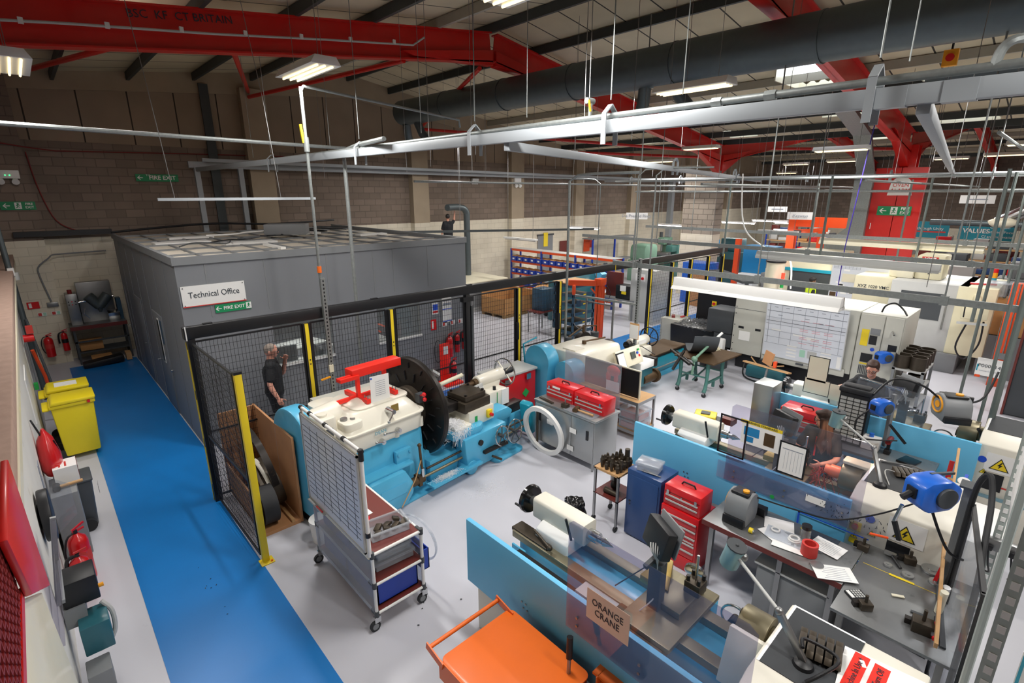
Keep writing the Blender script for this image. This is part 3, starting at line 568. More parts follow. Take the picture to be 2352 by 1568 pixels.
t = thing('gate_leaf', 'dark grey steel gate post with latch bar behind the lathe', 'gate', (6.28, FY, 0)); S().box(-.05, .05, -.05, .05, 0, 2.55).to('upright', 'black', t, .005); S().box(.09, .14, -.04, .04, .1, 2.3).to('latch_bar', 'grey_dark', t); S().box(-.12, .14, -.06, .06, 2.4, 2.5).to('top_bracket', 'black', t); S().box(-.6, .5, -.03, .05, .06, .14).to('foot_rail', 'black', t)
t = thing('mesh_fence', 'black mesh side panel hiding the plywood crate, end on to the walkway', 'fence', (0, 0, 0)); meshpanel(0, t, (1.45, 6.28, 0), (1.42, 7.98, 0), .06, 2.5)
t = thing('fence_post', 'big yellow corner post at the near end of the mesh beside the walkway', 'post', (1.47, 6.18, 0)); S().box(-.035, .045, -.03, .03, .01, 2.52).to('post', 'yellow', t, .004); S().box(-.04, .05, -.035, .035, 2.52, 2.55).to('cap', 'black', t); S().box(-.07, .09, -.09, .06, 0, .012).to('foot_plate', 'yellow', t, .003); S().cyl((.06, -.06, .01), (.06, -.06, .03), .014, n=6).to('bolt', 'orange', t)
t = thing('fence_post', 'black fence post with yellow hazard strips at the cabin corner', 'post', (1.42, 8.1, 0)); S().box(-.05, .05, -.05, .05, 0, 2.55).to('post', 'black', t)
for z in (.3, 1.05, 1.8): S().box(-.056, -.05, -.02, .02, z, z+.6).to('hazard_strip', 'yellow', t)
S().box(-.058, -.05, .035, .05, 0, 2.5).to('edge_strip', 'yellow', t)
t = thing('slotted_post', 'tall slotted galvanised post behind the large lathe', 'post', (3.29, 7.9, 0)); S().box(-.035, .035, -.02, .02, 0, 3.22).to('channel', 'galv', t); s = S()
for k in range(52): s.box(-.01, .01, -.023, -.02, .1+k*.06, .13+k*.06)
s.to('slots', 'black', t); S().box(-.05, .02, -.05, -.02, 1.68, 1.8).to('tag_card', 'cream', t); S().bar((-.04, -.03, 1.6), (-.2, -.03, 1.58), .025).to('yellow_handle', 'amber', t)
# ================= plywood crate with rings =================
t = thing('plywood_crate', 'open plywood crate standing behind the black mesh side panel', 'crate', (1.62, 6.68, 0))
S().box(0, .5, 0, 1.6, .0, .05).to('base', 'plywood', t); S().box(.5, .53, -.02, 1.6, .02, 1.32).to('side_board', 'plywood', t); S().box(0, .53, 1.58, 1.61, .02, 1.3).to('end_board', 'plywood', t); S().box(0, .02, 0, 1.58, .02, .5).to('side_board', 'plywood', t)
S().box(.38, .42, 0, .4, .05, .09).to('batten', 'wood', t)
tag(S().ring((0, 0, 0), .56, .03, (1, 0, .16), n=48, sq=(.018, .045)).to('steel_ring', 'oily'), 'tallest dark steel ring leaning inside the plywood crate', 'ring', loc=(1.93, 7.55, .64))
tag(S().ring((0, 0, 0), .36, .03, (1, 0, .2), n=40, sq=(.014, .06)).to('steel_ring', 'dark_steel'), 'smaller deep steel ring leaning in the crate before the tall one', 'ring', loc=(1.98, 7.35, .44))
tag(S().ring((0, 0, 0), .35, .03, (1, 0, .2), n=40, sq=(.012, .03)).to('steel_ring', 'off_white'), 'thin pale ring leaning against the smaller dark ring', 'ring', loc=(1.9, 7.37, .44))
tag(S().cyl((0, 0, 0), (.2, 0, 0), .27, n=32).cyl((-.004, 0, 0), (0, 0, 0), .2, n=32).to('rubber_drum', 'rubber'), 'black rubber drum lying at the front of the plywood crate', 'drum', loc=(1.67, 6.95, .32))
tag(S().pri([(0, 0), (.4, 0), (.0, .55)], 'x', -.005, .005).to('paper_sheet', 'paper'), 'white sheet slipped behind the drum in the crate', 'paper', loc=(1.72, 7.3, .06))
# ================= left wall group =================
def bin2(lab, x, y, col, rz):
    t = thing('wheelie_bin', lab, 'bin', (x, y, 0), rz)
    S().pri([(-.24, .08), (.24, .08), (.29, 1.0), (-.29, 1.0)], 'y', -.24, .24).to('body', col, t, .03); S().pri([(-.15, .2), (.15, .2), (.19, .75), (-.19, .75)], 'y', -.246, -.24).to('front_panel', col, t, .004)
    S().box(-.31, .31, -.27, .27, .98, 1.04).to('rim', col, t, .015); l = S().pri([(-.31, 1.04), (.3, 1.04), (.26, 1.11), (-.33, 1.1)], 'y', -.29, .29).to('lid', col, t, .025); S().box(.3, .4, -.24, .24, .96, 1.0).to('grip', col, t, .02)
    for y_ in (-.2, .2): S().cyl((.27, y_-.03, .1), (.27, y_+.03, .1), .1, n=20).to('wheel', 'rubber', t)
    return t, l
t, l = bin2('nearer yellow wheelie bin with red tag standing on the walkway edge', .06, 11.42, 'yellow_bin', 180)
S().box(-.24, -.2, .22, .3, 1.0, 1.04).to('tag', 'red', t)
t, l = bin2('farther yellow wheelie bin with white label on its lid', .04, 12.2, 'yellow_bin', 180); S().rb((.0, 0, 1.11), (.32, .26, .01), (0, -1.5, 0)).to('lid_label', 'paper', l)
t = thing('mixer_bench', 'dark steel bench under the stainless mixer by the cream wall', 'bench', (1.05, 18.05, 0)); S().box(-.62, .62, -.35, .35, 1.02, 1.06).to('top', 'steel', t); S().box(-.62, .62, -.36, -.35, .96, 1.06).to('front_edge', 'maroon', t)
for x in (-.58, .56):
    for y in (-.32, .3): S().box(x, x+.05, y, y+.05, 0, 1.02).to('leg', 'grey_dark', t)
S().box(-.58, .6, -.3, .3, .3, .33).to('shelf', 'grey_dark', t); S().box(-.58, .6, -.32, -.28, .6, .64).to('cross_rail', 'grey_dark', t)
t = thing('powder_mixer', 'stainless machine with V shaped drum and red light', 'mixer', (1.05, 18.1, 1.06))
S().box(-.3, .45, .05, .3, 0, 1.1).to('cabinet', 'steel', t, .01); S().box(-.56, -.32, -.2, .25, 0, .85).to('control_box', 'steel', t, .01); S().cyl((-.45, -.05, .85), (-.45, -.05, .95), .05).to('red_lamp', 'red_dark', t)
for z in (.65, .57): 
    for x in (-.52, -.45, -.38): S().cyl((x, -.2, z), (x, -.215, z), .015, n=8).to('button', 'red' if x == -.45 else 'black', t)
S().cyl((-.1, -.15, .75), (.12, -.15, .45), .13).cyl((.34, -.15, .75), (.1, -.15, .45), .13).cyl((.11, -.15, .5), (.11, -.15, .28), .1, .03).to('v_drum', 'duct', t); S().cyl((-.32, -.12, .6), (-.08, -.12, .62), .03).cyl((.32, -.12, .66), (.46, -.12, .68), .03).to('shaft', 'chrome', t); S().rb((.38, -.15, .15), (.26, .2, .25), (18, 0, 0)).to('guard_box', 'chrome', t, .01)
S().tube(curve([(-.2, -.2, .45), (-.25, -.22, .3), (-.15, -.2, .15)], 4), .01).to('lever', 'chrome', t); S().box(.5, .6, -.1, .2, 0, .6).to('side_box', 'blue_steel', t)
tag(S().rb((0, 0, .14), (.5, .35, .26)).to('cardboard_box', 'cardboard', bev=.005), 'brown cardboard box on the shelf under the mixer bench', 'box', loc=(.8, 18.0, .34)); tag(S().rb((0, 0, .1), (.45, .3, .2)).to('cardboard_box', 'cardboard'), 'cardboard box on the floor below the mixer bench', 'box', loc=(.95, 17.7, .0))
tag(S().rb((0, 0, .1), (.9, .35, .18), (0, -6, 0)).to('cable_cover', 'black', bev=.05), 'black folded cover lying on the floor before the mixer bench', 'cover', loc=(.95, 17.35, .0)); tag(S().rb((0, 0, .12), (.12, .3, .2)).to('wood_block', 'wood'), 'small stack of wood beside the black cover', 'wood', loc=(1.52, 17.5, 0))
WL = -.4
t = thing('drawstring_bag', 'red drawstring bag hanging on the left wall', 'bag', (-.3, 8.5, 1.1))
S().rev([(.03, .5), (.06, .46), (.15, .36), (.22, .15), (.22, 0), (.14, -.12), (0, -.16)], sc=(.55, 1), n=18).to('pouch', 'red_ext', t); S().tube(curve([(-.02, -.05, .4), (-.08, -.02, .65), (-.03, .05, .4)], 6), .01).to('cord', 'black', t); S().tube(curve([(.08, -.08, .35), (.11, -.02, .1), (.06, .06, -.1)], 5), .008).to('cord', 'black', t)
tag(S().cyl((0, 0, 0), (.08, 0, 0), .25, n=28).cyl((-.02, 0, 0), (0, 0, 0), .12).to('wall_disc', 'black', bev=.01), 'black round rubber disc fixed flat on the left wall', 'disc', loc=(-.38, 6.15, 1.55))
tag(S().box(0, .012, -.5, .5, -.35, .35).to('wall_board', 'white'), 'smooth white board fixed on the left wall above the bins', 'board', loc=(-.4, 10.6, 1.5)); tag(S().box(0, .012, -.5, .5, -.35, .35).to('wall_board', 'grey_light'), 'grey white board on the left wall beyond the bins', 'board', loc=(-.4, 13.2, 1.4))
tag(S().box(0, .006, -.1, .1, -.2, .2).to('wall_poster', 'ink_soft'), 'small faded poster on the left wall below the bag', 'poster', loc=(-.4, 7.9, 1.2))
t = thing('tall_conduit', 'grey vertical conduit with junction at the far end of the left wall', 'conduit', (-.3, 14.5, 0)); S().cyl((0, 0, .2), (-.1, 0, 5.6), .05).to('pipe', 'duct', t); S().cyl((0, 0, 2.8), (0, 0, 2.95), .075).to('joint', 'grey_light', t); S().box(-.08, .02, -.1, .0, 2.9, 3.05).to('white_box', 'white', t)
t = thing('alarm_sounder', 'red fire alarm sounder on the left wall', 'alarm', (-.32, 12.9, 1.9)); S().cyl((-.05, 0, 0), (.1, 0, 0), .07).to('body', 'red', t); S().rb((.06, 0, .16), (.1, .12, .14)).to('beacon', 'ink_red', t)
tag(S().tube([(-.3, 13.2, 1.6), (-.22, 13.4, 1.0), (-.18, 13.6, .01)], .03).to('orange_tool', 'orange_deep'), 'orange handled tool leaning on the left wall', 'tool'); tag(S().tube([(-.3, 14.4, 2), (-.1, 13.9, .02)], .025).to('steel_bar', 'grey_dark'), 'dark bar leaning against the far left wall', 'bar'); tag(S().rb((0, 0, 0), (.06, .1, .12)).to('green_box', 'green'), 'tiny green box on the left wall above the yellow bins', 'box', loc=(-.36, 12.6, 1.05))
t = thing('waste_bin', 'grey waste bin with white label near the left wall', 'bin', (-.14, 8.75, 0)); S().pri([(-.15, 0), (.15, 0), (.19, .72), (-.19, .72)], 'y', -.22, .22).to('body', 'grey_dark', t, .04); S().box(-.2, .2, -.23, .23, .7, .74).to('rim', 'grey_dark', t, .02); S().box(.165, .2, -.16, .16, .4, .64).xf(Matrix.Rotation(-.05, 4, 'Y')).to('label_card', 'white', t); text('S\nONLY', t, (.24, 0, .5), (0, 1, 0), (.05, 0, 1), .09, 'ink'); S().cyl((.05, -.24, .09), (.05, -.3, .09), .09).to('wheel', 'rubber', t)
tag(S().rb((0, 0, .45), (.26, .6, .9)).to('cupboard', 'grey_mid', bev=.01), 'small grey cupboard against the left wall holding a white box', 'cupboard', loc=(-.24, 8.2, 0)); t = thing('carton', 'white and red carton on the small cupboard', 'box', (-.18, 8.36, .905)); S().rb((0, 0, .11), (.24, .3, .22)).to('box', 'paper', t); S().box(.121, .124, -.15, .15, 0, .22).to('red_side', 'red_dark', t); S().box(-.06, -.04, -.1, .1, .22, .222).box(.0, .02, -.1, .06, .22, .222).to('red_print', 'ink_red', t)
t = thing('mallet', 'wooden handled mallet lying on the carton ledge', 'mallet', (-.2, 8.1, .905)); S().cyl((-.1, 0, .03), (.16, .02, .03), .02).to('handle', 'wood', t); S().cyl((-.1, -.06, .03), (-.1, .06, .03), .04).to('head', 'black', t)
exting('taller red foam extinguisher on the floor by the left wall', (-.22, 7.35, 0.0), 20, .1, .68, 1, 0); exting('front red extinguisher with white label by the left wall', (-.24, 6.95, 0), -20, .095, .6, 0, 0)
t = thing('acrylic_shield', 'bent clear acrylic shield sticking out of the left wall', 'shield', (-.38, 7.5, .9)); S().pri([(0, -.3), (.22, -.1), (.22, .3), (0, .5)], 'y', 0, .006).to('sheet', 'acrylic', t)
t = thing('heater_unit', 'black box heater on a bracket low on the left wall', 'heater', (-.24, 5.75, .95)); S().rb((0, 0, 0), (.26, .3, .26)).to('case', 'black', t, .01); S().cyl((.13, -.1, -.03), (.17, -.1, -.03), .02).to('knob', 'amber', t); s = S()
for k in range(9): s.box(-.12, -.03, .155, .17, -.11+k*.025, -.1+k*.025)
s.to('vent_slats', 'grey_light', t); S().rb((-.07, 0, -.22), (.16, .34, .2)).to('bracket', 'grey_mid', t)
t = thing('compressor_box', 'dark green box with grey hose on the left wall', 'box', (-.2, 5.55, .55)); S().rb((0, 0, 0), (.22, .3, .3)).to('case', 'teal_dark', t, .01); S().tube(curve([(.08, .1, .2), (.14, .05, .08), (.12, 0, -.12), (0, -.05, -.2), (-.08, 0, -.1)], 5), .02).to('hose', 'grey_light', t)
tag(S().rb((0, 0, 0), (.18, .24, .26)).to('control_box', 'grey_mid', bev=.01), 'small grey metal box under the dark green one', 'box', loc=(-.24, 5.3, .22)); t = thing('flat_screen', 'grey flat panel clamped on the left wall near the heater', 'panel', (-.33, 5.1, 1.45)); S().rb((0, 0, 0), (.03, .6, .8), (0, 8, 0)).to('panel', 'acrylic_smoke', t); S().rb((.02, 0, 0), (.02, .64, .03), (0, 8, 0)).to('clamp', 'grey_mid', t); S().rb((0, .31, 0), (.04, .03, .84), (0, 8, 0)).to('edge', 'steel', t)
# red guard frame on the wall top close to the camera
t = thing('red_guard', 'red framed mesh guard on top of the left wall at the near edge', 'guard', (-.3, 0, 0)); S().pri([(3.42, 3.22), (3.63, 2.32), (2.83, 2.79), (2.6, 3.2)], 'x', .0, .03).to('end_frame', 'steel_red', t, .008); S().box(-.06, .0, 1.0, 2.85, 2.78, 2.83).to('bottom_rail', 'steel_red', t)
s = S()
for k in range(34): s.bar((-.01, .8+k*.06, 2.83), (-.01, .8+k*.06, 3.5), .012); 
for k in range(14): s.bar((-.01, .8, 2.85+k*.05), (-.01, 2.8, 2.85+k*.05), .012)
s.to('mesh', 'red_dark', t); S().box(-.06, -.04, .8, 2.8, 2.83, 3.5).to('back_panel', 'red_dark', t)
tag(S().pri([(2.83, 2.78), (3.63, 2.3), (4.1, 1.2), (1, 1.2), (1, 2.77)], 'x', -.42, -.31).to('wall_capping', 'cream', bev=.01), 'cream beam capping the left wall below the red guard', 'beam')
# ================= large faceplate lathe =================
def rr(a, b, c, d, r=.1, n=4):   # rounded rectangle outline
    return arc(b-r, d-r, r, 0, 90, n)+arc(a+r, d-r, r, 90, 180, n)+arc(a+r, c+r, r, 180, 270, n)+arc(b-r, c+r, r, 270, 360, n)
def loft(s, a, za, b, zb, top=1):
    n = len(a); vs = [(p[0], p[1], za) for p in a]+[(p[0], p[1], zb) for p in b]
    return s._add(vs, [(i, (i+1) % n, n+(i+1) % n, n+i) for i in range(n)]+[tuple(range(n-1, -1, -1)), tuple(range(n, 2*n))])
def wheel(par, name, c, R, ax, m='chrome', sp=5, r=.012, hub=.03, hm='grey_dark', handle=1):
    d = Vector(ax).normalized(); u = d.orthogonal().normalized(); v = d.cross(u); c = Vector(c)
    o = S().ring(c, R, r, ax, 28, 8).to(name, m, par); s = S()
    for i in range(sp): a = 2*PI*i/sp; s.bar(c, c+(u*math.cos(a)+v*math.sin(a))*R, r*1.6, r)
    s.cyl(c-d*.03, c+d*.03, hub, n=12).to('hub', hm, o)
    if handle: S().cyl(c+u*R, c+u*R-d*.08 if handle > 0 else c+u*R+d*.08, .012).to('handle', m, o)
    return o
def scraps(n, x0, x1, y0, y1, z, h, l=.03, w=.004, seed=1, hump=1):
    r = random.Random(seed); s = S()
    for i in range(n):
        u, v = r.gauss(0, .36), r.gauss(0, .36); u = max(-1, min(1, u)); v = max(-1, min(1, v))
        x = (x0+x1)/2+u*(x1-x0)/2; y = (y0+y1)/2+v*(y1-y0)/2; zz = z+h*max(0, 1-u*u-v*v)*r.random() if hump else z+r.random()*h
        a = r.random()*6.28; t = r.uniform(-.5, .5); k = l*r.uniform(.5, 1.5); zz += abs(math.sin(t))*k/2+w/2
        s.bar((x-math.cos(a)*k/2, y-math.sin(a)*k/2, zz-math.sin(t)*k/2), (x+math.cos(a)*k/2, y+math.sin(a)*k/2, zz+math.sin(t)*k/2), w, w*.7)
    return s
t = thing('faceplate_lathe', 'large blue and white lathe with huge dark faceplate covered in white chips', 'lathe', (3.37, 6.04, 0), 5.6)
S().pri(rr(-1.0, 1.75, -.03, 1.2, .15), 'z', .0, .05).to('base_plinth', 'blue_lathe', t, .01); S().pri(rr(1.85, 2.6, -.22, .9, .12), 'z', .0, .05).to('base_plinth', 'blue_lathe', t, .01)
h = loft(S(), rr(-.92, .66, .14, 1.15, .12), .05, rr(-.9, .62, .18, 1.1, .1), 1.07).to('headstock_base', 'blue_lathe', t, .015)
S().box(.02, .3, .08, .16, .55, .85).to('cover_plate', 'blue_lathe', h, .02)
for x in (.06, .26):
    for z in (.6, .8): S().cyl((x, .08, z), (x, .06, z), .025, n=8).to('bolt', 'blue_lathe', h)
S().pri([(-.55, .05), (.05, .05), (.18, .2), (.18, .38), (.05, .62), (-.55, .62)], 'y', -.1, .16).to('gearbox', 'blue_lathe', t, .05); S().box(-.4, .05, -.11, -.1, .28, .45).to('gearbox_plate', 'blue_lathe', t)
S().pri([(-.6, .0), (.25, .0), (.25, .62), (-.6, .62)], 'z', .62, .66).xf(Matrix.Translation((0, -.02, 0))).to('gearbox_lid', 'blue_lathe', t, .01)
# headstock casting
hd = loft(S(), rr(-.72, .6, .14, 1.12, .12), 1.06, rr(-.74, .62, .12, 1.14, .14), 1.34).to('headstock', 'cast_white', t, .02)
loft(S(), rr(-.74, .62, .12, 1.14, .14), 1.34, rr(-.5, .45, .3, 1.05, .14), 1.56).to('headstock_upper', 'cast_white', hd, .02)
S().pri(rr(-.77, .65, .09, 1.17, .15), 'z', 1.325, 1.35).to('flange', 'cast_white', hd, .006)
S().pri(rr(-.42, .52, .32, 1.05, .13), 'z', 1.55, 1.585).to('lid', 'cast_white', hd, .01); S().pri(rr(-.75, -.35, .75, 1.15, .12), 'z', 1.52, 1.58).to('lid', 'cast_white', hd, .01)
S().sph((-.2, .62, 1.5), .24, (1, .9, .55)).to('bulge', 'cast_white', hd); S().cyl((-.95, .72, 1.42), (-.5, .72, 1.42), .2, .24, 20).to('spindle_housing', 'cast_white', hd)
S().pri(rr(-.98, -.72, .3, .62, .07), 'z', 1.25, 1.62).to('motor_housing', 'cast_white', hd, .03); S().cyl((-.86, .46, 1.62), (-.86, .46, 1.65), .07).to('cap', 'cast_white', hd); S().box(-.92, -.8, .29, .3, 1.3, 1.48).to('dark_plate', 'grey_dark', hd, .01)
S().pri(rr(-.68, -.4, .16, .46, .08), 'z', 1.36, 1.5).to('valve_block', 'cast_white', hd, .03); S().cyl((-.6, .36, 1.5), (-.6, .36, 1.53), .05).cyl((-.5, .3, 1.5), (-.5, .3, 1.52), .035).to('cap', 'steel', hd)
for x, y in ((.1, .16), (.58, .2), (.6, .6)): S().cyl((x, y, 1.06), (x, y, 1.2), .045, n=12).to('bolt_boss', 'cast_white', hd)
S().box(.08, .2, .2, .22, 1.4, 1.54).xf(Matrix.Identity(4)).to('data_plate', 'brass', hd); text('DEAN', hd, (-.2, .1, 1.26), (1, 0, 0), (0, 0, 1), .07, 'teal')
for x, z, dx, dz in ((.02, 1.5, -.12, -.1), (.1, 1.18, -.28, .06), (-.18, 1.1, -.14, .06)): S().cyl((x, .22 if z > 1.4 else .13, z), (x, .06, z), .045, .035, 14).to('lever_boss', 'chrome', hd); S().tube([(x, .07, z), (x+dx, .03, z+dz)], .012).sph((x+dx, .03, z+dz), .022, n=8).to('lever', 'chrome', hd)
S().rb((.68, .3, 1.46), (.12, .1, .14)).to('lever_block', 'grey_dark', hd); S().bar((.66, .3, 1.5), (.62, .14, 1.56), .02).sph((.62, .13, 1.57), .035, n=8).sph((.7, .22, 1.44), .035, n=8).to('red_knob', 'red', hd)
# end guard
S().pri([(.42, .12), (1.42, .12)]+arc(.92, 1.24, .5, 0, 180, 14, .42), 'x', -1.12, -.86).to('end_guard', 'blue_lathe', t, .03); S().box(-1.1, -.9, .5, 1.35, 0, .12).to('end_guard_foot', 'black', t)
# faceplate
f = S().rev([(0, 0), (.8, 0), (.82, .02), (.82, .08), (.8, .1), (0, .1)], (.8, .7, 1.16), (1, 0, 0), 64).to('faceplate', 'oily', t); S().rev([(.34, -.12), (.36, -.1), (.36, 0), (.2, 0)], (.8, .7, 1.16), (1, 0, 0), 40).cyl((.55, .7, 1.16), (.8, .7, 1.16), .22, n=32).to('hub', 'dark_steel', f)
s = S()
for k in range(14):
    a = 2*PI*k/14
    for r0, r1 in ((.45, .6), (.66, .75)): s.bar((.795, .7+r0*math.cos(a+r0), 1.16+r0*math.sin(a+r0)), (.795, .7+r1*math.cos(a+r0), 1.16+r1*math.sin(a+r0)), .012, .035, (1, 0, 0))
s.to('slots', 'black', f)
# bed, carriage
S().box(.66, 3.05, .3, .95, .05, .5).to('bed', 'blue_lathe', t, .02); b = S()
for y in (.28, .82): b.box(1.0, 3.08, y, y+.2, .5, .68)
b.to('bed_ways', 'oily', t, .01); S().box(.66, 1.6, .12, .34, .05, .42).to('bed_skirt', 'blue_lathe', t, .02)
S().pri([(1.05, .9), (1.75, .9), (1.75, 0), (1.6, -.08), (1.05, -.02)], 'z', .66, .78).to('saddle', 'blue_lathe', t, .02); S().pri(rr(1.25, 2.2, -.1, .14, .06), 'y', 0, 1) if 0 else None
S().pri([(1.25, .18), (1.4, .06), (1.85, .06), (2.2, .35), (2.2, .66), (1.2, .66)], 'y', -.12, .14).to('apron', 'blue_lathe', t, .03); S().pri([(1.7, .55), (2.55, .55), (2.62, .68), (2.5, .78), (1.7, .78)], 'y', .1, .9).to('saddle_wing', 'blue_lathe', t, .03)
S().pri(rr(1.15, 1.5, .0, .8, .05), 'z', .78, .82).to('slideway_cover', 'cast_white', t, .01); S().box(1.5, 2.1, .08, .62, .7, .98).to('compound_housing', 'cast_white', t, .02)
S().box(1.45, 2.05, .12, .66, .96, 1.14).to('compound_slide', 'dark_steel', t, .015); S().box(1.5, 1.98, .16, .62, 1.14, 1.24).to('toolpost_block', 'dark_steel', t, .015); S().box(1.22, 1.5, .3, .62, 1.0, 1.14).to('toolholder', 'oily', t, .01)
for x in (1.54, 1.94):
    for y in (.2, .56): S().cyl((x, y, 1.24), (x, y, 1.27), .025, n=6).to('bolt', 'oily', t)
S().box(1.9, 2.0, .02, .08, .78, .92).to('stop_button_box', 'yellow', t, .008); S().cyl((1.95, .02, .84), (1.95, -.03, .84), .03).to('stop_button', 'red', t)
S().box(1.63, 1.69, .076, .08, .77, .88).to('green_print', 'green', t)
wheel(t, 'handwheel', (2.0, -.2, .48), .17, (.1, -1, .15)); wheel(t, 'handwheel', (2.38, -.16, .42), .21, (.1, -1, .15)); S().cyl((2.0, -.2, .48), (2.0, .1, .5), .03).cyl((2.38, -.16, .42), (2.38, .1, .44), .03).to('wheel_shaft', 'dark_steel', t)
S().cyl((1.55, -.12, .5), (1.55, -.15, .5), .05).to('cap', 'oily', t); S().bar((1.6, -.14, .3), (2.1, -.22, .34), .09, .05).to('control_bar', 'oily', t, .01); S().tube([(1.75, -.2, .2), (1.9, -.28, .1)], .022).to('lever', 'dark_steel', t)
S().cyl((.2, .0, .3), (3.0, .0, .32), .022).to('leadscrew', 'gold_steel', t); S().cyl((.5, -.0, .42), (3.0, .02, .44), .018).to('feed_rod', 'dark_steel', t); S().cyl((.18, 0, .3), (.42, 0, .3), .07, n=14).to('coupling', 'rusty', t); S().box(.3, .36, -.07, .07, .22, .38).to('lug', 'rusty', t)
S().cyl((.38, -.05, .36), (.36, -.03, .86), .02).sph((.36, -.03, .88), .032, n=8).to('start_lever', 'rusty', t); S().cyl((.38, -.05, .36), (.38, -.05, .5), .03).to('lever_socket', 'chrome', t); S().tube([(.36, -.05, .64), (.2, -.1, .4), (-.1, -.15, .1)], .008).to('string', 'wood', t)
S().pri([(2.95, .1), (3.1, .1), (3.12, .45), (3.02, .75), (2.9, .7), (2.95, .4)], 'y', -.06, .2).to('end_bracket', 'teal', t, .03); S().box(2.7, 3.15, .25, 1.0, .1, .5).to('bed_end', 'blue_lathe', t, .03)
S().cyl((1.35, -.14, .12), (1.35, .1, .12), .12, n=20).to('clutch_boss', 'blue_lathe', t, .01)
p = S().pri([(.45, -.22), (1.5, -.22), (1.6, -.02), (.45, -.02)], 'z', .17, .18).to('chip_tray', 'blue_lathe', t); S().bar((.45, -.22, .19), (1.5, -.22, .19), .012, .035).bar((.45, -.22, .19), (.45, -.02, .19), .012, .035).to('rim', 'blue_lathe', p)
# tailstock
ts = S().pri([(2.2, .68), (2.85, .68), (2.8, 1.0), (2.3, 1.02)], 'y', .38, .95).to('tailstock', 'cast_white', t, .04); S().cyl((2.28, .7, 1.16), (2.95, .7, 1.16), .11, .12, 24).to('barrel', 'cast_white', ts, .01); S().pri([(2.35, .95), (2.8, .95), (2.85, 1.1), (2.35, 1.1)], 'y', .6, .8).to('neck', 'cast_white', ts, .03)
S().cyl((1.9, .7, 1.16), (2.28, .7, 1.16), .045).cyl((2.2, .7, 1.16), (2.28, .7, 1.16), .075).to('quill', 'rusty', ts); S().cyl((2.95, .7, 1.16), (3.25, .7, 1.16), .06).to('screw_end', 'black', ts); wheel(ts, 'handwheel', (3.06, .7, 1.16), .26, (1, 0, 0), 'chrome', 4, .015, .05, 'cast_white')
for y in (.45, .75): S().cyl((2.5, y, 1.0), (2.5, y, 1.08), .03).to('clamp_bolt', 'black', ts)
S().box(2.62, 2.8, .36, .38, .7, 1.0).to('hanging_paper', 'paper', ts); S().bar((2.5, .375, .7), (2.5, .375, .98), .01).to('oil_line', 'green', ts)
S().rb((2.12, .5, 1.1), (.3, .05, .2), (-12, 0, 8)).to('digital_readout', 'grey_light', t, .01); S().rb((2.07, .47, 1.11), (.13, .02, .13), (-12, 0, 8)).to('readout_screen', 'black', t); s = S()
for i in range(4):
    for k in range(3): s.rb((2.17+i*.025, .475+i*.003, 1.06+k*.035), (.016, .02, .02), (-12, 0, 8))
s.to('keypad', 'white', t)
S().tube([(1.3, 1.15, .7), (1.2, 1.15, 1.0), (1.5, 1.1, 1.36)], .012).cyl((1.45, 1.12, 1.4), (1.6, 1.08, 1.38), .025).to('lamp_arm', 'chrome', t); S().cyl((1.55, 1.1, 1.46), (1.66, 1.06, 1.36), .07, .08, 16).to('work_lamp', 'chrome', t)
S().cyl((1.75, 1.1, 1.16), (2.3, 1.1, 1.2), .04).to('white_tube', 'cream', t); S().rb((1.35, .8, .92), (.2, .16, .2)).to('rear_toolpost', 'steel', t, .01); S().bar((1.4, .75, 1.02), (1.9, .7, 1.06), .012).to('tool_bar', 'chrome', t)
o = scraps(1500, .95, 1.5, -.1, .5, .8, .11, .035, .005, seed=3).to('white_chips', 'swarf_white', t); o['kind'] = 'stuff'
o = scraps(900, .48, 1.15, -.2, .0, .185, .035, .02, .003, 4).to('white_chips', 'swarf_white', t); o['kind'] = 'stuff'
o = scraps(500, .85, 1.3, .1, .4, .6, .1, .04, .004, 5).to('white_chips', 'swarf_white', t); o['kind'] = 'stuff'
s = S(); r = random.Random(9)
for i in range(70):
    x = min(1.5, max(1.0, r.gauss(1.2, .12))); s.tube([(x, -.05+r.uniform(-.03, .1), .84), (x+r.uniform(-.03, .03), -.06, .8-r.random()*.06), (x+r.uniform(-.04, .04), -.07, .78-r.random()**2*.24)], .002, 5)
o = s.to('hanging_chips', 'swarf_white', t); o['kind'] = 'stuff'
o = scraps(260, 4.0, 5.2, 5.2, 5.85, .001, .002, .014, .003, 12, 0).to('floor_chips', 'swarf_white'); tag(o, 'white plastic chips scattered on the grey floor before the large lathe', 'chips', kind='stuff')
# red cradle on the headstock
t = thing('tool_stand', 'bright red steel stand with a pinned sheet on top of the lathe headstock', 'stand', (3.37, 6.04, 1.585), 5.6)
S().pri([(-.1, .3), (.1, .3), (.1, .42), (-.1, .42)], 'x', -.34, .5).xf(Matrix.Translation((.05, .66, .08))).to('top_beam', 'red_bright', t, .006)
for y in (-.07, .0): S().bar((-.5, .62+y, .4), (-.2, .62+y, .4), .05).to('square_tube', 'red_bright', t)
for x in (-.16, .3): S().bar((x, .66, .02), (x, .66, .4), .05).to('upright', 'red_bright', t)
S().bar((-.16, .4, .04), (-.16, 1.0, .04), .06).bar((.32, .4, .04), (.32, 1.0, .04), .06).bar((-.5, .7, .04), (.1, .7, .04), .05).to('foot', 'red_bright', t)
for x in (-.16, .32):
    for y in (.42, .5): S().cyl((x, y, 0), (x, y, .12), .008, n=6).to('stud', 'steel', t)
q = S().pri([(-.12, -.02), (.2, -.06), (.2, .38), (-.12, .4)], 'y', .4, .404).to('pinned_sheet', 'paper', t); s = S()
for k in range(8): s.box(-.04, .13, .397, .399, .3-k*.03, .305-k*.03)
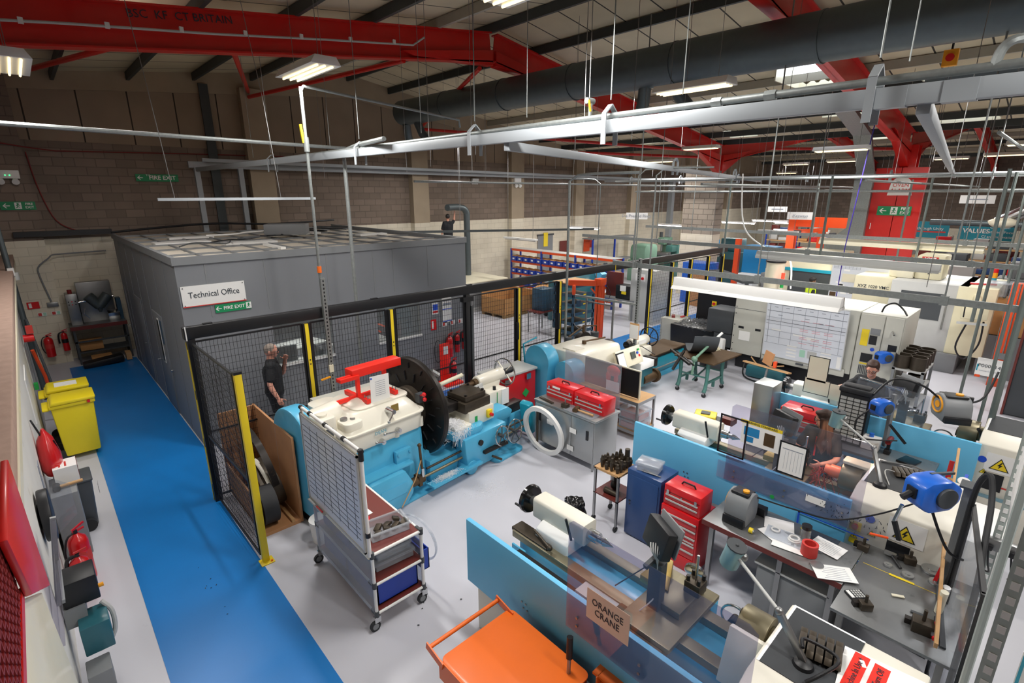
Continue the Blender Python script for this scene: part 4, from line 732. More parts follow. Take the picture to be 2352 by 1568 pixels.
s.to('writing', 'ink_soft', q); S().cyl((-.1, .4, .37), (-.1, .39, .37), .012).to('pin', 'blue_tape', q)
# electrical cabinet behind headstock
t = thing('control_cabinet', 'pale grey control cabinet with black base behind the lathe headstock', 'cabinet', (2.85, 7.5, 0)); S().box(0, 1.1, 0, .32, .1, 1.35).to('case', 'cnc_grey', t, .01); S().box(0, 1.1, .02, .3, 0, .1).to('plinth', 'black', t)
for x in (.2, .6): S().tube(curve([(x, -.05, 1.0), (x+.05, -.08, 1.2), (x+.2, -.08, 1.25), (x+.3, -.05, 1.1)], 5), .018).to('cable_loop', 'black', t)
tag(S().cyl((0, 0, 0), (0, 0, .5), .12, .15, 24).to('coolant_drum', 'white'), 'white cap of a drum just behind the blue end guard', 'drum', loc=(2.55, 7.0, 0)) if 0 else None
t = thing('chip_bin', 'red square bin with grey lid behind the lathe tailstock', 'bin', (6.8, 7.42, 0)); S().box(-.55, .55, -.25, .3, .03, .95).to('body', 'red_ext', t, .02); S().box(-.58, .58, -.28, .33, .95, 1.0).to('lid', 'grey_light', t, .015)
for x in (-.3, .3): S().box(x-.06, x+.06, -.3, -.28, .8, .92).to('latch', 'chrome', t)
S().rb((.25, -.26, .5), (.14, .01, .14), (0, 45, 0)).to('hazard_label', 'green', t)
# ================= trolley with whiteboard =================
TX, TY = 1.99, 4.25
t = thing('tube_trolley', 'white tube trolley on castors with milky side panels and maroon shelves', 'trolley', (TX, TY, 0)); TW, TL = .59, 1.45
for x in (0, TW):
    for y in (0, TL): S().cyl((x, y, .17), (x, y, .95 if (x, y) != (0, 0) else 2.08 if 0 else .95), .018).to('upright_tube', 'white', t)
for z in (.2, .56, .93):
    s = S()
    for a, b in (((0, 0), (TW, 0)), ((0, TL), (TW, TL)), ((0, 0), (0, TL)), ((TW, 0), (TW, TL))): s.cyl((*a, z), (*b, z), .017)
    s.to('rail_tube', 'white', t); j = S()
    for x in (0, TW):
        for y in (0, TL): j.cyl((x, y, z-.035), (x, y, z+.035), .026)
        for y in (.06, TL-.06): j.cyl((x, y-.03, z), (x, y+.03, z), .024)
    j.to('joints', 'grey_dark', t); S().box(.0, TW, 0, TL, z-.01 if z > .9 else z+.015, z+.012 if z > .9 else z+.025).to('shelf', 'maroon', t)
S().box(-.022, -.02, 0, TL, .2, .93).to('side_panel', 'poly_milky', t); S().box(TW+.02, TW+.022, 0, TL, .2, .93).to('side_panel', 'poly_milky', t)
for x, y in ((.0, .0), (TW, .0), (0, TL), (TW, TL)):
    c = S().box(x-.035, x+.035, y-.02, y+.02, .1, .17).to('castor', 'chrome', t); S().cyl((x-.03, y-.016, .06), (x-.03, y+.016, .06), .058, n=20).to('wheel', 'rubber', c); S().cyl((x-.03, y-.019, .06), (x-.03, y+.019, .06), .035, n=16).to('wheel_centre', 'grey_mid', c)
t = thing('whiteboard', 'gridded whiteboard mounted on the side of the tube trolley', 'whiteboard', (TX-.03, TY, .96))
S().box(-.01, .01, .0, 1.45, -.06, 1.1).to('backing', 'cream', t); S().box(-.02, -.01, .03, 1.42, .02, 1.1).to('panel', 'whiteboard', t); s = S()
for a, b, c, d in ((.02, .04, .0, 1.11), (1.41, 1.43, 0, 1.11), (.02, 1.43, .0, .02), (.02, 1.43, 1.09, 1.11)): s.box(-.03, -.01, a, b, c, d)
s.to('frame', 'grey_light', t); s = S()
for k in range(6): s.box(-.0215, -.02, .18+k*.2, .187+k*.2, .1, 1.02)
for k in range(14): s.box(-.0215, -.02, .1, 1.38, .12+k*.066, .126+k*.066)
s.to('ruled_grid', 'ink', t); S().box(-.06, -.02, .95, 1.4, .0, .012).to('pen_tray', 'grey_light', t)
S().cyl((.01, -.0, -.03), (.01, 0, 1.16), .019).to('post_tube', 'white', t); S().cyl((.01, 0, 1.16), (.01, 1.45, 1.16), .019).to('top_tube', 'white', t); j = S()
for y in (.0, .36, .8, 1.2, 1.45): j.cyl((.01, max(y-.025, -.02), 1.16), (.01, y+.025, 1.16), .025)
j.cyl((.01, 0, 1.06), (.01, 0, 1.18), .026).cyl((.01, 0, .2), (.01, 0, .25), .026).to('tube_joints', 'black', t); S().cyl((.01, 1.45, -.03), (.01, 1.45, 1.16), .019).to('post_tube', 'white', t)
for i, c in enumerate(('red', 'blue_tape')): tag(S().cyl((0, 0, 0), (0, .13, 0), .009).cyl((0, .13, 0), (0, .16, 0), .01).to('marker_pen', 'white' if i else 'red'), ('white whiteboard marker with blue tip on the pen tray', 'red whiteboard marker at the end of the pen tray')[1-i], 'marker', loc=(TX-.08, TY+1.0+i*.2, .98))
def tub(lab, x, y, z, a, b, h, rz, col='tub', lid=None, grp=None):
    t = thing('storage_tub', lab, 'tub', (x, y, z), rz, grp); k = .006
    s = S().box(-a/2, a/2, -b/2, b/2, 0, k)
    for q in ((-a/2, -a/2+k, -b/2, b/2), (a/2-k, a/2, -b/2, b/2), (-a/2, a/2, -b/2, -b/2+k), (-a/2, a/2, b/2-k, b/2)): s.box(*q, 0, h)
    s.to('tub_body', col, t); s = S()
    for q in ((-a/2-.02, -a/2+k, -b/2-.02, b/2+.02), (a/2-k, a/2+.02, -b/2-.02, b/2+.02), (-a/2, a/2, -b/2-.02, -b/2+k), (-a/2, a/2, b/2-k, b/2+.02)): s.box(*q, h-.015, h)
    s.to('rim', col, t)
    if lid: S().box(-a/2-.02, a/2+.02, -b/2-.02, b/2+.02, h, h+.02).to('lid', lid, t, .006)
    return t
tub('clear tub of dark steel blocks on top of the tube trolley', TX+.32, TY+.25, .945, .42, .26, .1, -8)
r = random.Random(4)
for i in range(7): tag(S().rb((0, 0, 0), (.09, .07, .03), (r.uniform(-20, 20), r.uniform(-20, 20), r.uniform(0, 90))).to('steel_block', 'dark_steel', bev=.003), 'dark square steel block lying in the clear tub', 'block', 'steel blocks in the clear tub', loc=(TX+.18+.055*i, TY+.2+.09*(i % 2), .985+.012*(i % 3)))
for i in range(3): tub(('bottom wide clear tub inside the trolley end', 'middle clear tub inside the trolley end', 'top small clear tub inside the trolley end')[i], TX+.33, TY+.27, .59+.105*i, .44-.06*i, .32-.04*i, .09, -4, 'tub', 'tub')
tag(S().pri([(0, 0), (.28, .02), (.26, .42), (-.02, .4)], 'z', 0, .004).to('paper_sheet', 'paper'), 'white paper sheet lying on the trolley top behind the board', 'paper', loc=(TX+.08, TY+.62, .945))
t = thing('pliers', 'red handled pliers on the maroon trolley top', 'pliers', (TX+.2, TY+.48, .96), 60); S().tube([(0, 0, 0), (.06, .02, 0), (.13, .02, 0)], .008).tube([(0, 0, 0), (.06, -.02, 0), (.13, -.02, 0)], .008).to('handles', 'red', t); S().rb((-.03, 0, 0), (.06, .02, .01)).to('jaws', 'steel', t)
def binbox(lab, x, y, z, a, b, h, m='blue_bin', grp=None, rz=0):
    t = thing('parts_bin', lab, 'bin', (x, y, z), rz, grp); k = .012
    s = S().box(-a/2, a/2, -b/2, b/2, 0, k)
    for q in ((-a/2, -a/2+k, -b/2, b/2), (a/2-k, a/2, -b/2, b/2), (-a/2, a/2, -b/2, -b/2+k), (-a/2, a/2, b/2-k, b/2)): s.box(*q, 0, h)
    s.to('bin_body', m, t); S().box(-a/2-.01, a/2+.01, -b/2-.01, b/2+.01, h-.03, h-.02).to('rim', m, t) if 0 else None
    return t
binbox('deep blue tub at the near end of the trolley bottom shelf', TX+.3, TY+.4, .24, .5, .7, .26); binbox('deep blue tub at the far end of the trolley bottom shelf', TX+.3, TY+1.1, .24, .5, .6, .26); binbox('blue tub on the middle trolley shelf behind the clear tubs', TX+.3, TY+1.0, .6, .5, .7, .24)
binbox('small blue tub hooked on the right side of the trolley', TX+.66, TY+.18, .38, .08, .3, .26)
tag(S().ring((0, 0, 0), .3, .01, (1, .2, .1), 36, 8).ring((.02, 0, 0), .29, .01, (1, .2, .1), 36, 8).to('plastic_hoop', 'tub'), 'clear plastic hoops hanging on the right side of the trolley', 'hoop', loc=(TX+.72, TY+.3, .62))
tag(S().cyl((0, 0, 0), (0, 0, .32), .13, .16, 24).to('bucket', 'white'), 'white bucket on the floor behind the trolley', 'bucket', loc=(2.2, 6.12, 0)); tag(S().tube(curve([(0, 0, 0), (.15, .1, .12), (.32, 0, 0)], 6), .006).to('bucket_handle', 'white'), 'thin wire handle of the bucket behind the trolley', 'handle', loc=(1.82, 6.1, .3)) if 0 else None
# ================= stainless cabinet with red tool boxes =================
t = thing('steel_cabinet', 'stainless steel cupboard on legs carrying two red tool boxes', 'cabinet', (6.2, 4.7, 0)); S().box(.02, .64, .0, 1.36, .14, .9).to('body', 'cab_steel', t, .004); S().box(0, .68, -.02, 1.38, .9, .935).to('top', 'cab_steel', t, .006)
for y0, y1 in ((.02, .72), (.5, 1.34)): S().box(.0 if y0 > .3 else .01, .02, y0, y1, .16, .88).to('sliding_door', 'cab_steel', t, .003)
for y in (.12, 1.2): S().box(-.004, .0, y, y+.05, .55, .72).to('finger_slot', 'black', t, .002)
for y, z in ((.45, .62), (.98, .6), (.5, .28)): S().box(-.004, -.001, y-.07, y+.07, z-.045, z+.045).to('white_label', 'paper', t)
for x in (.04, .6):
    for y in (.04, 1.32): S().cyl((x, y, 0), (x, y, .14), .015, .022).to('foot', 'steel', t)
def toolbox(lab, x, y, z, wx, wy, h, rz, dr=3, m='red', grp=None):   # front faces -x
    t = thing('tool_box', lab, 'tool box', (x, y, z), rz, grp); S().box(0, wx, -wy/2, wy/2, 0, h).to('case', m, t, .008); S().box(-.006, 0, -wy/2+.01, wy/2-.01, h*.68, h*.7).to('lid_seam', 'red_dark', t)
    for k in range(dr-1):
        z = h*.56-k*h*.25; d = S().box(-.008, 0, -wy/2+.03, wy/2-.03, z-h*.19, z).to('drawer', m, t, .003); S().box(-.02, -.006, -wy/2+.03, wy/2-.03, z-.012, z+.004).to('drawer_pull', 'grey_light', d)
    S().tube([(wx*.5, -.09, h), (wx*.5, -.07, h+.035), (wx*.5, .07, h+.035), (wx*.5, .09, h)], .011).to('carry_handle', 'black', t)
    for y in (-wy*.38, wy*.38): S().rb((-.012, y, h*.68), (.012, .03, .06)).to('latch', 'chrome', t)
    S().cyl((-.01, 0, h*.64), (-.016, 0, h*.64), .01).to('lock', 'chrome', t); return t
toolbox('farther red tool box on the stainless cupboard with taped labels', 6.47, 5.71, .935, .32, .64, .27, 0); toolbox('nearer red tool box on the stainless cupboard', 6.46, 5.04, .935, .32, .64, .27, 0)
tag(S().box(0, .003, -.09, .09, 0, .04).to('tape_label', 'paper'), 'white tape strip on the farther red tool box lid edge', 'label', loc=(6.455, 5.78, 1.13))
tag(S().pri(rr(0, .25, 0, .62, .04), 'z', 0, .01).to('cutting_mat', 'poly_milky'), 'white translucent board lying on the stainless cupboard', 'board', loc=(6.2, 4.78, .937)); t = thing('mallet', 'round brown mallet with wooden handle on the stainless cupboard', 'mallet', (6.3, 5.18, .975)); S().cyl((0, -.02, 0), (.01, -.36, .0), .014, .02).to('handle', 'wood', t); S().cyl((-.06, -.02, 0), (.07, .02, 0), .045).to('head', 'rusty', t)
t = thing('machine_vice', 'small dark steel block with stem on the stainless cupboard', 'tool', (6.3, 5.42, .937)); S().rb((0, 0, .035), (.1, .12, .07)).to('block', 'dark_steel', t, .006); S().cyl((0, 0, .07), (0, 0, .14), .012).to('stem', 'steel', t)
tag(S().rb((0, 0, .01), (.05, .36, .02), (0, 0, -8)).to('steel_bar', 'dark_steel'), 'long dark steel bar on the stainless cupboard edge', 'bar', loc=(6.28, 5.85, .937)); tag(S().cyl((0, 0, .1), (0, 0, .92), .022).to('steel_bar', 'dark_steel'), 'dark round bar standing at the corner of the cupboard', 'bar', loc=(6.16, 5.95, -.1))
tag(S().ring((0, 0, 0), .43, .02, (1, 0, .16), 56, sq=(.04, .03)).to('plastic_ring', 'white', bev=.006), 'large white plastic ring leaning on the stainless cupboard', 'ring', loc=(6.07, 5.72, .46))
tag(S().box(0, .004, 0, 1.25, 0, .78).to('screen_sheet', 'poly_milky'), 'milky plastic sheet standing behind the red tool boxes', 'screen', loc=(6.92, 4.74, .94))
# ================= aluminium bench with clear boxes =================
t = thing('profile_bench', 'aluminium profile bench with wooden shelves behind the red tool boxes', 'bench', (7.75, 4.9, 0))
for x in (0, .56):
    for y in (0, .85, 1.7): S().box(x, x+.04, y, y+.04, 0, .74).to('leg', 'steel', t, .003)
for z in (.12, .72): S().box(0, .6, 0, 1.74, z, z+.03).to('shelf', 'wood', t); S().box(-.005, .605, -.005, 0, z-.03, z+.03).box(-.005, 0, 0, 1.74, z-.03, z+.03).to('edge_profile', 'steel', t)
for i in range(3):
    for k in range(2):
        tt = tub('clear lidded box with red contents, %s row %s on the low shelf' % (('lower', 'upper')[k], ('nearest', 'middle', 'farthest')[i]), 7.98, 5.1+i*.52, .155+k*.2, .4, .44, .17, 0, 'tub', 'tub'); S().box(-.17, .17, -.2, .2, .01, .1).to('red_contents', 'ink_red', tt)
t = thing('black_board', 'black display board with aluminium prop on the profile bench', 'board', (7.9, 5.0, .75)); S().box(0, .02, 0, 1.3, .02, .55).to('board', 'black', t); S().box(-.01, .03, -.02, 0, .0, .57).box(-.01, .03, 0, 1.3, .55, .57).to('edging', 'cream', t); S().bar((-.03, .45, 0), (-.03, .45, .4), .04).to('prop', 'steel', t)
t = thing('glove_bundle', 'red rubber gloves and card hung over the black board', 'gloves', (7.84, 5.55, 1.2)); S().sph((0, 0, 0), .12, (.5, 1.3, .9)).sph((-.02, .1, -.12), .07, (.6, .8, 1.6)).sph((-.02, -.08, -.14), .06, (.6, .8, 1.8)).to('gloves', 'red_bright', t); S().rb((-.08, -.05, -.28), (.01, .3, .2)).to('card', 'paper', t)
# ================= long bed lathe with blue gear covers =================
t = thing('long_bed_lathe', 'long teal bed lathe with two light blue gear covers and white headstock', 'lathe', (7.9, 6.2, 0))
def gearcover(par, x0, x1, y0, y1, h, n, m='blue_lathe'):
    c = (y0+y1)/2; r = (y1-y0)/2; S().pri([(y0+.1, .1), (y1-.1, .1)]+arc(c, h-r, r, 0, 180, 14), 'x', x0, x1).to(n, m, par, .012)
gearcover(t, -.45, -.12, .7, 1.4, 1.42, 'gear_cover'); gearcover(t, -.35, .05, .1, .62, 1.2, 'gear_cover')
S().tube([(-.4, 1.45, .9), (-.4, 1.5, 1.35), (.0, 1.5, 1.42)], .02).to('rail', 'teal', t)
S().box(.0, 1.2, .12, 1.2, .05, .75).to('headstock_base', 'teal_dark', t, .02)
h = loft(S(), rr(0, 1.5, .08, 1.25, .15), .62, rr(.03, 1.42, .2, 1.2, .18), 1.28).to('headstock', 'cast_white', t, .04); S().box(.15, .45, .5, .85, 1.28, 1.3).to('inspection_plate', 'cast_white', h); S().tube([(.75, .75, 1.34), (1.2, .6, 1.36), (1.25, .55, 1.38)], .02).cyl((.75, .75, 1.29), (.75, .75, 1.36), .05).to('spanner', 'rusty', h)
S().cyl((1.42, .68, .95), (1.6, .68, .95), .3, n=32).to('chuck', 'oily', t)
c = S().rb((1.35, -.02, 1.02), (.9, .08, .4), (-22, 0, 0)).to('control_panel', 'cream', t, .01); S().rb((1.02, -.07, 1.02), (.27, .02, .36), (-22, 0, 0)).to('display_frame', 'black', c); S().rb((1.02, -.082, 1.02), (.23, .02, .31), (-22, 0, 0)).to('paper_window', 'paper', c); S().rb((1.46, -.07, 1.06), (.15, .02, .15), (-22, 0, 0)).to('screen', 'lcd', c)
S().rb((1.7, -.06, 1.0), (.06, .03, .05), (-22, 0, 0)).to('red_switch', 'red', c); S().rb((1.5, -.09, .9), (.3, .02, .02), (-22, 0, 0)).to('yellow_strip', 'yellow', c); S().rb((1.68, -.04, 1.14), (.05, .03, .04), (-22, 0, 0)).to('green_button', 'green', c); S().rb((1.63, -.06, 1.08), (.05, .02, .05), (-22, 0, 0)).to('blue_mark', 'blue_tape', c)
S().box(1.2, 4.5, .35, 1.05, .12, .5).to('bed', 'teal', t, .02); S().pri([(.2, 0), (.9, 0), (.7, .2), (.35, .2)], 'x', 1.2, 4.4).xf(Matrix.Translation((0, .1, 0))).to('bed_foot', 'blue_lathe', t, .01); b = S()
for y in (.38, .86): b.box(1.5, 4.52, y, y+.16, .5, .6)
b.to('bed_ways', 'oily', t, .006); S().pri([(2.9, .3), (4.5, .3), (4.5, 1.0), (3.4, 1.0)], 'z', .6, .63).to('way_cover', 'rusty', t)
ts = S().pri([(2.55, .6), (3.1, .6), (3.05, .85), (2.65, .85)], 'y', .45, .95).to('tailstock', 'cast_white', t, .03); S().cyl((2.45, .7, .95), (3.15, .7, .95), .13, n=24).to('barrel', 'cast_white', ts, .02); S().cyl((2.3, .7, .95), (2.45, .7, .95), .09).to('quill', 'oily', ts); S().box(2.62, 2.95, .555, .565, .92, 1.02).to('label_plate', 'paper', ts)
wheel(ts, 'handwheel', (3.3, .7, .98), .24, (1, .1, 0), 'black', 5, .016, .04, 'black')
S().box(1.75, 2.3, -.1, .25, .62, .78).to('saddle_box', 'paper', t, .01); S().box(2.3, 2.42, -.12, .22, .6, .8).to('saddle_block', 'oily', t, .01); S().box(1.6, 2.4, -.02, .35, .15, .6).to('apron', 'teal_dark', t, .02); S().cyl((2.05, .05, .3), (2.5, .02, .3), .12, n=18).cyl((2.5, .02, .3), (2.58, .02, .3), .17, n=20).to('feed_motor', 'rusty', t)
S().cyl((1.4, .18, .34), (4.3, .18, .34), .02).to('leadscrew', 'steel', t); S().tube([(2.3, -.1, .9), (2.5, .4, .95), (2.2, .7, .95)], .01).to('coolant_hose', 'black', t)
t = thing('rotary_table', 'dark round chuck with linkage standing behind the white headstock', 'machine', (9.6, 7.75, 0)); S().box(-.5, .4, -.25, .3, 0, .75).to('stand', 'cast_white', t, .02); S().cyl((0, -.05, .95), (0, .08, .95), .28, n=28).to('disc', 'oily', t); S().cyl((-.55, 0, .75), (-.55, 0, 1.2), .09).to('motor', 'grey_dark', t); S().cyl((.45, 0, .75), (.45, 0, 1.15), .1).to('motor', 'grey_dark', t); S().tube([(-.55, 0, 1.2), (0, 0, 1.38), (.5, 0, 1.3), (.5, 0, 1.1)], .02).cyl((0, 0, .75), (0, 0, 1.4), .03).to('linkage', 'rusty', t)
# ================= green cast table =================
t = thing('cast_iron_table', 'old green cast iron table on castors with brown top', 'table', (11.1, 5.4, 0), 0)
S().rb((.2, -.05, .83), (1.25, 1.0, .03), (0, 0, -3)).to('top', 'rusty', t)
for y in (.32, -.34):
    s = S()
    for x, k in ((-.34, -1), (.38, 1)): s.tube([(x+k*.1, y, .12), (x+k*.04, y, .2), (x, y, .4), (x, y, .8)], .045, 6, [.05, .045, .04, .05])
    s.bar((-.34, y, .32), (.38, y, .32), .05).bar((-.34, y, .78), (.38, y, .78), .06).bar((.0, y, .3), (.0, y, .16), .06); s.to('end_frame', 'green_dark', t, .008)
    for x in (-.42, .46): w_ = S().cyl((x-.015, y, .05), (x+.015, y, .05), .05, n=16).to('castor', 'rubber', t); S().box(x-.03, x+.03, y-.02, y+.02, .07, .13).to('fork', 'steel', w_)
S().bar((-.34, -.34, .45), (-.34, .32, .45), .03).bar((.38, -.34, .45), (.38, .32, .45), .03).bar((-.34, 0, .32), (.38, 0, .5), .03).to('tie_bar', 'green_dark', t)
S().bar((-.75, .3, .6), (-.3, .3, .95), .05).bar((-.75, -.1, .82), (-.1, .75, .84), .05).bar((-.75, -.2, .82), (-.1, .6, .84), .03).to('guide_rails', 'oily', t)
t = thing('lever_clamp', 'pale green lever arm with white grip on the cast iron table', 'lever', (10.75, 5.3, .85)); S().tube([(-.25, 0, -.3), (-.2, 0, .05), (.6, -.1, .42)], .03, 8).to('arm', 'green_mc', t); S().cyl((.6, -.1, .42), (.78, -.12, .5), .03).to('grip', 'white', t); S().sph((-.2, 0, .05), .07).to('pivot', 'green_mc', t)
tag(S().pri(arc(0, .62, .62, 190, 300, 14)+arc(0, .62, .6, 300, 190, 14), 'y', -.28, .28).to('curved_guard', 'grey_dark'), 'curved dark sheet metal guard lying on the cast iron table', 'guard', loc=(11.35, 5.6, .86), rz=40); tag(scraps(60, -.15, .15, -.1, .1, 0, .03, .07, .012, 21).to('offcuts', 'cream'), 'small pale offcuts on the corner of the cast iron table', 'offcuts', kind='stuff', loc=(11.8, 5.4, .845))
# ================= CNC machine =================
CX = 13.2
t = thing('cnc_lathe', 'large pale grey enclosed machining centre carrying the planning whiteboard', 'machine', (CX, 0, 0))
S().box(.05, 1.5, 2.9, 5.68, .5, 1.98).to('enclosure', 'cnc_grey', t, .01); S().box(.25, 1.5, 2.2, 5.6, 0, .5).to('underframe', 'black', t); S().box(0, .05, 4.88, 5.66, .45, 1.98).to('service_door', 'cnc_grey', t, .006)
S().box(-.004, .0, 4.88, 5.66, 1.63, 1.64).to('door_seam', 'grey_dark', t); 
for y in (5.45, 5.02): S().box(-.006, .002, y-.07, y+.07, 1.12, 1.18).to('grip_slot', 'black', t, .01)
S().box(-.012, -.002, 5.2, 5.48, .82, 1.06).to('document_pocket', 'paper', t); s = S()
for z in (1.9, 1.68, 1.5, 1.2, .9, .7, .52): s.cyl((-.004, 5.62, z), (-.01, 5.62, z), .014, n=6)
s.to('screws', 'black', t)
S().box(.0, .05, 3.0, 4.86, .42, .6).to('front_sill', 'cnc_grey', t, .006)
b = S().rb((-.06, 3.95, 1.28), (.03, 1.78, 1.42), (0, -4, 0)).to('planning_board', 'whiteboard', t); M = Matrix.Translation((-.06, 3.95, 1.28)) @ Matrix.Rotation(math.radians(-4), 4, 'Y')
def BB(n, m, L): s = S(); [s.box(-.019, -.016, a, b_, c_, d_, M) for a, b_, c_, d_ in L]; s.to(n, m, b)
BB('ruled_lines', 'ink_soft', [(-.86, .86, .62-k*.165, .626-k*.165) for k in range(7)]+[(.78-.26*k, .786-.26*k, -.35, .68) for k in range(1, 7)]); BB('left_column_line', 'ink', [(.80, .806, -.35, .68), (-.86, .86, .618, .628), (-.86, .86, .45, .458), (-.86, .86, .2, .208)])
r = random.Random(3); BB('pink_notes', 'ink_pink', [(y, y+.18, z, z+.014) for y in (-.62, -.36, -.1) for z in (.05, .09, -.1, -.14, -.25, .3)]); BB('blue_notes', 'ink_soft', [(.62-k*.26, .7-k*.26, .55, .565) for k in range(6)]+[(.5, .6, .36, .375), (-.1, .0, .36, .375), (-.4, -.3, .3, .315), (-.6, -.5, .3, .315)])
BB('magnet_labels', 'paper', [(y, y+.22, z, z+.035) for y, z in ((.5, -.03), (.0, -.08), (-.3, -.1), (-.26, -.12), (.1, -.38), (.1, -.47), (.1, -.55), (.1, -.63), (-.65, -.4), (-.65, -.48), (-.65, -.56))]); BB('card_green', 'ink_green', [(-.1, .02, -.58, -.4)]); BB('card_grey', 'grey_light', [(-.35, -.15, -.58, -.4)]); BB('side_card', 'paper', [(-.86, -.78, -.68, -.4)])
BB('frame', 'grey_light', [(-.89, .89, .7, .715), (-.89, .89, -.715, -.7), (.88, .9, -.71, .71), (-.9, -.88, -.71, .71)]); BB('pen_tray', 'grey_light', [(-.5, .1, -.77, -.74)]); S().rb((-.16, 3.9, .55), (.05, .16, .04)).to('eraser', 'grey_dark', b)
S().box(.02, 1.4, 2.06, 2.88, .05, 1.98).to('control_tower', 'cnc_grey', t, .01); c = S().box(-.01, .02, 2.42, 2.86, .35, 1.95).to('control_panel', 'cnc_grey', t, .006)
S().box(-.02, -.01, 2.66, 2.8, 1.25, 1.62).to('yellow_label', 'yellow', c); S().box(-.02, -.01, 2.5, 2.64, 1.3, 1.5).to('dark_panel', 'black', c); S().box(-.02, -.01, 2.46, 2.64, 1.52, 1.66).to('grey_screen', 'grey_mid', c); S().box(-.02, -.01, 2.52, 2.74, .88, 1.08).to('display', 'black', c); S().box(-.018, -.01, 2.52, 2.74, .83, .86).to('yellow_strip', 'yellow', c); S().cyl((-.02, 2.55, 1.19), (-.01, 2.55, 1.19), .04).to('blue_symbol', 'blue_tape', c); s = S()
for k in range(8): s.box(-.016, -.01, 2.5+k*.032, 2.52+k*.032, .6, .8)
s.to('louvres', 'grey_dark', c); S().box(-.01, .02, 2.08, 2.4, .35, 1.95).to('side_panel', 'cnc_grey', t, .006); S().box(-.014, -.008, 2.12, 2.28, 1.22, 1.36).to('black_plate', 'black', t); S().cyl((-.02, 2.25, 1.65), (-.1, 2.2, 1.6), .02).to('plug', 'chrome', t)
S().box(-.012, -.008, 2.3, 2.38, .4, .6).to('yellow_isolator', 'yellow', t); S().cyl((-.04, 2.34, .5), (-.01, 2.34, .5), .03).to('isolator_knob', 'red_dark', t); S().pri([(2.2, .44), (2.28, .44), (2.24, .52)], 'x', -.014, -.01).to('warning_triangle', 'yellow', t)
S().tube(curve([(.2, 2.55, 2.0), (.2, 2.5, 2.15), (.25, 2.35, 2.22), (.3, 2.2, 2.1), (.2, 2.1, 2.0)], 6), .018).to('top_cable', 'black', t)
S().box(1.25, 1.5, 5.7, 7.35, .1, 1.9).to('black_back_panel', 'black', t); S().box(.1, .8, 5.72, 6.45, .85, 1.5).to('swarf_hood', 'grey_dark', t, .05); S().pri([(.1, .5), (.8, .5), (.8, .85), (.1, .85)], 'y', 5.72, 6.2).to('hood_chute', 'grey_dark', t); S().box(1.23, 1.25, 6.75, 6.89, 1.3, 1.45).to('stop_plate', 'yellow', t); S().cyl((1.23, 6.82, 1.38), (1.19, 6.82, 1.38), .04).to('stop_button', 'red', t)
t = thing('swarf_bin', 'black open swarf skip heaped with curly metal turnings', 'skip', (13.9, 6.95, 0)); S().pri([(-.25, .05), (.35, .05), (.5, .78), (-.35, .78)], 'y', -.75, .72).to('skip', 'black', t, .01)
o = scraps(1500, -.4, .5, -.75, .75, .76, .2, .09, .007, 31).to('turnings', 'swarf', t); o['kind'] = 'stuff'; S().sph((.05, 0, .7), .3, (1.3, 2.2, .6)).to('heap', 'steel', t)
t = thing('coolant_cabinet', 'low pale cabinet with red tool on top behind the swarf skip', 'cabinet', (14.2, 7.9, 0)); S().box(-.4, .3, -.35, .25, .05, .85).to('case', 'cnc_grey', t, .01); S().rb((-.1, 0, .88), (.25, .1, .05), (0, 0, 30)).to('tool_case', 'red_dark', t); S().rb((.1, -.2, .87), (.2, .06, .03)).to('red_tool', 'red', t)
t = thing('jerry_can', 'white plastic jerry can with black cap beside the machine door', 'can', (12.95, 5.85, .0)); S().rb((0, 0, .64), (.2, .26, .36)).to('can', 'white', t, .05); S().cyl((0, .05, .82), (0, .05, .86), .035).to('cap', 'black', t); S().box(-.15, .15, -.2, .2, 0, .46).to('plinth', 'grey_dark', t)
tag(S().cyl((0, 0, 0), (0, 0, .8), .11, n=20).to('black_canister', 'black', bev=.01), 'small black canister next to the white jerry can', 'canister', loc=(12.9, 6.2, 0))
t = thing('pump_unit', 'dark green pump unit with black hoses under the machine', 'pump', (12.95, 4.6, 0)); S().rb((0, 0, .17), (.3, .9, .3)).to('tank', 'teal_dark', t, .05); S().cyl((0, .1, .32), (0, .1, .5), .09).to('motor', 'black', t); S().tube(curve([(-.1, .5, .4), (-.3, .4, .06), (-.4, -.2, .03), (-.2, -.8, .03), (0, -1.2, .05)], 6), .02).to('hose', 'black', t); S().tube(curve([(0, .4, .5), (-.1, .1, .35), (0, -.4, .45)], 5), .015).to('hose', 'wood', t)
t = thing('work_stand', 'stand with two orange brown boards on a grey leg before the machine', 'stand', (12.0, 4.3, 0)); S().bar((0, 0, .05), (.1, -.05, .72), .04).to('leg', 'steel', t); S().sph((0, 0, .05), .05).to('castor', 'rubber', t); S().rb((.1, 0, .6), (.16, 1.1, .03), (0, 10, -8)).to('low_board', 'wood', t); S().rb((.1, -.02, .82), (.03, .35, .3), (0, 12, -40)).to('upright_board', 'plywood', t); S().bar((-.0, 0, .25), (.3, -1.3, .2), .04).to('foot_bar', 'steel', t); S().rb((.05, -.2, .72), (.08, .06, .14)).to('orange_clip', 'orange_deep', t)
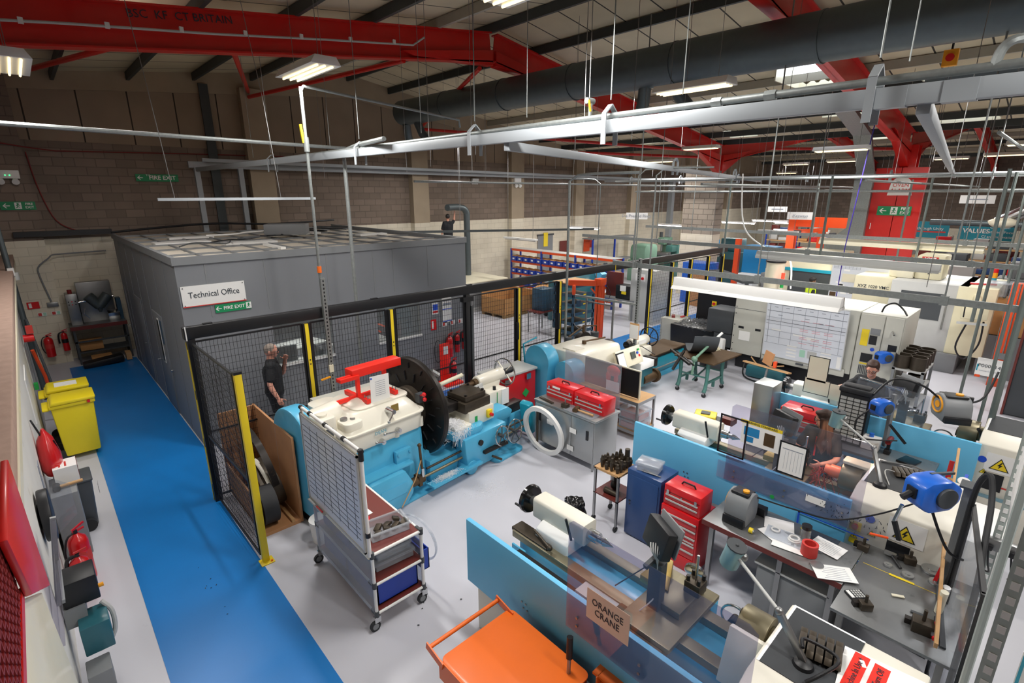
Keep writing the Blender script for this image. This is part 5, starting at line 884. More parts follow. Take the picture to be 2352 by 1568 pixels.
# light trough over the machine
t = thing('light_trough', 'long white fluorescent light trough hanging in front of the machine', 'light fixture', (9.9, 4.0, 2.7)); S().pri([(-.13, -.07), (.13, -.07), (.09, .1), (-.09, .1)], 'y', -1.55, 1.56).to('trough', 'white', t, .004); S().pri([(-.2, -.12), (.2, -.12), (.14, -.06), (-.14, -.06)], 'y', -1.55, 1.56).to('reflector', 'white', t)
for x in (-.05, .05): S().cyl((x, -1.5, -.135), (x, 1.5, -.135), .013).to('tube', 'tube_on', t)
S().box(-.155, -.15, .6, .75, -.09, -.07).to('label', 'ink_soft', t); S().bar((0, -1, .06), (0, -1, .2), .01).bar((0, 1.2, .06), (0, 1.2, .2), .01).to('hanger', 'steel', t); area(9.9, 4.0, 2.54, .25, 2.9, 34)
def galvbeam(lab, x, y0, y1, z, hs, zt):
    t = thing('cable_beam', lab, 'beam', (x, 0, z)); S().box(-.02, .02, y0, y1, -.05, .05).to('beam', 'galv', t)
    for y in hs: S().box(-.03, .03, y-.05, y+.05, -.07, .07).to('bracket', 'galv', t); S().cyl((0, y, .05), (0, y, zt-z), .012).to('hanger', 'galv', t)
galvbeam('nearest speckled galvanised beam crossing above the machine whiteboard', 9.9, -.5, 7.2, 2.95, (1.15, 3.9, 6.6), 7.9); t = thing('slotted_post', 'tall slotted post with clipboard beside the orange jib crane', 'post', (9.95, 6.5, 0)); S().box(-.03, .03, -.03, .03, 0, 3.1).to('channel', 'galv', t); s = S()
for k in range(50): s.box(-.033, -.03, -.012, .012, .1+k*.06, .13+k*.06)
s.to('slots', 'black', t); S().box(-.06, -.04, -.12, .12, 1.25, 1.62).to('clipboard', 'wood', t); S().box(-.066, -.06, -.11, .11, 1.26, 1.58).to('clip_sheet', 'paper', t); S().bar((0, 0, 2.05), (-.3, 1.6, 2.08), .05).to('slotted_arm', 'galv', t)
for y in (.55, 1.35): S().bar((-.15, y, 2.05), (-.15, y, .3), .035).to('drop_bar', 'steel', t)
S().bar((-.15, .55, 1.95), (-.15, 1.35, 1.95), .03).to('drop_bar', 'steel', t)
galvbeam('second galvanised beam behind the machine whiteboard', 14.6, -.8, 12, 3.05, (1.4, 4.6, 9), 7.4); galvbeam('third galvanised beam in front of the red column', 18.6, -.8, 12, 3.2, (2, 5.8, 10), 7.0)
for x, y, z in ((14.75, 3.9, 2.9), (18.8, 3.6, 3.05)):
    t = thing('light_trough', 'cream light trough hanging above the machining centres, %s' % ('nearer one' if x < 15 else 'farther one'), 'light fixture', (x, y, z)); S().pri([(-.12, -.06), (.12, -.06), (.06, .07), (-.06, .07)], 'y', -2, 2).box(-.13, -.12, -2, 2, -.12, -.05).box(.12, .13, -2, 2, -.12, -.05).to('trough', 'cream' if x > 15 else 'grey_light', t, .004); S().cyl((0, -1.9, -.085), (0, 1.9, -.085), .015).to('tube', 'tube_on', t); area(x, y, z-.15, .25, 3.6, 40)
# hose reel at machine tower
def reel(lab, loc, rz, s_=1.0, gun=1):
    t = thing('hose_reel', lab, 'hose reel', loc, rz); S().pri([(-.2, -.1), (-.1, -.17), (.12, -.15), (.2, -.05), (.2, .08), (.08, .16), (-.12, .15), (-.2, .1)], 'y', -.12, .12).xf(Matrix.Diagonal((s_, s_, s_, 1))).to('housing', 'blue_reel', t, .03); S().cyl((.03*s_, -.095*s_, 0), (.03*s_, -.15*s_, 0), .1*s_, n=24).to('cover', 'grey_dark', t, .006); S().box(-.22*s_, -.17*s_, -.05*s_, .05*s_, -.04*s_, .06*s_).to('hose_mouth', 'black', t); S().bar((0, .05*s_, .15*s_), (.28*s_, .08*s_, .13*s_), .025*s_).to('mount_arm', 'grey_dark', t); return t
t = reel('blue hose reel on the front of the machine control tower', (13.0, 2.28, 1.12), -37, .8); S().tube(curve([(-.2, 0, -.1), (-.25, 0, -.4), (-.15, 0, -.7), (.1, 0, -.9)], 6), .014).to('hose', 'black', t)
# ================= rack with steel cylinders =================
t = thing('steel_rack', 'grey slotted angle rack holding steel tubes beside the machine', 'rack', (13.0, 1.55, 0))
for x in (0, 1.0):
    for y in (0, .5): S().box(x, x+.05, y, y+.05, 0, .95).to('upright', 'grey_mid', t); 
for z in (.15, .5, .9): S().box(0, 1.05, 0, .55, z, z+.04).to('shelf', 'grey_light', t)
for i in range(8): tag(S().rev([(.125, 0), (.14, 0), (.145, .28), (.13, .28), (.125, .02)], n=24).to('steel_sleeve', 'dark_steel'), 'turned dark steel sleeve standing on the top of the grey rack', 'sleeve', 'steel sleeves on top of the rack', loc=(13.17+.29*(i % 4), 1.7+.27*(i//4), .94))
for i in range(4): tag(S().rev([(.11, 0), (.125, 0), (.125, .22), (.11, .22), (.11, .02)], n=20).to('steel_sleeve', 'dark_steel'), 'dark steel sleeve on the middle shelf of the grey rack', 'sleeve', 'steel sleeves on the rack middle shelf', loc=(13.17+.27*(i % 4), 1.75, .54))
# ================= orange cart =================
t = thing('orange_cart', 'orange steel box cart with tubular push handle in the foreground', 'cart', (1.88, 1.95, 0))
S().box(.0, .76, .0, .92, .18, .79).to('box', 'maroon', t, .01); S().pri(rr(-.02, .78, -.02, .93, .06), 'z', .785, .80).to('top_plate', 'orange', t, .004); S().box(-.03, -.02, .0, .93, .6, .8).to('edge_plate', 'orange', t)
S().cyl((-.04, 1.06, .82), (.74, 1.06, .82), .019).to('push_bar', 'orange', t); S().bar((-.04, .86, .78), (-.04, 1.09, .83), .012, .07).bar((.74, .86, .78), (.74, 1.09, .83), .012, .07).to('bar_bracket', 'orange', t)
for x in (.06, .7):
    for y in (.08, .84): S().cyl((x-.02, y, .09), (x+.02, y, .09), .09, n=20).to('wheel', 'rubber', t)
t = thing('pallet_truck', 'orange hydraulic lifting truck with black lever grip beside the cart', 'pallet truck', (2.66, 1.42, 0)); 
for y in (0, .22, .44): S().box(-.02, .1, y, y+.012, .3, .84).to('side_plate', 'orange', t, .004)
S().box(-.3, .12, -.02, .5, .25, .5).to('body', 'orange', t, .01); S().cyl((.05, .0, .74), (.05, .45, .74), .035).to('cross_tube', 'orange', t); S().box(.0, .1, .2, .5, .82, .84).to('top_plate', 'orange', t); S().cyl((-.18, .6, .45), (-.1, .66, .92), .016).to('lever', 'steel', t); S().cyl((-.1, .66, .92), (-.075, .68, 1.1), .026).to('lever_grip', 'black', t)
for y in (.05, .4): S().cyl((-.1, y, .1), (-.1, y+.05, .1), .1, n=20).to('wheel', 'rubber', t)
# ================= orange jib crane =================
t = thing('jib_crane', 'orange pillar jib crane with short arm and hoist block', 'crane', (12.35, 9.4, 0)); ibeam(S(), (0, 0, 0), (0, 0, 1.9), .2, .2, .02, (1, 0, 0)).box(-.06, .06, -.1, .1, 0, 1.9).to('pillar', 'orange_deep', t); S().box(-.14, .14, -.12, .12, 1.85, 2.05).to('head_plate', 'orange_deep', t, .01); S().bar((0, 0, 1.9), (-.7, .65, 1.93), .12, .16).to('arm', 'orange_deep', t); S().bar((0, 0, 1.45), (-.2, .18, 1.75), .05).to('gusset', 'orange_deep', t)
S().rb((-.62, .5, 1.72), (.1, .2, .3), (0, 0, -45)).to('hoist_block', 'orange_deep', t, .03); S().cyl((-.58, .48, 1.55), (-.58, .48, .9), .012).to('chain', 'steel', t); S().tube(curve([(.1, -.1, 1.9), (.25, -.2, 1.6), (.15, -.15, 1.3)], 5), .01).to('cable', 'black', t); S().rb((-.5, .4, 1.3), (.1, .08, .2)).to('pendant', 'blue_steel', t)
# ================= blue stacked tray rack, cabinet on stool =================
t = thing('tray_rack', 'dark blue rack of sheet metal trays behind the orange jib crane', 'rack', (12.2, 10.3, 0))
for x in (0, 1.0):
    for y in (0, .8): S().bar((x, y, 0), (x, y, 1.75), .06).to('post', 'blue_steel', t)
for k in range(6):
    z = .15+k*.3; s = S().box(0, 1.0, 0, .8, z, z+.02).box(-.02, 1.02, -.03, -.01, z, z+.1).box(-.03, -.01, 0, .8, z, z+.1); s.to('tray', 'blue_steel', t); S().box(.02, .98, .02, .78, z+.02, z+.03).to('tray_liner', 'rusty', t); S().box(.45, .58, -.034, -.03, z+.03, z+.07).to('yellow_tag', 'yellow', t)
S().box(-.05, 1.05, -.05, .85, 1.76, 1.79).to('top_board', 'wood', t); S().tube(curve([(-.02, 0, .6), (.2, -.1, .35), (.6, -.1, .3), (1, 0, .6)], 6), .012).to('chain', 'steel', t)
t = thing('steel_stool', 'small grey steel table behind the fence', 'table', (12.2, 11.7, 0)); S().rb((0, 0, .72), (.75, .6, .03)).to('top', 'maroon', t)
for x in (-.33, .33):
    for y in (-.25, .25): S().bar((x, y, 0), (x, y, .72), .03).to('leg', 'steel', t)
tag(S().rb((0, 0, .36), (.55, .5, .72)).to('blue_locker', 'blue_steel', bev=.01), 'dark blue locker box standing on the small steel table', 'locker', loc=(12.35, 11.75, .735)); tag(S().cyl((0, 0, 0), (0, 0, .25), .16, .18, 24).to('white_basin', 'white'), 'white plastic basin on the floor beside the small steel table', 'basin', loc=(12.2, 11.0, 0))
t = thing('flatbed_trolley', 'blue trolley with crumpled brown paper on top', 'trolley', (14.4, 13.4, 0)); S().box(-.5, .5, -.35, .35, .25, .29).to('deck', 'blue_steel', t); S().box(-.5, .5, -.35, .35, .92, .95).to('top', 'blue_steel', t)
for x in (-.45, .45):
    for y in (-.3, .3): S().bar((x, y, .25), (x, y, .95), .05).to('post', 'blue_cab', t); S().cyl((x, y-.02, .1), (x, y+.02, .1), .1, n=16).to('wheel', 'rubber', t)
tag(S().pri([(-.6, 0), (-.1, .12), (.3, .05), (.7, .14), (.6, .0), (.0, -.02)], 'y', -.4, .4).to('brown_paper', 'cardboard'), 'crumpled brown paper draped over the blue trolley', 'paper', loc=(14.4, 13.4, .97))
t = thing('pallet_box', 'open cardboard box on a wooden pallet behind the fence', 'box', (13.25, 14.5, 0), 3); s = S(); L = ((-.8, .8, -.62, -.6), (-.8, .8, .6, .62), (-.8, -.78, -.62, .62), (.78, .8, -.62, .62))
for q in L[:1]+L[2:3]: s.box(*q, .14, .72)
s.to('low_walls', 'cardboard', t); S().box(*L[1], .14, 1.2).box(*L[3], .14, .9).to('high_walls', 'cardboard', t); S().box(-.8, .8, -.62, .62, .13, .15).to('box_floor', 'cardboard', t); s = S()
for y in (-.55, 0, .55): s.box(-.8, .8, y-.05, y+.05, 0, .1)
for x in (-.75, -.4, 0, .4, .75): s.box(x-.06, x+.06, -.62, .62, .1, .125)
s.to('pallet', 'pallet', t)
t = thing('white_unit', 'grey unit with broad glossy cream lid beside the cabin', 'machine', (12.95, 15.25, 0), 0); S().box(-1.0, 1.1, .2, 2.9, .0, 1.14).to('case', 'grey_light', t, .01); S().box(-1.05, 1.15, .15, 2.95, 1.14, 1.2).to('lid', 'cream', t, .02); S().box(-.9, .4, .19, .2, .2, .9).to('side_panel', 'grey_mid', t); S().box(.6, .9, .185, .2, .8, .9).to('red_mark', 'ink_red', t)
# ================= blue and orange shelving with bins =================
t = thing('bolted_shelving', 'long blue and orange shelving run filled with blue parts bins', 'shelving', (0, 0, 0)); A_ = Vector((16.7, 18.0, 0)); B_ = Vector((16.7, 12.1, 0)); dv = (B_-A_).normalized(); LL = (B_-A_).length; nv = Vector((dv.y, -dv.x, 0)); nv = nv if nv.dot(Vector((1, 1, 0))) > 0 else -nv
for i in range(4):
    for k in (0, .6): p = A_+dv*(LL*i/3)+nv*k; S().bar(p, p+Vector((0, 0, 2.0)), .07).to('post', 'blue_bin', t)
for z in (.3, .85, 1.4, 1.95):
    for k in (0, .6): S().bar(A_+nv*k+Vector((0, 0, z)), B_+nv*k+Vector((0, 0, z)), .04, .09).to('beam', 'orange_deep', t)
    S().bar(A_+nv*.3+Vector((0, 0, z+.05)), B_+nv*.3+Vector((0, 0, z+.05)), .6, .02).to('shelf', 'grey_light' if z > 1.9 else 'wood', t)
p0 = None; ang = math.degrees(math.atan2(dv.y, dv.x))
for z in (.36, .91, 1.46):
    for i in range(14):
        p = A_+dv*(.25+i*(LL-.4)/13.5)+nv*.1; 
        if p0 is None:
            p0 = binbox('blue plastic parts bin with white label on the long shelving', p.x, p.y, z, .33, .4, .2, 'blue_bin', 'blue parts bins on the long shelving', ang); S().box(-.06, .06, -.206, -.2, .06, .13).to('bin_label', 'paper', p0); S().box(-.06, .06, .2, .206, .06, .13).to('bin_label', 'paper', p0); S().rb((0, 0, .17), (.28, .34, .1), (5, 4, 0)).to('bin_contents', 'cardboard', p0)
        else: copy(p0, p0['label'], (p.x, p.y, z))
# ================= blue guard engine lathes =================
def engine_lathe(label, xg, G, rz=0, screen=1, cg=1, tail=1):
    t = thing('engine_lathe', label, 'lathe', (xg, G, 0), rz)
    g = S().box(0, .05, -2.76, 0, .56, 1.3).to('splash_guard', 'blue_light', t, .006); s = S()
    for y in (-.85, -.9): s.cyl((-.004, y, .78), (-.008, y, .78), .01, n=8).cyl((-.004, y+.02, .84), (-.008, y+.02, .84), .01, n=8)
    s.to('rivets', 'steel', g)
    S().box(.04, .75, -.55, -.12, 0, .56).to('tail_pedestal', 'off_white', t, .01); S().box(.05, 1.2, -3.9, -2.7, 0, .56).to('head_pedestal', 'off_white', t, .01)
    S().pri([(.05, -.35), (.05, -3.9), (1.25, -3.9), (1.25, -.3), (.55, -.1)], 'z', .56, .6).to('chip_tray', 'tray_grey', t); S().box(1.22, 1.25, -3.8, -.3, .56, .74).to('tray_lip', 'blue_lathe', t); S().box(.55, .57, -.3, -.1, .6, .78).to('tray_end', 'blue_lathe', t)
    S().box(.62, 1.12, -2.7, -.15, .6, .82).to('bed', 'blue_lathe', t, .01); S().box(.57, .61, -2.7, -.25, .66, .86).to('bed_side_cover', 'glass', t) if 0 else S().box(.28, .6, -2.6, -.2, .6, .64).to('tray_panel', 'grey_light', t)
    b = S().box(.6, .72, -2.72, -.05, .82, .9).box(1.0, 1.12, -2.72, -.1, .82, .9).to('bed_ways', 'gold_steel', t, .008); S().box(.62, .78, -.55, -.02, .88, .92).to('way_end', 'dark_steel', t, .006); S().bar((.5, -.25, .78), (.5, -1.3, .78), .05).to('rack_cover', 'black', t)
    S().cyl((1.2, -2.7, .78), (1.2, -.3, .78), .018).cyl((1.2, -2.7, .7), (1.2, -.3, .7), .018).to('feed_rods', 'chrome', t)
    # tailstock
    if tail:
        k = S().pri([(.7, .88), (1.14, .88), (1.12, 1.0), (1.06, 1.05), (.8, 1.05), (.72, 1.0)], 'y', -.75, -.3).to('tailstock', 'white', t, .012)
        S().pri(rr(.83, 1.05, 1.0, 1.25, .04), 'y', -.86, -.14).to('tailstock_body', 'off_white', k, .01); S().cyl((.94, -.14, 1.12), (.94, -.02, 1.12), .07, .05).to('index_collar', 'steel', k)
        w_ = S().rev([(.15, 0), (.165, .02), (.165, .06), (.13, .07), (.05, .03), (.03, .0)], (.94, -.03, 1.12), (0, 1, 0), 28).to('handwheel', 'black_gloss', k); S().cyl((.82, .04, 1.05), (.82, .13, 1.05), .014).to('handle', 'black', w_)
        S().cyl((.94, -.86, 1.12), (.94, -.98, 1.12), .06).cyl((.94, -.98, 1.12), (.94, -1.04, 1.12), .035).rev([(.03, 0), (.045, .02), (.002, .13)], (.94, -1.03, 1.12), (0, -1, 0), 20).to('live_centre', 'chrome', k)
        S().tube([(.78, -.75, 1.06), (.72, -.72, 1.32)], .014).to('clamp_lever', 'black', k); S().tube([(.72, -.28, .96), (.62, -.6, .96)], .014).sph((.62, -.6, .96), .03, n=10).to('tail_lever', 'dark_steel', k)
    # carriage
    c = S().box(.42, 1.3, -2.1, -1.6, .9, .95).to('saddle', 'gold_steel', t, .01); S().box(.44, .62, -1.62, -1.1, .84, .88).to('telescopic_cover', 'grey_light', t); S().box(.25, .62, -2.05, -1.5, .8, .9).to('rear_saddle', 'rusty', t, .01); S().box(1.15, 1.3, -2.1, -1.5, .6, .9).to('apron', 'blue_lathe', t, .02)
    S().box(.75, 1.2, -2.0, -1.75, .95, 1.02).to('cross_slide', 'gold_steel', c, .01); S().pri([(.9, -1.5), (1.3, -1.5), (1.3, -1.62), (.9, -1.8)], 'z', .96, 1.04).to('compound_slide', 'brass', c, .01) 
    q = S().rb((1.1, -1.95, 1.08), (.15, .15, .12)).to('toolpost', 'dark_steel', c, .01); s = S()
    for x in (1.05, 1.15):
        for y in (-2.0, -1.9): s.cyl((x, y, 1.14), (x, y, 1.19), .018, n=6)
    s.to('toolpost_screws', 'oily', q); S().cyl((1.1, -1.95, 1.14), (1.1, -1.95, 1.4), .012).to('toolpost_lever', 'chrome', q); S().rev([(.08, 0), (.095, .01), (.095, .04), (.08, .05)], (1.33, -1.82, 1.0), (1, .2, .3), 24).to('dial_wheel', 'chrome', c); S().cyl((1.25, -1.55, 1.0), (1.33, -1.48, 1.0), .035).to('small_dial', 'black', c)
    w_ = S().ring((1.34, -2.25, .76), .13, .012, (1, 0, 0)).to('apron_handwheel', 'chrome', t); S().cyl((1.26, -2.25, .76), (1.36, -2.25, .76), .04).to('hub', 'black', w_)
    # headstock
    h = S().pri([(.08, .55), (1.15, .55), (1.15, 1.38), (.3, 1.38), (.08, 1.3)], 'y', -3.6, -2.72).to('headstock', 'off_white', t, .02); S().box(.42, 1.12, -3.22, -2.76, 1.38, 1.386).to('rubber_mat', 'mat_black', h); S().box(.42, 1.14, -3.22, -2.74, 1.37, 1.383).to('mat_border', 'swarf_white', h)
    S().box(.08, 1.0, -3.95, -3.6, .55, 1.3).to('end_cover', 'white', h, .03)
    k = S().cyl((.94, -2.66, 1.12), (.94, -2.44, 1.12), .17, n=36).cyl((.94, -2.72, 1.12), (.94, -2.66, 1.12), .11, n=32).to('chuck', 'gold_steel', t, .006)
    for a in (90, 210, 330): a = math.radians(a); S().rb((.94+.09*math.cos(a), -2.45, 1.12+.09*math.sin(a)), (.05, .06, .08), (0, -math.degrees(a)+90, 0)).to('jaw', 'dark_steel', k)
    if cg: S().pri([(.55, .84), (.7, .84), (.74, 1.26), (.68, 1.28)], 'y', -2.7, -2.44).to('chuck_guard', 'off_white', t, .008)
    if screen:
        p = S().pri([(-1.38, .98), (-2.86, .98), (-2.86, 1.98), (-2.8, 2.02), (-1.42, 2.02), (-1.38, 1.98)], 'x', -.02, -.014).to('acrylic_screen', 'acrylic_smoke' if screen == 1 else 'acrylic', t); s = S()
        for y in (-1.5, -2.1, -2.7): s.cyl((-.02, y, 1.06), (-.03, y, 1.06), .012, n=8).cyl((-.02, y, 1.14), (-.03, y, 1.14), .012, n=8)
        s.to('screen_bolts', 'steel', p)
    # digital readout on a post
    d = S().box(.7, .8, -1.82, -1.7, .9, 1.42).to('readout_post', 'grey_dark', t, .006); S().rb((.8, -1.72, 1.62), (.1, .34, .26), (0, 14, -30)).to('readout', 'black', d, .015); S().rb((.875, -1.765, 1.64), (.02, .36, .28), (0, 14, -30)).to('bezel', 'grey_mid', d, .01); s = S()
    for k in range(5): s.tube(curve([(.73, -1.78+k*.025, 1.62-k*.01), (.68, -1.8+k*.02, 1.55), (.7, -1.78, 1.42), (.72, -1.78, 1.1), (.6, -1.7, .95)], 4), .006, 6)
    s.to('cables', 'grey_light', d); S().bar((.6, -1.72, 1.42), (.74, -1.74, 1.46), .04).tube([(.6, -1.72, 1.42), (.5, -1.5, 1.15)], .006).to('nozzle_arm', 'grey_dark', d)
    return t, h
def worklamp(lab, base, joint, head, hd=(0, .2, -1), m='green_mc', r=.075):
    t = thing('work_lamp', lab, 'lamp', base); b, j, h = Vector((0, 0, 0)), Vector(joint)-Vector(base), Vector(head)-Vector(base)
    S().rev([(.07, 0), (.06, .03), (.03, .05)], b).to('base', 'black', t); S().bar(b+Vector((0, 0, .04)), j, .035, .045).to('lower_arm', 'steel', t, .003); S().cyl(j, h+Vector((0, 0, .02)), .013).to('upper_arm', 'grey_light', t); S().sph(j, .03).to('elbow', 'steel', t)
    d = Vector(hd).normalized(); S().cyl(h-d*.09, h+d*.11, r, r, 12).to('lamp_head', 'teal_dark' if m == 0 else m, t, .004); S().cyl(h-d*.1, h-d*.088, r*1.05, n=12).sph(h-d*.1, .014, n=8).to('lamp_cap', 'grey_dark', t); S().sph(h+Vector((.0, -.08, .02)), .035).to('swivel', 'steel', t)
    S().cyl(h+d*.1, h+d*.112, r*.85, n=12).to('lamp_lens', 'tube_warm', t); return t
mk('lamp_blue', '8FB3B8', .4, .3, .1)
L3, H3 = engine_lathe('nearest blue guarded lathe with the ORANGE CRANE notice', 2.76, 3.66)
q = S().box(-.034, -.03, -2.0, -1.6, 1.24, 1.52).to('orange_crane_notice', 'paper', L3)
q.data = q.data.copy(); q.data.materials.clear(); mk('notice_cream', 'E6CBB4', .7, 0, .02); q.data.materials.append(MT['notice_cream'])
text('ORANGE\nCRANE', q, (-.035, -1.8, 1.38), (0, -1, 0), (0, 0, 1), .085, 'ink', sx=.85)
text('Warning', L3, (.72, -2.57, 1.06), (0, 1, 0), (-.2, 0, -1), .045, 'ink'); S().box(.742, .746, -2.68, -2.46, 1.02, 1.13).xf(Matrix.Translation((-.02, 0, 0))).to('warning_plate', 'brass', L3)
t = thing('finger_guard_block', 'stack of dark steel jaw blocks on the near rubber mat', 'steel blocks', (3.62, .66, 1.387), 12)
for k in range(5): S().pri([(-.16, 0), (.0, 0), (.0, .06), (-.16, .06), (-.2, .03)], 'y', -.14+k*.055, -.095+k*.055).to('jaw_block', 'dark_steel', t, .003); S().box(.01, .06, -.14+k*.055, -.095+k*.055, 0, .05).to('jaw_block', 'dark_steel', t, .003)
t = thing('machine_notice', 'white sheet with red strips reading Machine In Use, Do Not Turn Off', 'sign', (3.6, .36, 1.392), 0); S().pri([(-.28, .12), (.14, .17), (.2, -.28), (-.24, -.32)], 'z', 0, .004).to('sheet', 'paper', t); 
for y, w_, x in ((.06, 'Machine In Use +', -.02), (-.06, 'Do Not Turn Off', -.03)): S().box(x-.24, x+.16, y-.045, y+.045, .004, .006).xf(Matrix.Identity(4)).to('red_strip', 'red_bright', t); text(w_, t, (x-.04, y, .006), (1, .0, 0), (0, 1, 0), .055, 'ink', sx=.85)
tag(S().rb((0, 0, .006), (.07, .035, .012), (0, 0, 30)).to('eraser', 'paper', bev=.006), 'small white oval on the near rubber mat', 'eraser', loc=(3.66, .4, 1.387))
worklamp('near work lamp with ribbed grey head leaning over the first lathe', (3.36, .68, 1.38), (3.36, .88, 1.7), (3.64, 1.34, 1.75), (.05, .25, -1), 'lamp_blue')
pipe('ribbed_hose', 'black ribbed hose curling round the near work lamp base', 'hose', [(3.22, .62, 1.4), (3.28, .56, 1.46), (3.42, .5, 1.5), (3.52, .56, 1.47), (3.45, .72, 1.52), (3.36, .7, 1.52)], .012, 'black', 5)
t = tag(S().rev([(.02, 0), (.2, .02), (.22, .2), (.17, .4), (.12, .55), (.16, .7), (.03, .62)], n=9).to('bin_liner', 'black_gloss'), 'crumpled black bin liner standing behind the near tailstock', 'bag', loc=(4.6, 3.75, 0)); md = t.modifiers.new('crumple', 'DISPLACE'); tx = bpy.data.textures.new('crumple', 'CLOUDS'); tx.noise_scale = .12; md.texture = tx; md.strength = .14; sb = t.modifiers.new('s', 'SUBSURF'); sb.levels = sb.render_levels = 2; t.modifiers.move(1, 0)
L2, H2 = engine_lathe('middle blue guarded lathe worked by the long haired person', 6.0, 3.83, cg=0)
# electrical box face and stickers
def triangle(par, c, u, v, w_, txt='bolt'):
    u = Vector(u).normalized(); v = Vector(v).normalized(); n = u.cross(v); M = Matrix.Translation(Vector(c)+n*.002) @ Matrix((u, v, n)).transposed().to_4x4()
    S().pri([(-w_/2, -w_*.4), (w_/2, -w_*.4), (0, w_*.46)], 'z', 0, .002).xf(M).to('warning_triangle', 'black', par); S().pri([(-w_*.41, -w_*.345), (w_*.41, -w_*.345), (0, w_*.37)], 'z', .002, .004).xf(M).to('triangle_face', 'yellow', par)
    S().pri([(.05*w_, .2*w_), (-.12*w_, -.08*w_), (-.01*w_, -.07*w_), (-.06*w_, -.28*w_), (.13*w_, .0), (.02*w_, .0), (.12*w_, .2*w_)], 'z', .004, .006).xf(M).to('lightning_mark', 'black', par)
def ebox(par, x, y0, y1, z1):
    f = x-.003; U, V = (0, -1, 0), (0, 0, 1)
    S().box(f-.002, f, (y0+y1)/2-.2, (y0+y1)/2+.12, z1-.36, z1-.1).to('white_label', 'paper', par); triangle(par, (f-.002, (y0+y1)/2-.03, z1-.24), U, V, .2)
    S().cyl((f, y1-.2, z1-.22), (f-.004, y1-.2, z1-.22), .045, n=24).to('blue_symbol', 'blue_tape', par); S().cyl((f, y1-.1, z1-.2), (f-.008, y1-.1, z1-.2), .02).to('keyhole', 'steel', par)
    S().box(f-.006, f, y1-.14, y1-.03, z1-.42, z1-.31).to('isolator_plate', 'yellow', par); S().cyl((f-.006, y1-.085, z1-.365), (f-.035, y1-.085, z1-.365), .03).to('isolator_knob', 'red', par); triangle(par, (f, y1-.24, z1-.38), U, V, .08); triangle(par, (f, y1-.09, z1-.48), U, V, .07); S().box(f-.003, f, y1-.13, y1-.05, z1-.58, z1-.52).to('yellow_note', 'yellow', par)
    S().box(f-.006, f, (y0+y1)/2-.1, (y0+y1)/2+.1, z1-.62, z1-.38).to('rating_plate', 'black', par); S().box(f-.004, f, y0+.14, y0+.4, z1-.56, z1-.54).to('red_text_line', 'ink_red', par)
ebox(L2, .08, -3.7, -2.74, 1.36)
t = thing('jaw_blocks', 'row of dark steel jaws on the middle rubber mat', 'steel blocks', (6.95, .78, 1.387), 25)
for k in range(6): S().pri([(-.14, 0), (.02, 0), (.02, .06), (-.14, .06), (-.18, .03)], 'y', -.15+k*.05, -.11+k*.05).to('jaw_block', 'dark_steel', t, .003)
tag(S().tube([(0, 0, 0), (.1, -.3, .01), (.05, -.45, .01)], .012).to('chuck_key', 'steel'), 'steel T handled chuck key on the middle rubber mat', 'tool', loc=(7.05, 1.05, 1.4)); pipe('white_wire', 'thin pale wire looping over the middle rubber mat', 'wire', [(6.5, .85, 1.39), (6.8, .95, 1.42), (6.75, .7, 1.42), (6.5, .5, 1.4), (6.4, .42, 1.39)], .006, 'grey_light', 6)
t = thing('card_frame', 'purple tag and red marked card on the white end of the middle lathe', 'card', (6.85, .42, 1.35), 0); S().box(-.12, .16, -.14, .12, 0, .04).to('card', 'paper', t); S().box(-.04, .1, -.05, .05, .041, .05).to('purple_tag', 'purple', t); S().box(-.1, -.06, .06, .1, .041, .043).box(-.1, -.06, -.1, -.06, .041, .043).to('red_mark', 'ink_red', t)
t = worklamp('middle work lamp with grey green head beside the long haired person', (6.42, .92, 1.38), (6.62, 1.08, 1.72), (7.05, 1.58, 1.78), (0, .1, -1), 'lamp_blue')
# notices on the middle screen
t = thing('screen_notice', 'cleaning standard notice with photos and yellow strip on the middle screen', 'notice', (5.97, 2.07, 1.7)); S().box(-.006, 0, -.23, .23, -.13, .13).to('card', 'paper', t); S().box(-.008, -.006, -.23, .25, .13, .17).to('yellow_strip', 'yellow', t); text('CLEANING STANDARD', t, (-.009, .01, .15), (0, -1, 0), (0, 0, 1), .036, 'ink')
S().box(-.008, -.006, .02, .2, -.02, .09).box(-.008, -.006, .08, .18, -.1, -.03).to('photo', 'cyan_mc', t); S().box(-.008, -.006, -.16, -.04, -.08, .08).to('photo', 'rusty', t)
t = thing('framed_sheet', 'black framed ruled sheet hanging on the middle screen', 'notice', (5.965, 1.7, 1.56)); S().box(-.008, 0, -.15, .15, -.2, .2).to('frame', 'black', t); S().box(-.01, -.008, -.13, .13, -.18, .18).to('sheet', 'paper', t); s = S()
for k in range(6): s.box(-.011, -.01, -.1+k*.035, -.098+k*.035, -.14, .1)
for k in range(1): s.box(-.011, -.01, -.11, .11, .11, .12)
s.to('ruling', 'ink_soft', t)
t = thing('empty_frame', 'empty black wall frame on the left of the middle screen', 'frame', (5.965, 2.4, 1.6)); s = S()
for a in ((-.17, .17, .24, .26), (-.17, .17, -.26, -.24), (-.17, -.15, -.26, .26), (.15, .17, -.26, .26)): s.box(-.008, 0, *a)
s.to('frame', 'black', t)
t = thing('lower_screen_panel', 'clear strip panel screwed low on the middle blue guard with taped rectangle', 'panel', (5.99, 1.8, 1.0)); S().box(-.008, 0, -1.0, .75, -.02, .22).to('strip', 'acrylic', t); s = S()
for a in ((-.95, -.25, .0, .012), (-.95, -.25, -.3, -.288), (-.27, -.25, -.3, .01)): s.box(-.012, -.008, *a)
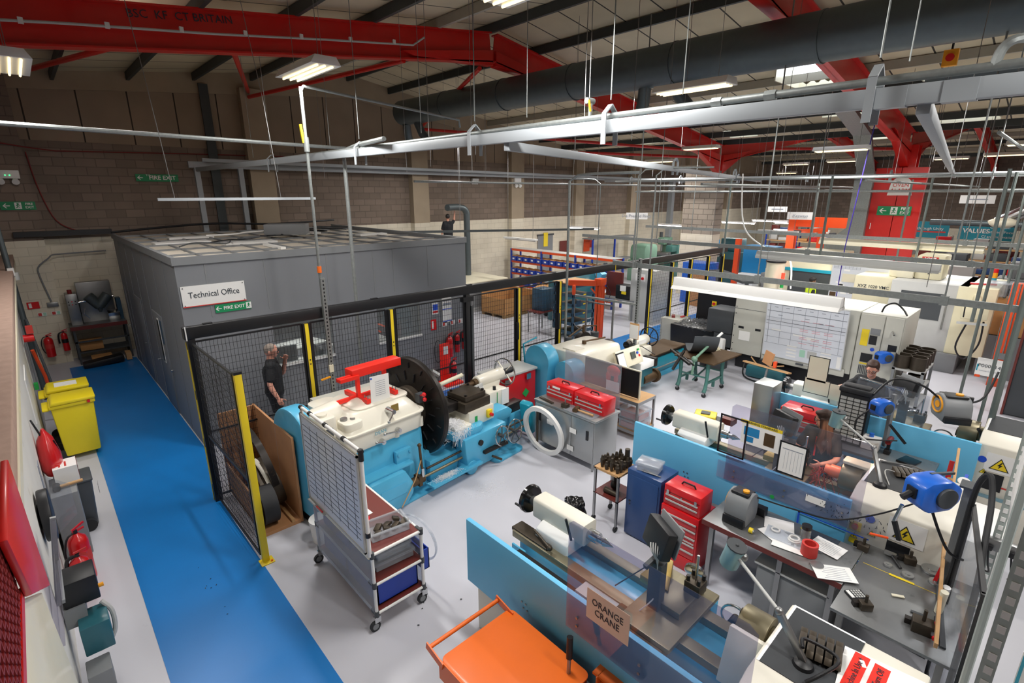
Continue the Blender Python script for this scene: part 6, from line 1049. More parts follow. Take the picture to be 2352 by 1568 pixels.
s.xf(Matrix.Translation((0, 0, -.06))).to('blue_tape_outline', 'blue_tape', t); S().box(-.012, -.008, -.5, -.3, .12, .2).to('label', 'paper', t); S().cyl((-.01, .05, .0), (-.014, .05, 0), .025).to('green_dot', 'green', t); S().box(-.012, -.008, -.62, -.42, -.42, -.38).to('yellow_label', 'yellow', t)
o = S(); r = random.Random(8)
for i in range(50): y = r.gauss(-.75, .2); z = r.gauss(.12, .05); o.rb((-.011, y, z), (.002, .006, r.uniform(.008, .03)), (r.uniform(-40, 40), 0, 0))
o = o.to('grime_specks', 'ink', t); o['kind'] = 'stuff'
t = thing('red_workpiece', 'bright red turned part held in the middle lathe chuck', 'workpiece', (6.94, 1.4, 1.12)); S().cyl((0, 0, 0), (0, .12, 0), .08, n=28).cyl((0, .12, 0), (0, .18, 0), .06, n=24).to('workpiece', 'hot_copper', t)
o = S(); r = random.Random(5)
for i in range(22):
    p = [Vector((6.9+r.gauss(0, .05), 1.62+r.gauss(0, .07), 1.12))]
    for k in range(6): p.append(p[-1]+Vector((r.gauss(0, .03), r.gauss(0, .03), -.05)))
    o.tube(p, .004, 5)
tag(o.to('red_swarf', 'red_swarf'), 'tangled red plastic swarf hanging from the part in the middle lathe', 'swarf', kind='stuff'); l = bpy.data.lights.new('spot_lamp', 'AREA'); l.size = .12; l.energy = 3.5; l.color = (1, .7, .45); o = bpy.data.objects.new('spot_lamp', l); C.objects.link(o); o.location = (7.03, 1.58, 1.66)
tag(S().pri(rr(0, .18, 0, .32, .03), 'z', 0, .04).to('chuck_cover', 'cream', bev=.01), 'cream rounded chuck cover over the middle lathe chuck', 'cover', loc=(6.86, 1.08, 1.3))
t = thing('yellow_toolcase', 'yellow tool tray on the bed behind the middle tailstock', 'tool case', (7.75, 3.6, .9)); S().rb((0, 0, .04), (.3, .34, .08), (0, 0, 20)).to('case', 'yellow', t, .02); S().rb((0, 0, .085), (.12, .14, .02), (0, 0, 20)).to('recess', 'grey_dark', t); S().box(-.2, .2, -.22, .22, -.9, 0).to('box_under', 'grey_dark', t); S().rb((.22, -.3, -.02), (.18, .2, .1)).to('brown_box', 'maroon', t)
L1, H1 = engine_lathe('farthest blue guarded lathe worked by the man in glasses', 8.75, 3.05, 0, 0, 0)
ebox(L1, .08, -3.3, -2.6, 1.3)
S().pri([(-1.3, 1.3), (-1.7, 1.32), (-1.85, 1.85), (-1.25, 1.8)], 'x', -.02, -.014).to('acrylic_screen', 'acrylic', L1); S().pri([(-1.2, 1.2), (-2.1, 1.2), (-2.1, 1.7), (-1.2, 1.78)], 'x', .3, .306).to('acrylic_screen', 'acrylic', L1); S().cyl((.3, -1.22, 1.76), (.3, -1.75, 1.7), .016).to('screen_rail', 'chrome', L1)
for n_, y, z, w_, h_ in (('upper tall cream card in black frame above the far lathe', 2.4, 1.76, .28, .4), ('lower wide cream card in black frame on the far lathe guard', 2.38, 1.47, .36, .24), ('plain cream card at the right of the framed cards', 2.02, 1.45, .34, .26)):
    t = thing('framed_card', n_, 'notice', (8.98, y, z)); f = 0 if 'plain' in n_ else 1
    if f: S().box(-.004, .004, -w_/2-.012, w_/2+.012, -h_/2-.012, h_/2+.012).to('frame', 'black', t)
    S().box(-.008, -.004, -w_/2, w_/2, -h_/2, h_/2).to('card', 'cream', t)
# ================= bench between near and middle lathes =================
t = thing('work_bench', 'long steel topped bench between the near and middle lathes', 'bench', (5.1, .85, 0)); S().box(0, .72, 0, 1.42, .87, .9).to('top', 'worktop_steel', t, .004); S().box(-.004, 0, 0, 1.42, .84, .9).to('front_edge', 'maroon', t)
for x, y in ((.06, .06), (.06, 1.3), (.06, .55), (.62, .06), (.62, 1.3)): S().box(x, x+.05, y, y+.05, 0, .87).to('leg', 'steel', t)
t = thing('side_table', 'steel topped table in the corner beside the middle lathe', 'table', (4.72, -.02, 0)); S().box(0, 1.28, .0, .86, .86, .89).to('top', 'worktop_steel', t, .004)
for x in (.05, 1.18):
    for y in (.04, .76): S().box(x, x+.05, y, y+.05, 0, .86).to('leg', 'steel', t)
tag(S().box(0, .6, 0, .7, 0, .62).to('storage_crate', 'grey_mid', bev=.03), 'large translucent grey storage crate under the steel bench', 'crate', loc=(5.18, .95, 0)); tag(S().box(0, .64, 0, .74, 0, .03).to('crate_lid', 'grey_light', bev=.01), 'ribbed lid on the large grey crate under the bench', 'lid', loc=(5.16, .93, .625))
t = thing('blue_cupboard', 'dark blue steel cupboard beside the red tool chest', 'cupboard', (5.28, 2.92, 0)); S().box(0, .42, 0, .5, .02, 1.0).to('body', 'blue_cab', t, .006); S().box(-.01, 0, .03, .47, .05, .93).to('door', 'blue_cab', t, .004); S().cyl((-.01, .43, .55), (-.02, .43, .55), .015).cyl((-.01, .43, .5), (-.02, .43, .5), .012).to('lock', 'chrome', t)
tub('clear lidded tub on the dark blue cupboard', 5.45, 3.2, 1.005, .2, .28, .1, 12, 'tub', 'tub'); t = thing('drill_bits', 'few thin drill bits lying on the dark blue cupboard', 'drill bits', (5.35, 3.1, 1.01), 10)
for k in range(3): S().cyl((0, -.12+k*.02, .008), (.03*k, .14, .008), .007).to('drill_bit', 'steel', t)
c = toolbox('red two tier tool chest standing beside the bench', 5.2, 2.6, 0, .42, .5, .78, 0, 2); 
for k in range(5): z = .7-k*.1; d = S().box(-.012, 0, -.23, .23, z-.09, z).to('drawer', 'red', c, .003); S().box(-.026, -.01, -.23, .23, z-.012, z+.004).to('drawer_pull', 'grey_light', d)
S().box(-.012, 0, -.23, .23, .04, .2).to('bottom_door', 'red', c, .003); [bpy.data.objects.remove(o) for o in list(c.children) if o.name.startswith(('carry', 'latch', 'lid_seam'))]
toolbox('red top box resting on the red tool chest', 5.22, 2.6, .785, .3, .48, .27, 0)
# trolley of tool holders
t = thing('tool_trolley', 'small aluminium trolley of tapered tool holders beside the blue cupboard', 'trolley', (5.2, 3.5, 0))
for x in (0, .4):
    for y in (0, .38): S().box(x, x+.03, y, y+.03, .06, .85).to('leg', 'steel', t); S().cyl((x+.01, y, .04), (x+.01, y+.03, .04), .04, n=14).to('castor', 'rubber', t)
S().box(0, .43, 0, .41, .83, .86).to('top', 'wood', t); S().box(0, .43, 0, .41, .45, .47).to('shelf', 'maroon', t)
r = random.Random(2); h0 = None
for i in range(18):
    x, y = 5.25+.075*(i % 5)+r.uniform(-.01, .01), 3.56+.09*(i//5)+r.uniform(-.01, .01)
    if h0 is None: h0 = thing('tool_holder', 'dark tapered tool holder standing on the small trolley', 'tool holder', (x, y, .862), 0, 'tool holders on the small trolley'); S().rev([(.018, 0), (.03, .06), (.03, .09), (.022, .1), (.016, .13), (0, .135)], n=12).to('shank', 'dark_steel', h0)
    else: k = copy(h0, h0['label'], (x, y, .862)); k.scale = (1, 1, r.uniform(.8, 1.5))
tag(S().cyl((0, 0, 0), (0, 0, .26), .035, n=18).to('tall_sleeve', 'dark_steel'), 'tall dark tube rising above the tool holders', 'sleeve', loc=(5.52, 3.6, .862)); tag(S().cyl((0, 0, 0), (0, .2, 0), .03, .045, 14).to('drill_chuck', 'dark_steel'), 'dark drill chuck on the trolley lower shelf', 'chuck', loc=(5.3, 3.58, .51)); tag(S().sph((0, 0, .07), .07).cyl((0, 0, .1), (0, 0, .22), .03).to('milling_chuck', 'oily'), 'black oily chuck head on the trolley lower shelf', 'chuck', loc=(5.45, 3.72, .47))
# blower, papers and jars on the bench
def blower(lab, loc, rz):
    t = thing('air_blower', lab, 'blower', loc, rz); S().pri([(-.15, 0), (.1, 0), (.15, .06)]+arc(0, .2, .16, 10, 170, 10)+[(-.17, .1)], 'y', -.13, .13).to('housing', 'grey_mid', t, .02); S().rb((0, 0, .345), (.2, .2, .03), (0, 6, 0)).to('control_panel', 'black', t, .01); S().cyl((-.02, -.04, .36), (-.02, -.04, .385), .035).to('dial', 'amber', t)
    S().box(-.2, -.12, -.12, .12, .0, .1).to('outlet', 'black', t, .008); S().ring((0, .13, .2), .11, .014, (0, 1, 0)).cyl((0, .12, .2), (0, .135, .2), .05).to('intake_ring', 'amber', t); S().cyl((0, .125, .2), (0, .128, .2), .11, n=24).to('intake_grille', 'grey_dark', t); return t
blower('grey and black air blower with amber intake on the near bench', (5.42, 1.98, .905), 0)
tag(S().rb((0, 0, .05), (.1, .14, .1)).to('battery_box', 'black', bev=.01), 'black box behind the blower on the near bench', 'box', loc=(5.68, 1.86, .9)); 
for i, (x, y, a, w_, h_, l) in enumerate(((5.62, 1.62, 20, .22, .3, 'white torn edged sheet behind the blower'), (5.4, 1.55, -25, .24, .34, 'white sheet under the clear film on the bench'), (5.35, 1.42, 10, .26, .3, 'white sheet with white rings on the bench'), (5.58, 1.12, -8, .24, .3, 'marked up drawing sheet on a clipboard near the blue guard'), (5.2, .95, 35, .22, .36, 'ruled sheet hanging over the bench corner'))):
    t = thing('paper_sheet', l, 'paper', (x, y, .905+.002*i), a); S().box(-w_/2, w_/2, -h_/2, h_/2, 0, .003).to('sheet', 'paper', t)
    if i > 2: s = S(); [s.box(-w_*.4+k*w_*.12, -w_*.38+k*w_*.12, -h_*.35, h_*.3-.02*(k % 3), .003, .004) for k in range(7)]; s.to('writing', 'ink_soft', t)
tag(S().pri([(-.1, -.2), (.14, -.16), (.1, .2), (-.12, .16)], 'z', 0, .003).to('plastic_film', 'tub'), 'clear plastic film bag lying over the bench papers', 'film', loc=(5.42, 1.5, .92))
for i, (x, y, z) in enumerate(((5.44, 1.4, .915), (5.44, 1.4, .935), (5.46, 1.6, .925))): tag(S().ring((0, 0, .01), .055-.008*i, .01, (0, 0, 1), 28, 8).to('plastic_ring', 'white'), ('larger white plastic ring on the bench papers', 'smaller white ring stacked on the larger one', 'pale ring under the clear film')[i], 'ring', loc=(x, y, z))
t = thing('glass_jar', 'glass jar with black lid of metal chips on the bench', 'jar', (5.55, 1.33, .905)); S().cyl((0, 0, 0), (0, 0, .14), .048, n=24).to('glass_body', 'tub', t); S().cyl((0, 0, .01), (0, 0, .09), .042, n=20).to('contents', 'dark_steel', t); S().cyl((0, 0, .14), (0, 0, .18), .05, n=24).to('lid', 'black', t)
tag(S().rev([(.06, 0), (.078, .0), (.078, .13), (.055, .13), (.055, .02), (.0, .02)], n=32).to('red_collar', 'ink_red'), 'red thick walled cylinder standing on the bench', 'collar', loc=(5.33, 1.22, .905)); t = thing('vernier_caliper', 'steel vernier caliper lying behind the red cylinder', 'caliper', (5.4, 1.3, .91), 15); S().box(-.006, .006, -.18, .14, 0, .008).to('beam', 'chrome', t); S().box(-.04, .03, .08, .11, 0, .01).box(-.03, .02, .02, .06, 0, .012).to('jaws', 'chrome', t)
tag(S().cyl((0, 0, 0), (0, 0, .02), .06, n=28).to('steel_disc', 'cab_steel'), 'flat grey disc at the foot of the red cylinder', 'disc', loc=(5.2, 1.1, .905)); t = thing('tape_measure', 'small yellow and chrome tape measure by the blower', 'tape measure', (5.25, 1.78, .93)); S().cyl((0, -.02, 0), (0, .02, 0), .03).to('case', 'yellow', t); S().cyl((0, -.03, 0), (0, -.02, 0), .02).to('chrome_face', 'chrome', t); tag(S().box(-.1, .1, -.16, .16, 0, .004).box(-.06, .0, -.12, .0, .004, .006).to('stencil_sheet', 'ink'), 'black and white patterned sheet behind the glass jar', 'paper', loc=(5.7, 1.22, .905))
tag(S().box(0, .004, -.05, .05, 0, .02).to('yellow_label', 'yellow'), 'yellow label tape on the bench near the stencil sheet', 'label', loc=(5.72, 1.38, .91)); pipe('blower_cable', 'black cable sagging from the blower across the blue guard to the hose reel', 'cable', [(5.5, 1.86, 1.2), (5.7, 1.5, 1.12), (5.8, 1.15, 1.13), (5.85, .8, 1.35), (5.9, .5, 1.62), (5.78, .46, 1.66)], .009, 'black', 8)
# side table contents
for lab, x, y, rz in (('dark tool post block beside the bench end', 5.84, .86, 0), ('small dark tool post near the steel discs', 5.95, .48, 20), ('dark tool post pair near the calculator', 4.93, .62, 40), ('large dark tool post at the near right of the table', 5.0, .22, 10)):
    t = thing('toolpost_block', lab, 'tool post', (x, y, .892), rz); k = 1.5 if 'large' in lab else 1; S().rb((0, 0, .035*k), (.08*k, .1*k, .07*k)).to('block', 'dark_steel', t, .006); S().rb((.03*k, .06*k, .025), (.05, .06, .05)).to('clamp', 'oily', t); S().cyl((0, 0, .07*k), (0, 0, .14*k), .014).to('stem', 'dark_steel', t)
for lab, x, y, r_ in (('small turned steel disc left of the row', 5.75, .62, .035), ('medium turned steel disc in the middle of the row', 5.72, .45, .05), ('largest steel disc of the pair at the table back', 5.98, .3, .09), ('second largest steel disc in front of the largest', 5.8, .24, .06)): tag(S().cyl((0, 0, 0), (0, 0, .018), r_, n=30).cyl((0, 0, .018), (0, 0, .026), r_*.4).to('steel_disc', 'cab_steel'), lab, 'disc', loc=(x, y, .892))
t = thing('calculator', 'black and white desk calculator near the table front', 'calculator', (5.05, .72, .892), 50); S().rb((0, 0, .01), (.11, .16, .02)).to('case', 'black', t, .006); S().rb((0, .055, .021), (.09, .03, .002)).to('display', 'paper', t); s = S()
for i in range(4):
    for k in range(4): s.rb((-.036+i*.024, .02-k*.024, .022), (.017, .015, .004))
s.to('keys', 'grey_light', t)
t = thing('hammer', 'black handled tool leaning at the electrical box foot', 'hammer', (5.9, .62, .9)); S().cyl((0, 0, .02), (-.12, -.1, .0), .014).to('grip', 'black', t); S().rb((.02, .02, .03), (.04, .1, .03)).to('head', 'steel', t); tag(S().box(0, .005, 0, .6, 0, .001).to('yellow_line_tape', 'yellow'), 'thin yellow tape line across the side table top', 'tape', loc=(5.62, .2, .891)); tag(S().rb((0, 0, 0), (.03, .2, .002), (0, 0, 2)).to('yellow_label', 'yellow'), 'yellow lettered label on the side table tape line', 'label', loc=(5.62, .48, .894))
tag(S().rb((0, 0, 0), (.03, .1, .01), (0, 0, 30)).to('scraper', 'cream'), 'pale flat scraper on the side table', 'scraper', loc=(5.32, .45, .9)); tag(S().rb((0, 0, 0), (.03, .1, .006), (0, 0, 10)).to('flat_file', 'grey_dark'), 'short dark flat file on the side table', 'file', loc=(5.2, .28, .9))
t = thing('sheet_holder', 'plank edged tool rack at the right edge of the side table', 'rack', (5.4, .06, .9)); S().bar((.75, .22, .28), (-.65, .04, .1), .025, .05).to('plank', 'wood', t); S().bar((.6, .2, .0), (-.5, .0, .0), .04, .02).to('base_bar', 'grey_dark', t)
S().rb((.42, .17, .1), (.03, .05, .3), (8, 10, 0)).to('red_folder', 'red', t); S().rb((.4, .14, .1), (.03, .05, .3), (8, 10, 0)).to('dark_folder', 'grey_dark', t)
for lab, x, m, l_ in (('white capped spray bottle', .1, 'white', .2), ('pale handled brush', -.05, 'cream', .24)): S().cyl((x, .1, .0), (x-.03, .09, l_), .03).to('bottle' if x > 0 else 'brush', m, t)
for k in range(3): S().cyl((-.1-.08*k, .1, .03), (-.32-.08*k, .08, .06), .012).to('spanner', ('chrome', 'black', 'steel')[k], t)
S().tube([(-.3, .09, .05), (-.5, .06, .04)], .02).to('red_grip_tool', 'red', t)
t = reel('blue hose reel on a post above the middle lathe box', (5.55, .42, 1.92), -37, .95); S().tube([(-.2, 0, .0), (-.28, .0, -.04)], .03).to('stopper', 'black', t); S().tube([(-.26, 0, -.12), (-.28, .02, -.3)], .016).to('fitting', 'chrome', t); S().bar((-.28, .02, -.3), (-.25, -.04, -.46), .035).bar((-.25, -.04, -.46), (-.15, .08, -.5), .025).to('air_gun', 'black', t); S().tube([(-.28, .04, -.5), (-.4, .12, -.5)], .012).to('orange_nozzle', 'orange_deep', t); S().tube(curve([(0, 0, -.1), (.06, -.1, -.35), (.1, -.2, -.5), (.2, -.25, -.55)], 5), .012).to('hose', 'black', t)
t = thing('reel_post', 'grey profile post carrying the blue hose reel', 'post', (5.85, .2, 0)); S().box(-.03, .03, -.03, .03, 0, 1.95).to('post', 'grey_mid', t); S().box(-.1, .06, -.06, .06, 1.95, 1.97).to('cap', 'grey_dark', t)
# ================= right edge: black framed screen, posts and sockets =================
t = thing('splash_screen', 'tall clear screen with thick black frame at the right edge', 'screen', (0, 0, 0)); a, b = Vector((5.56, .13, 0)), Vector((4.26, -.07, 0)); S().bar(a+Vector((0, 0, 1.0)), b+Vector((0, 0, 1.0)), .01, 1.8).to('pane', 'acrylic', t); S().bar(a+Vector((0, 0, 1.9)), b+Vector((0, 0, 1.9)), .03, .04).bar(a+Vector((0, 0, .08)), b+Vector((0, 0, .08)), .03, .04).bar(b, b+Vector((0, 0, 1.92)), .035).bar(a, a+Vector((0, 0, 1.92)), .03).to('frame', 'black', t)
pipe('black_hose', 'thick black hose arching over the black framed screen', 'hose', [(5.6, .16, .9), (5.56, .15, 1.5), (5.5, .14, 2.1), (5.42, .08, 2.28), (5.3, .03, 2.12), (5.0, .0, 1.9), (4.7, -.03, 1.5), (4.7, -.03, .02)], .022, 'rubber', 6)
for lab, x, y, z0, z1, w_ in (('slotted galvanised post nearest the right edge', 3.0, -.13, 0, 4.6, .06), ('slotted galvanised post carrying the twin socket', 5.5, -.06, 0, 4.6, .08)):
    t = thing('slotted_post', lab, 'post', (x, y, 0)); S().box(-w_/2, w_/2, -.02, .02, z0, z1).box(-w_/2-.004, -w_/2, -.028, .028, z0, z1).to('channel', 'post_grey', t); s = S()
    for k in range(int(z1/.08)): s.box(-w_/2-.008, -w_/2-.004, -.018, .012, .06+k*.08, .1+k*.08)
    s.to('slots', 'paper', t)
pipe('round_post', 'round grey pipe post beside the slotted posts at the right edge', 'pipe', [(3.5, -.08, 0), (3.5, -.08, 4.6)], .02, 'post_grey'); pipe('white_cable', 'white cable running up the right hand posts', 'cable', [(5.3, -.12, 1.75), (5.35, -.1, 2.0), (5.38, -.07, 2.4), (5.4, -.08, 3.0), (5.4, -.08, 4.4)], .014, 'paper', 5)
t = thing('twin_socket', 'grey metal twin socket box with two black plugs', 'socket', (5.38, -.1, 1.72)); S().rb((0, 0, 0), (.06, .24, .1), (0, 0, 0)).to('box', 'steel', t, .006)
for y in (-.07, .07): p = S().rb((-.045, y, -.02), (.04, .05, .05)).to('plug', 'black', t, .01); S().tube(curve([(-.05, y, -.04), (-.05, y-.02, -.16), (.0, y-.04, -.26), (.06, y-.02, -.3)], 5), .007).to('flex', 'black', p)
t = thing('project_sign', 'hanging white sign reading P000014 above the aisle floor', 'sign', (13.2, .63, 1.24)); S().box(0, .01, -.19, .19, -.17, .18).to('board', 'paper', t); text('P000014', t, (-.003, 0, .03), (0, -1, 0), (0, 0, 1), .095, 'ink'); text('Colchester Centre Lathe', t, (-.003, 0, -.07), (0, -1, 0), (0, 0, 1), .026, 'ink_soft'); S().box(-.002, 0, .16, .18, -.08, .05).to('teal_mark', 'teal', t); S().box(-.002, 0, .1, .18, -.21, -.16).to('orange_tab', 'orange_deep', t); S().bar((0, .0, .18), (0, 0, 1.78), .006).to('cord', 'grey_mid', t)
t = thing('project_sign', 'partly cropped sign starting with P0 at the right edge', 'sign', (3.9, -.36, 1.75)); S().box(0, .01, -.25, .07, -.14, .12).to('board', 'paper', t); text('P0000', t, (-.003, -.17, .0), (0, -1, 0), (0, 0, 1), .1, 'ink'); text('Colchester', t, (-.003, -.06, -.08), (0, -1, 0), (0, 0, 1), .035, 'ink_soft'); S().box(-.002, 0, .05, .065, -.12, .1).to('teal_mark', 'teal', t); S().bar((0, 0, .12), (0, 0, 3.0), .006).to('cord', 'grey_mid', t)
# ================= between middle and far lathes =================
t = thing('work_bench', 'dark topped bench between the middle and far lathes', 'bench', (8.2, .65, 0)); S().box(0, .5, 0, 2.1, .86, .9).to('top', 'worktop_steel', t, .004)
for x in (.04, .42):
    for y in (.05, 2.0): S().box(x, x+.05, y, y+.05, 0, .86).to('leg', 'steel', t)
toolbox('wide red tool box with drawers in front of the far blue guard', 8.3, 2.32, .905, .38, .66, .34, 0, 3)
t = thing('steel_canister', 'tall stainless box standing at the far lathe guard end', 'box', (8.35, 3.0, 0)); S().box(0, .4, -.18, .12, .0, 1.5).to('box', 'cab_steel', t, .006)
t = thing('parts_organiser', 'black cabinet of small clear drawers under a black cushion', 'organiser', (8.42, 1.72, .905)); S().box(0, .22, -.19, .19, 0, .78).to('case', 'black', t, .004)
for i in range(4):
    for k in range(12): S().box(-.02, 0, -.165+i*.086, -.09+i*.086, .04+k*.058, .08+k*.058).to('small_drawer', 'grey_light', t)
tag(S().rb((0, 0, .04), (.26, .42, .08), (0, 0, 0)).rb((.0, 0, .09), (.16, .34, .04)).to('black_cushion', 'rubber', bev=.02), 'black tray case lying on top of the small drawer cabinet', 'case', loc=(8.52, 1.72, 1.69))
t = reel('blue hose reel before the far lathe right of the drawer cabinet', (8.35, 1.37, 1.62), -30, .72); S().tube(curve([(-.2, 0, -.02), (-.34, .05, -.2), (-.3, 0, -.42), (-.1, -.1, -.45), (.15, -.2, -.44)], 6), .011).to('hose', 'black', t); S().bar((.28, .08, .13), (.3, .08, -.68), .05).to('post', 'grey_mid', t); S().bar((-.1, -.25, -.15), (.1, -.35, -.4), .035).to('air_gun', 'black', t)
t = thing('battery_drill', 'red and black cordless drill standing on the far bench', 'drill', (8.5, 1.22, .905)); S().rb((0, 0, .03), (.1, .08, .06)).to('battery', 'black', t, .008); S().bar((0, 0, .05), (0, 0, .18), .04).to('grip', 'black', t); S().cyl((-.1, 0, .2), (.1, 0, .2), .035).to('body', 'red_dark', t)
tag(S().rb((0, 0, .012), (.26, .2, .024), (0, 0, -15)).to('tablet', 'black_gloss', bev=.006), 'black tablet case lying flat on the far bench', 'tablet', loc=(8.42, .95, .905)); tag(S().rb((0, 0, .09), (.16, .26, .18)).to('paper_box', 'paper', bev=.004), 'white box with orange stripe and blue cap on the far bench', 'box', loc=(8.5, 1.45, .905)); tag(S().cyl((0, 0, 0), (0, 0, .05), .03).to('bottle_top', 'blue_reel'), 'small blue cap on the white box', 'cap', loc=(8.5, 1.44, 1.088))
blower('grey air mover with round amber intake on the far lathe box', (9.25, .72, 1.39), 30).scale = (1.3, 1.3, 1.0); t = thing('desktop_monitor', 'black monitor behind the grey air mover', 'monitor', (9.7, .7, 1.3)); S().rb((0, 0, .2), (.05, .34, .26)).to('screen', 'black', t, .01); S().bar((0, 0, 0), (0, 0, .1), .06).to('stand', 'black', t)
pipe('air_hose', 'black air hose arching from the far blue reel to the right hand posts', 'hose', [(8.4, 1.5, 1.75), (8.7, 1.35, 1.95), (9.0, 1.05, 1.85), (9.2, .8, 1.65), (9.4, .45, 1.7), (9.6, .35, 2.1)], .014, 'black', 6); pipe('copper_drop', 'pair of grey drop pipes rising from behind the air mover, left one', 'pipe', [(9.7, .42, 1.3), (9.7, .42, 5.0)], .022, 'post_mid'); pipe('copper_drop', 'pair of grey drop pipes rising from behind the air mover, thicker right one', 'pipe', [(9.75, .3, .0), (9.75, .3, 5.0)], .04, 'post_mid')
t = thing('tool_caddy', 'cluster of brushes, bottles and folders at the far side of the middle lathe', 'tool rack', (7.6, .36, .9)); S().bar((-.5, 0, .3), (.5, .1, .5), .025, .05).to('plank', 'wood', t); S().rb((.3, .12, .25), (.03, .05, .3), (0, 10, 0)).to('red_folder', 'red', t); S().cyl((-.2, .15, 0), (-.2, .15, .24), .04).to('blue_bottle', 'cyan_mc', t); S().cyl((.05, .1, 0), (.0, .08, .3), .03).to('brush', 'wood', t); S().cyl((-.1, -.05, .35), (-.11, -.05, .37), .06).to('dial_gauge', 'paper', t); S().box(-.5, .5, -.05, .2, -.9, 0).to('base_box', 'grey_dark', t); S().rb((-.25, -.12, .2), (.3, .01, .5)).to('blue_sheet', 'acrylic', t); S().rb((.1, -.05, .3), (.12, .03, .1)).to('blue_card', 'blue_tape', t)
t = thing('machine_cable', 'black cable loop hanging beside the far lathe electrical box', 'cable', (9.2, .38, 0)); S().tube(curve([(0, 0, 1.35), (.1, -.05, 1.2), (.0, -.06, .8), (-.2, -.05, .4)], 6), .022).to('cable', 'black', t)
# ================= hanging fixtures =================
for i, (x, y, z, p) in enumerate(HB):
    if not (x > 0 and y > 0 and x < 42): continue  # lamps added out of view stay without a fixture
    lab = {0: 'white fluorescent fixture hanging at the top centre, its tray cut by the frame', 1: 'white fluorescent fixture above the grey cabin near the air drop', 2: 'white fluorescent fixture above the middle of the near crane rail', 3: 'white three tube fixture at the far left edge'}.get(i, 'white fluorescent fixture of the partly added row further down the hall')
    t = thing('ceiling_light', lab, 'light', (x, y, z), 0, None if i < 4 else 'ceiling lights further down the hall'); S().pri([(-.2, -.04), (.2, -.04), (.14, .06), (-.14, .06)], 'y', -.62, .62).to('tray', 'white', t, .004)
    for a in (-.1, 0, .1): S().cyl((a, -.58, -.055), (a, .58, -.055), .013, n=8).to('tube', 'tube_warm', t)
    for b in (-.4, .4): S().cyl((0, b, .06), (0, b, roofz(x)-z-.05), .004, n=6).to('suspension_wire', 'steel', t)
t = thing('hanging_rail', 'slim white lighting rail hung on wires above the cabin corner', 'rail', (0, 9, 4.41)); S().box(1.49, 3.77, -.02, .02, -.02, .02).to('rail', 'beam_grey', t)
for x in (1.7, 3.2): S().tube([(x, 0, 0), (x-.1, 0, 1.5), (x-.15, .3, 2.9)], .005, 5).to('wire', 'steel', t)
r = random.Random(11)
for i in range(44):
    x, y = r.uniform(3.5, 20), r.uniform(1.0, 15); z = r.choice((5.3, 5.2, 3.1, 3.3, 4.9)); x = x if i % 3 else 21
    tag(S().cyl((0, 0, 0), (0, 0, roofz(x)-z), .0045, n=5).to('suspension_rod', 'steel'), 'thin steel suspension rod hanging from the roof', 'rod', 'suspension rods under the roof', loc=(x, y, z))
for i, (y, z, x0, x1) in enumerate(((1.2, 5.45, 12, 24), (3.2, 4.75, 13, 30), (6.3, 4.7, 12, 30), (9.4, 4.72, 14, 30), (12.5, 4.8, 8, 22))): pipe('service_pipe', ('first', 'second', 'third', 'fourth', 'fifth')[i]+' thin galvanised service pipe running across the hall, counted from the right', 'pipe', [(x0, y, z), (x1, y, z)], .03)
for x, z, y1 in ((16.4, 4.9, 12), (19.2, 4.55, 13), (23.5, 4.6, 14)): pipe('service_pipe', 'galvanised pipe running along the hall near x %s of the roof bay' % 'abc'[0] if 0 else {16.4: 'nearest', 19.2: 'middle', 23.5: 'farthest'}[x]+' long galvanised pipe above the machining centres', 'pipe', [(x, -1, z), (x, y1, z)], .035)
for x, y, z0 in ((12.6, 1.0, 2.2), (14.6, 4.3, 3), (14.65, 1.05, .0), (15.9, 7.4, 2.6), (18.6, 3.0, 2.4), (20.5, 3.8, 1.5), (20.6, 1.2, 0), (25.5, 8, 1.5), (17.5, .9, .0), (12.3, .5, 3.2)): tag(S().tube([(0, 0, z0), (0, 0, 4.9)], .03).to('drop_pipe', 'post_mid'), 'grey vertical drop pipe among the machining centres', 'pipe', 'grey drop pipes among the machining centres', loc=(x, y, 0))
pipe('white_hose', 'white hose sweeping down from the roof to the machining centre', 'hose', [(14.6, 6.5, 5.0), (14.6, 6.4, 4.0), (14.7, 6.2, 3.4), (14.8, 5.6, 3.0), (14.9, 5.1, 2.8), (15, 5.0, 2.0)], .02, 'paper', 6); pipe('purple_cable', 'purple cable hanging from the crane rail to the conveyor', 'cable', [(16.6, 4.1, 6.5), (16.6, 4.3, 3.0), (16.6, 4.3, 1.6)], .014, 'purple')
t = thing('isolator_box', 'yellow and red isolator box hung under the roof at the right', 'switch', (14, 2.39, 7.05)); S().rb((0, 0, 0), (.1, .24, .3)).to('box', 'amber', t, .01); S().cyl((-.05, 0, 0), (-.09, 0, 0), .07).to('knob', 'red', t); S().cyl((0, 0, .15), (0, 0, .75), .02).to('hanger', 'black', t)
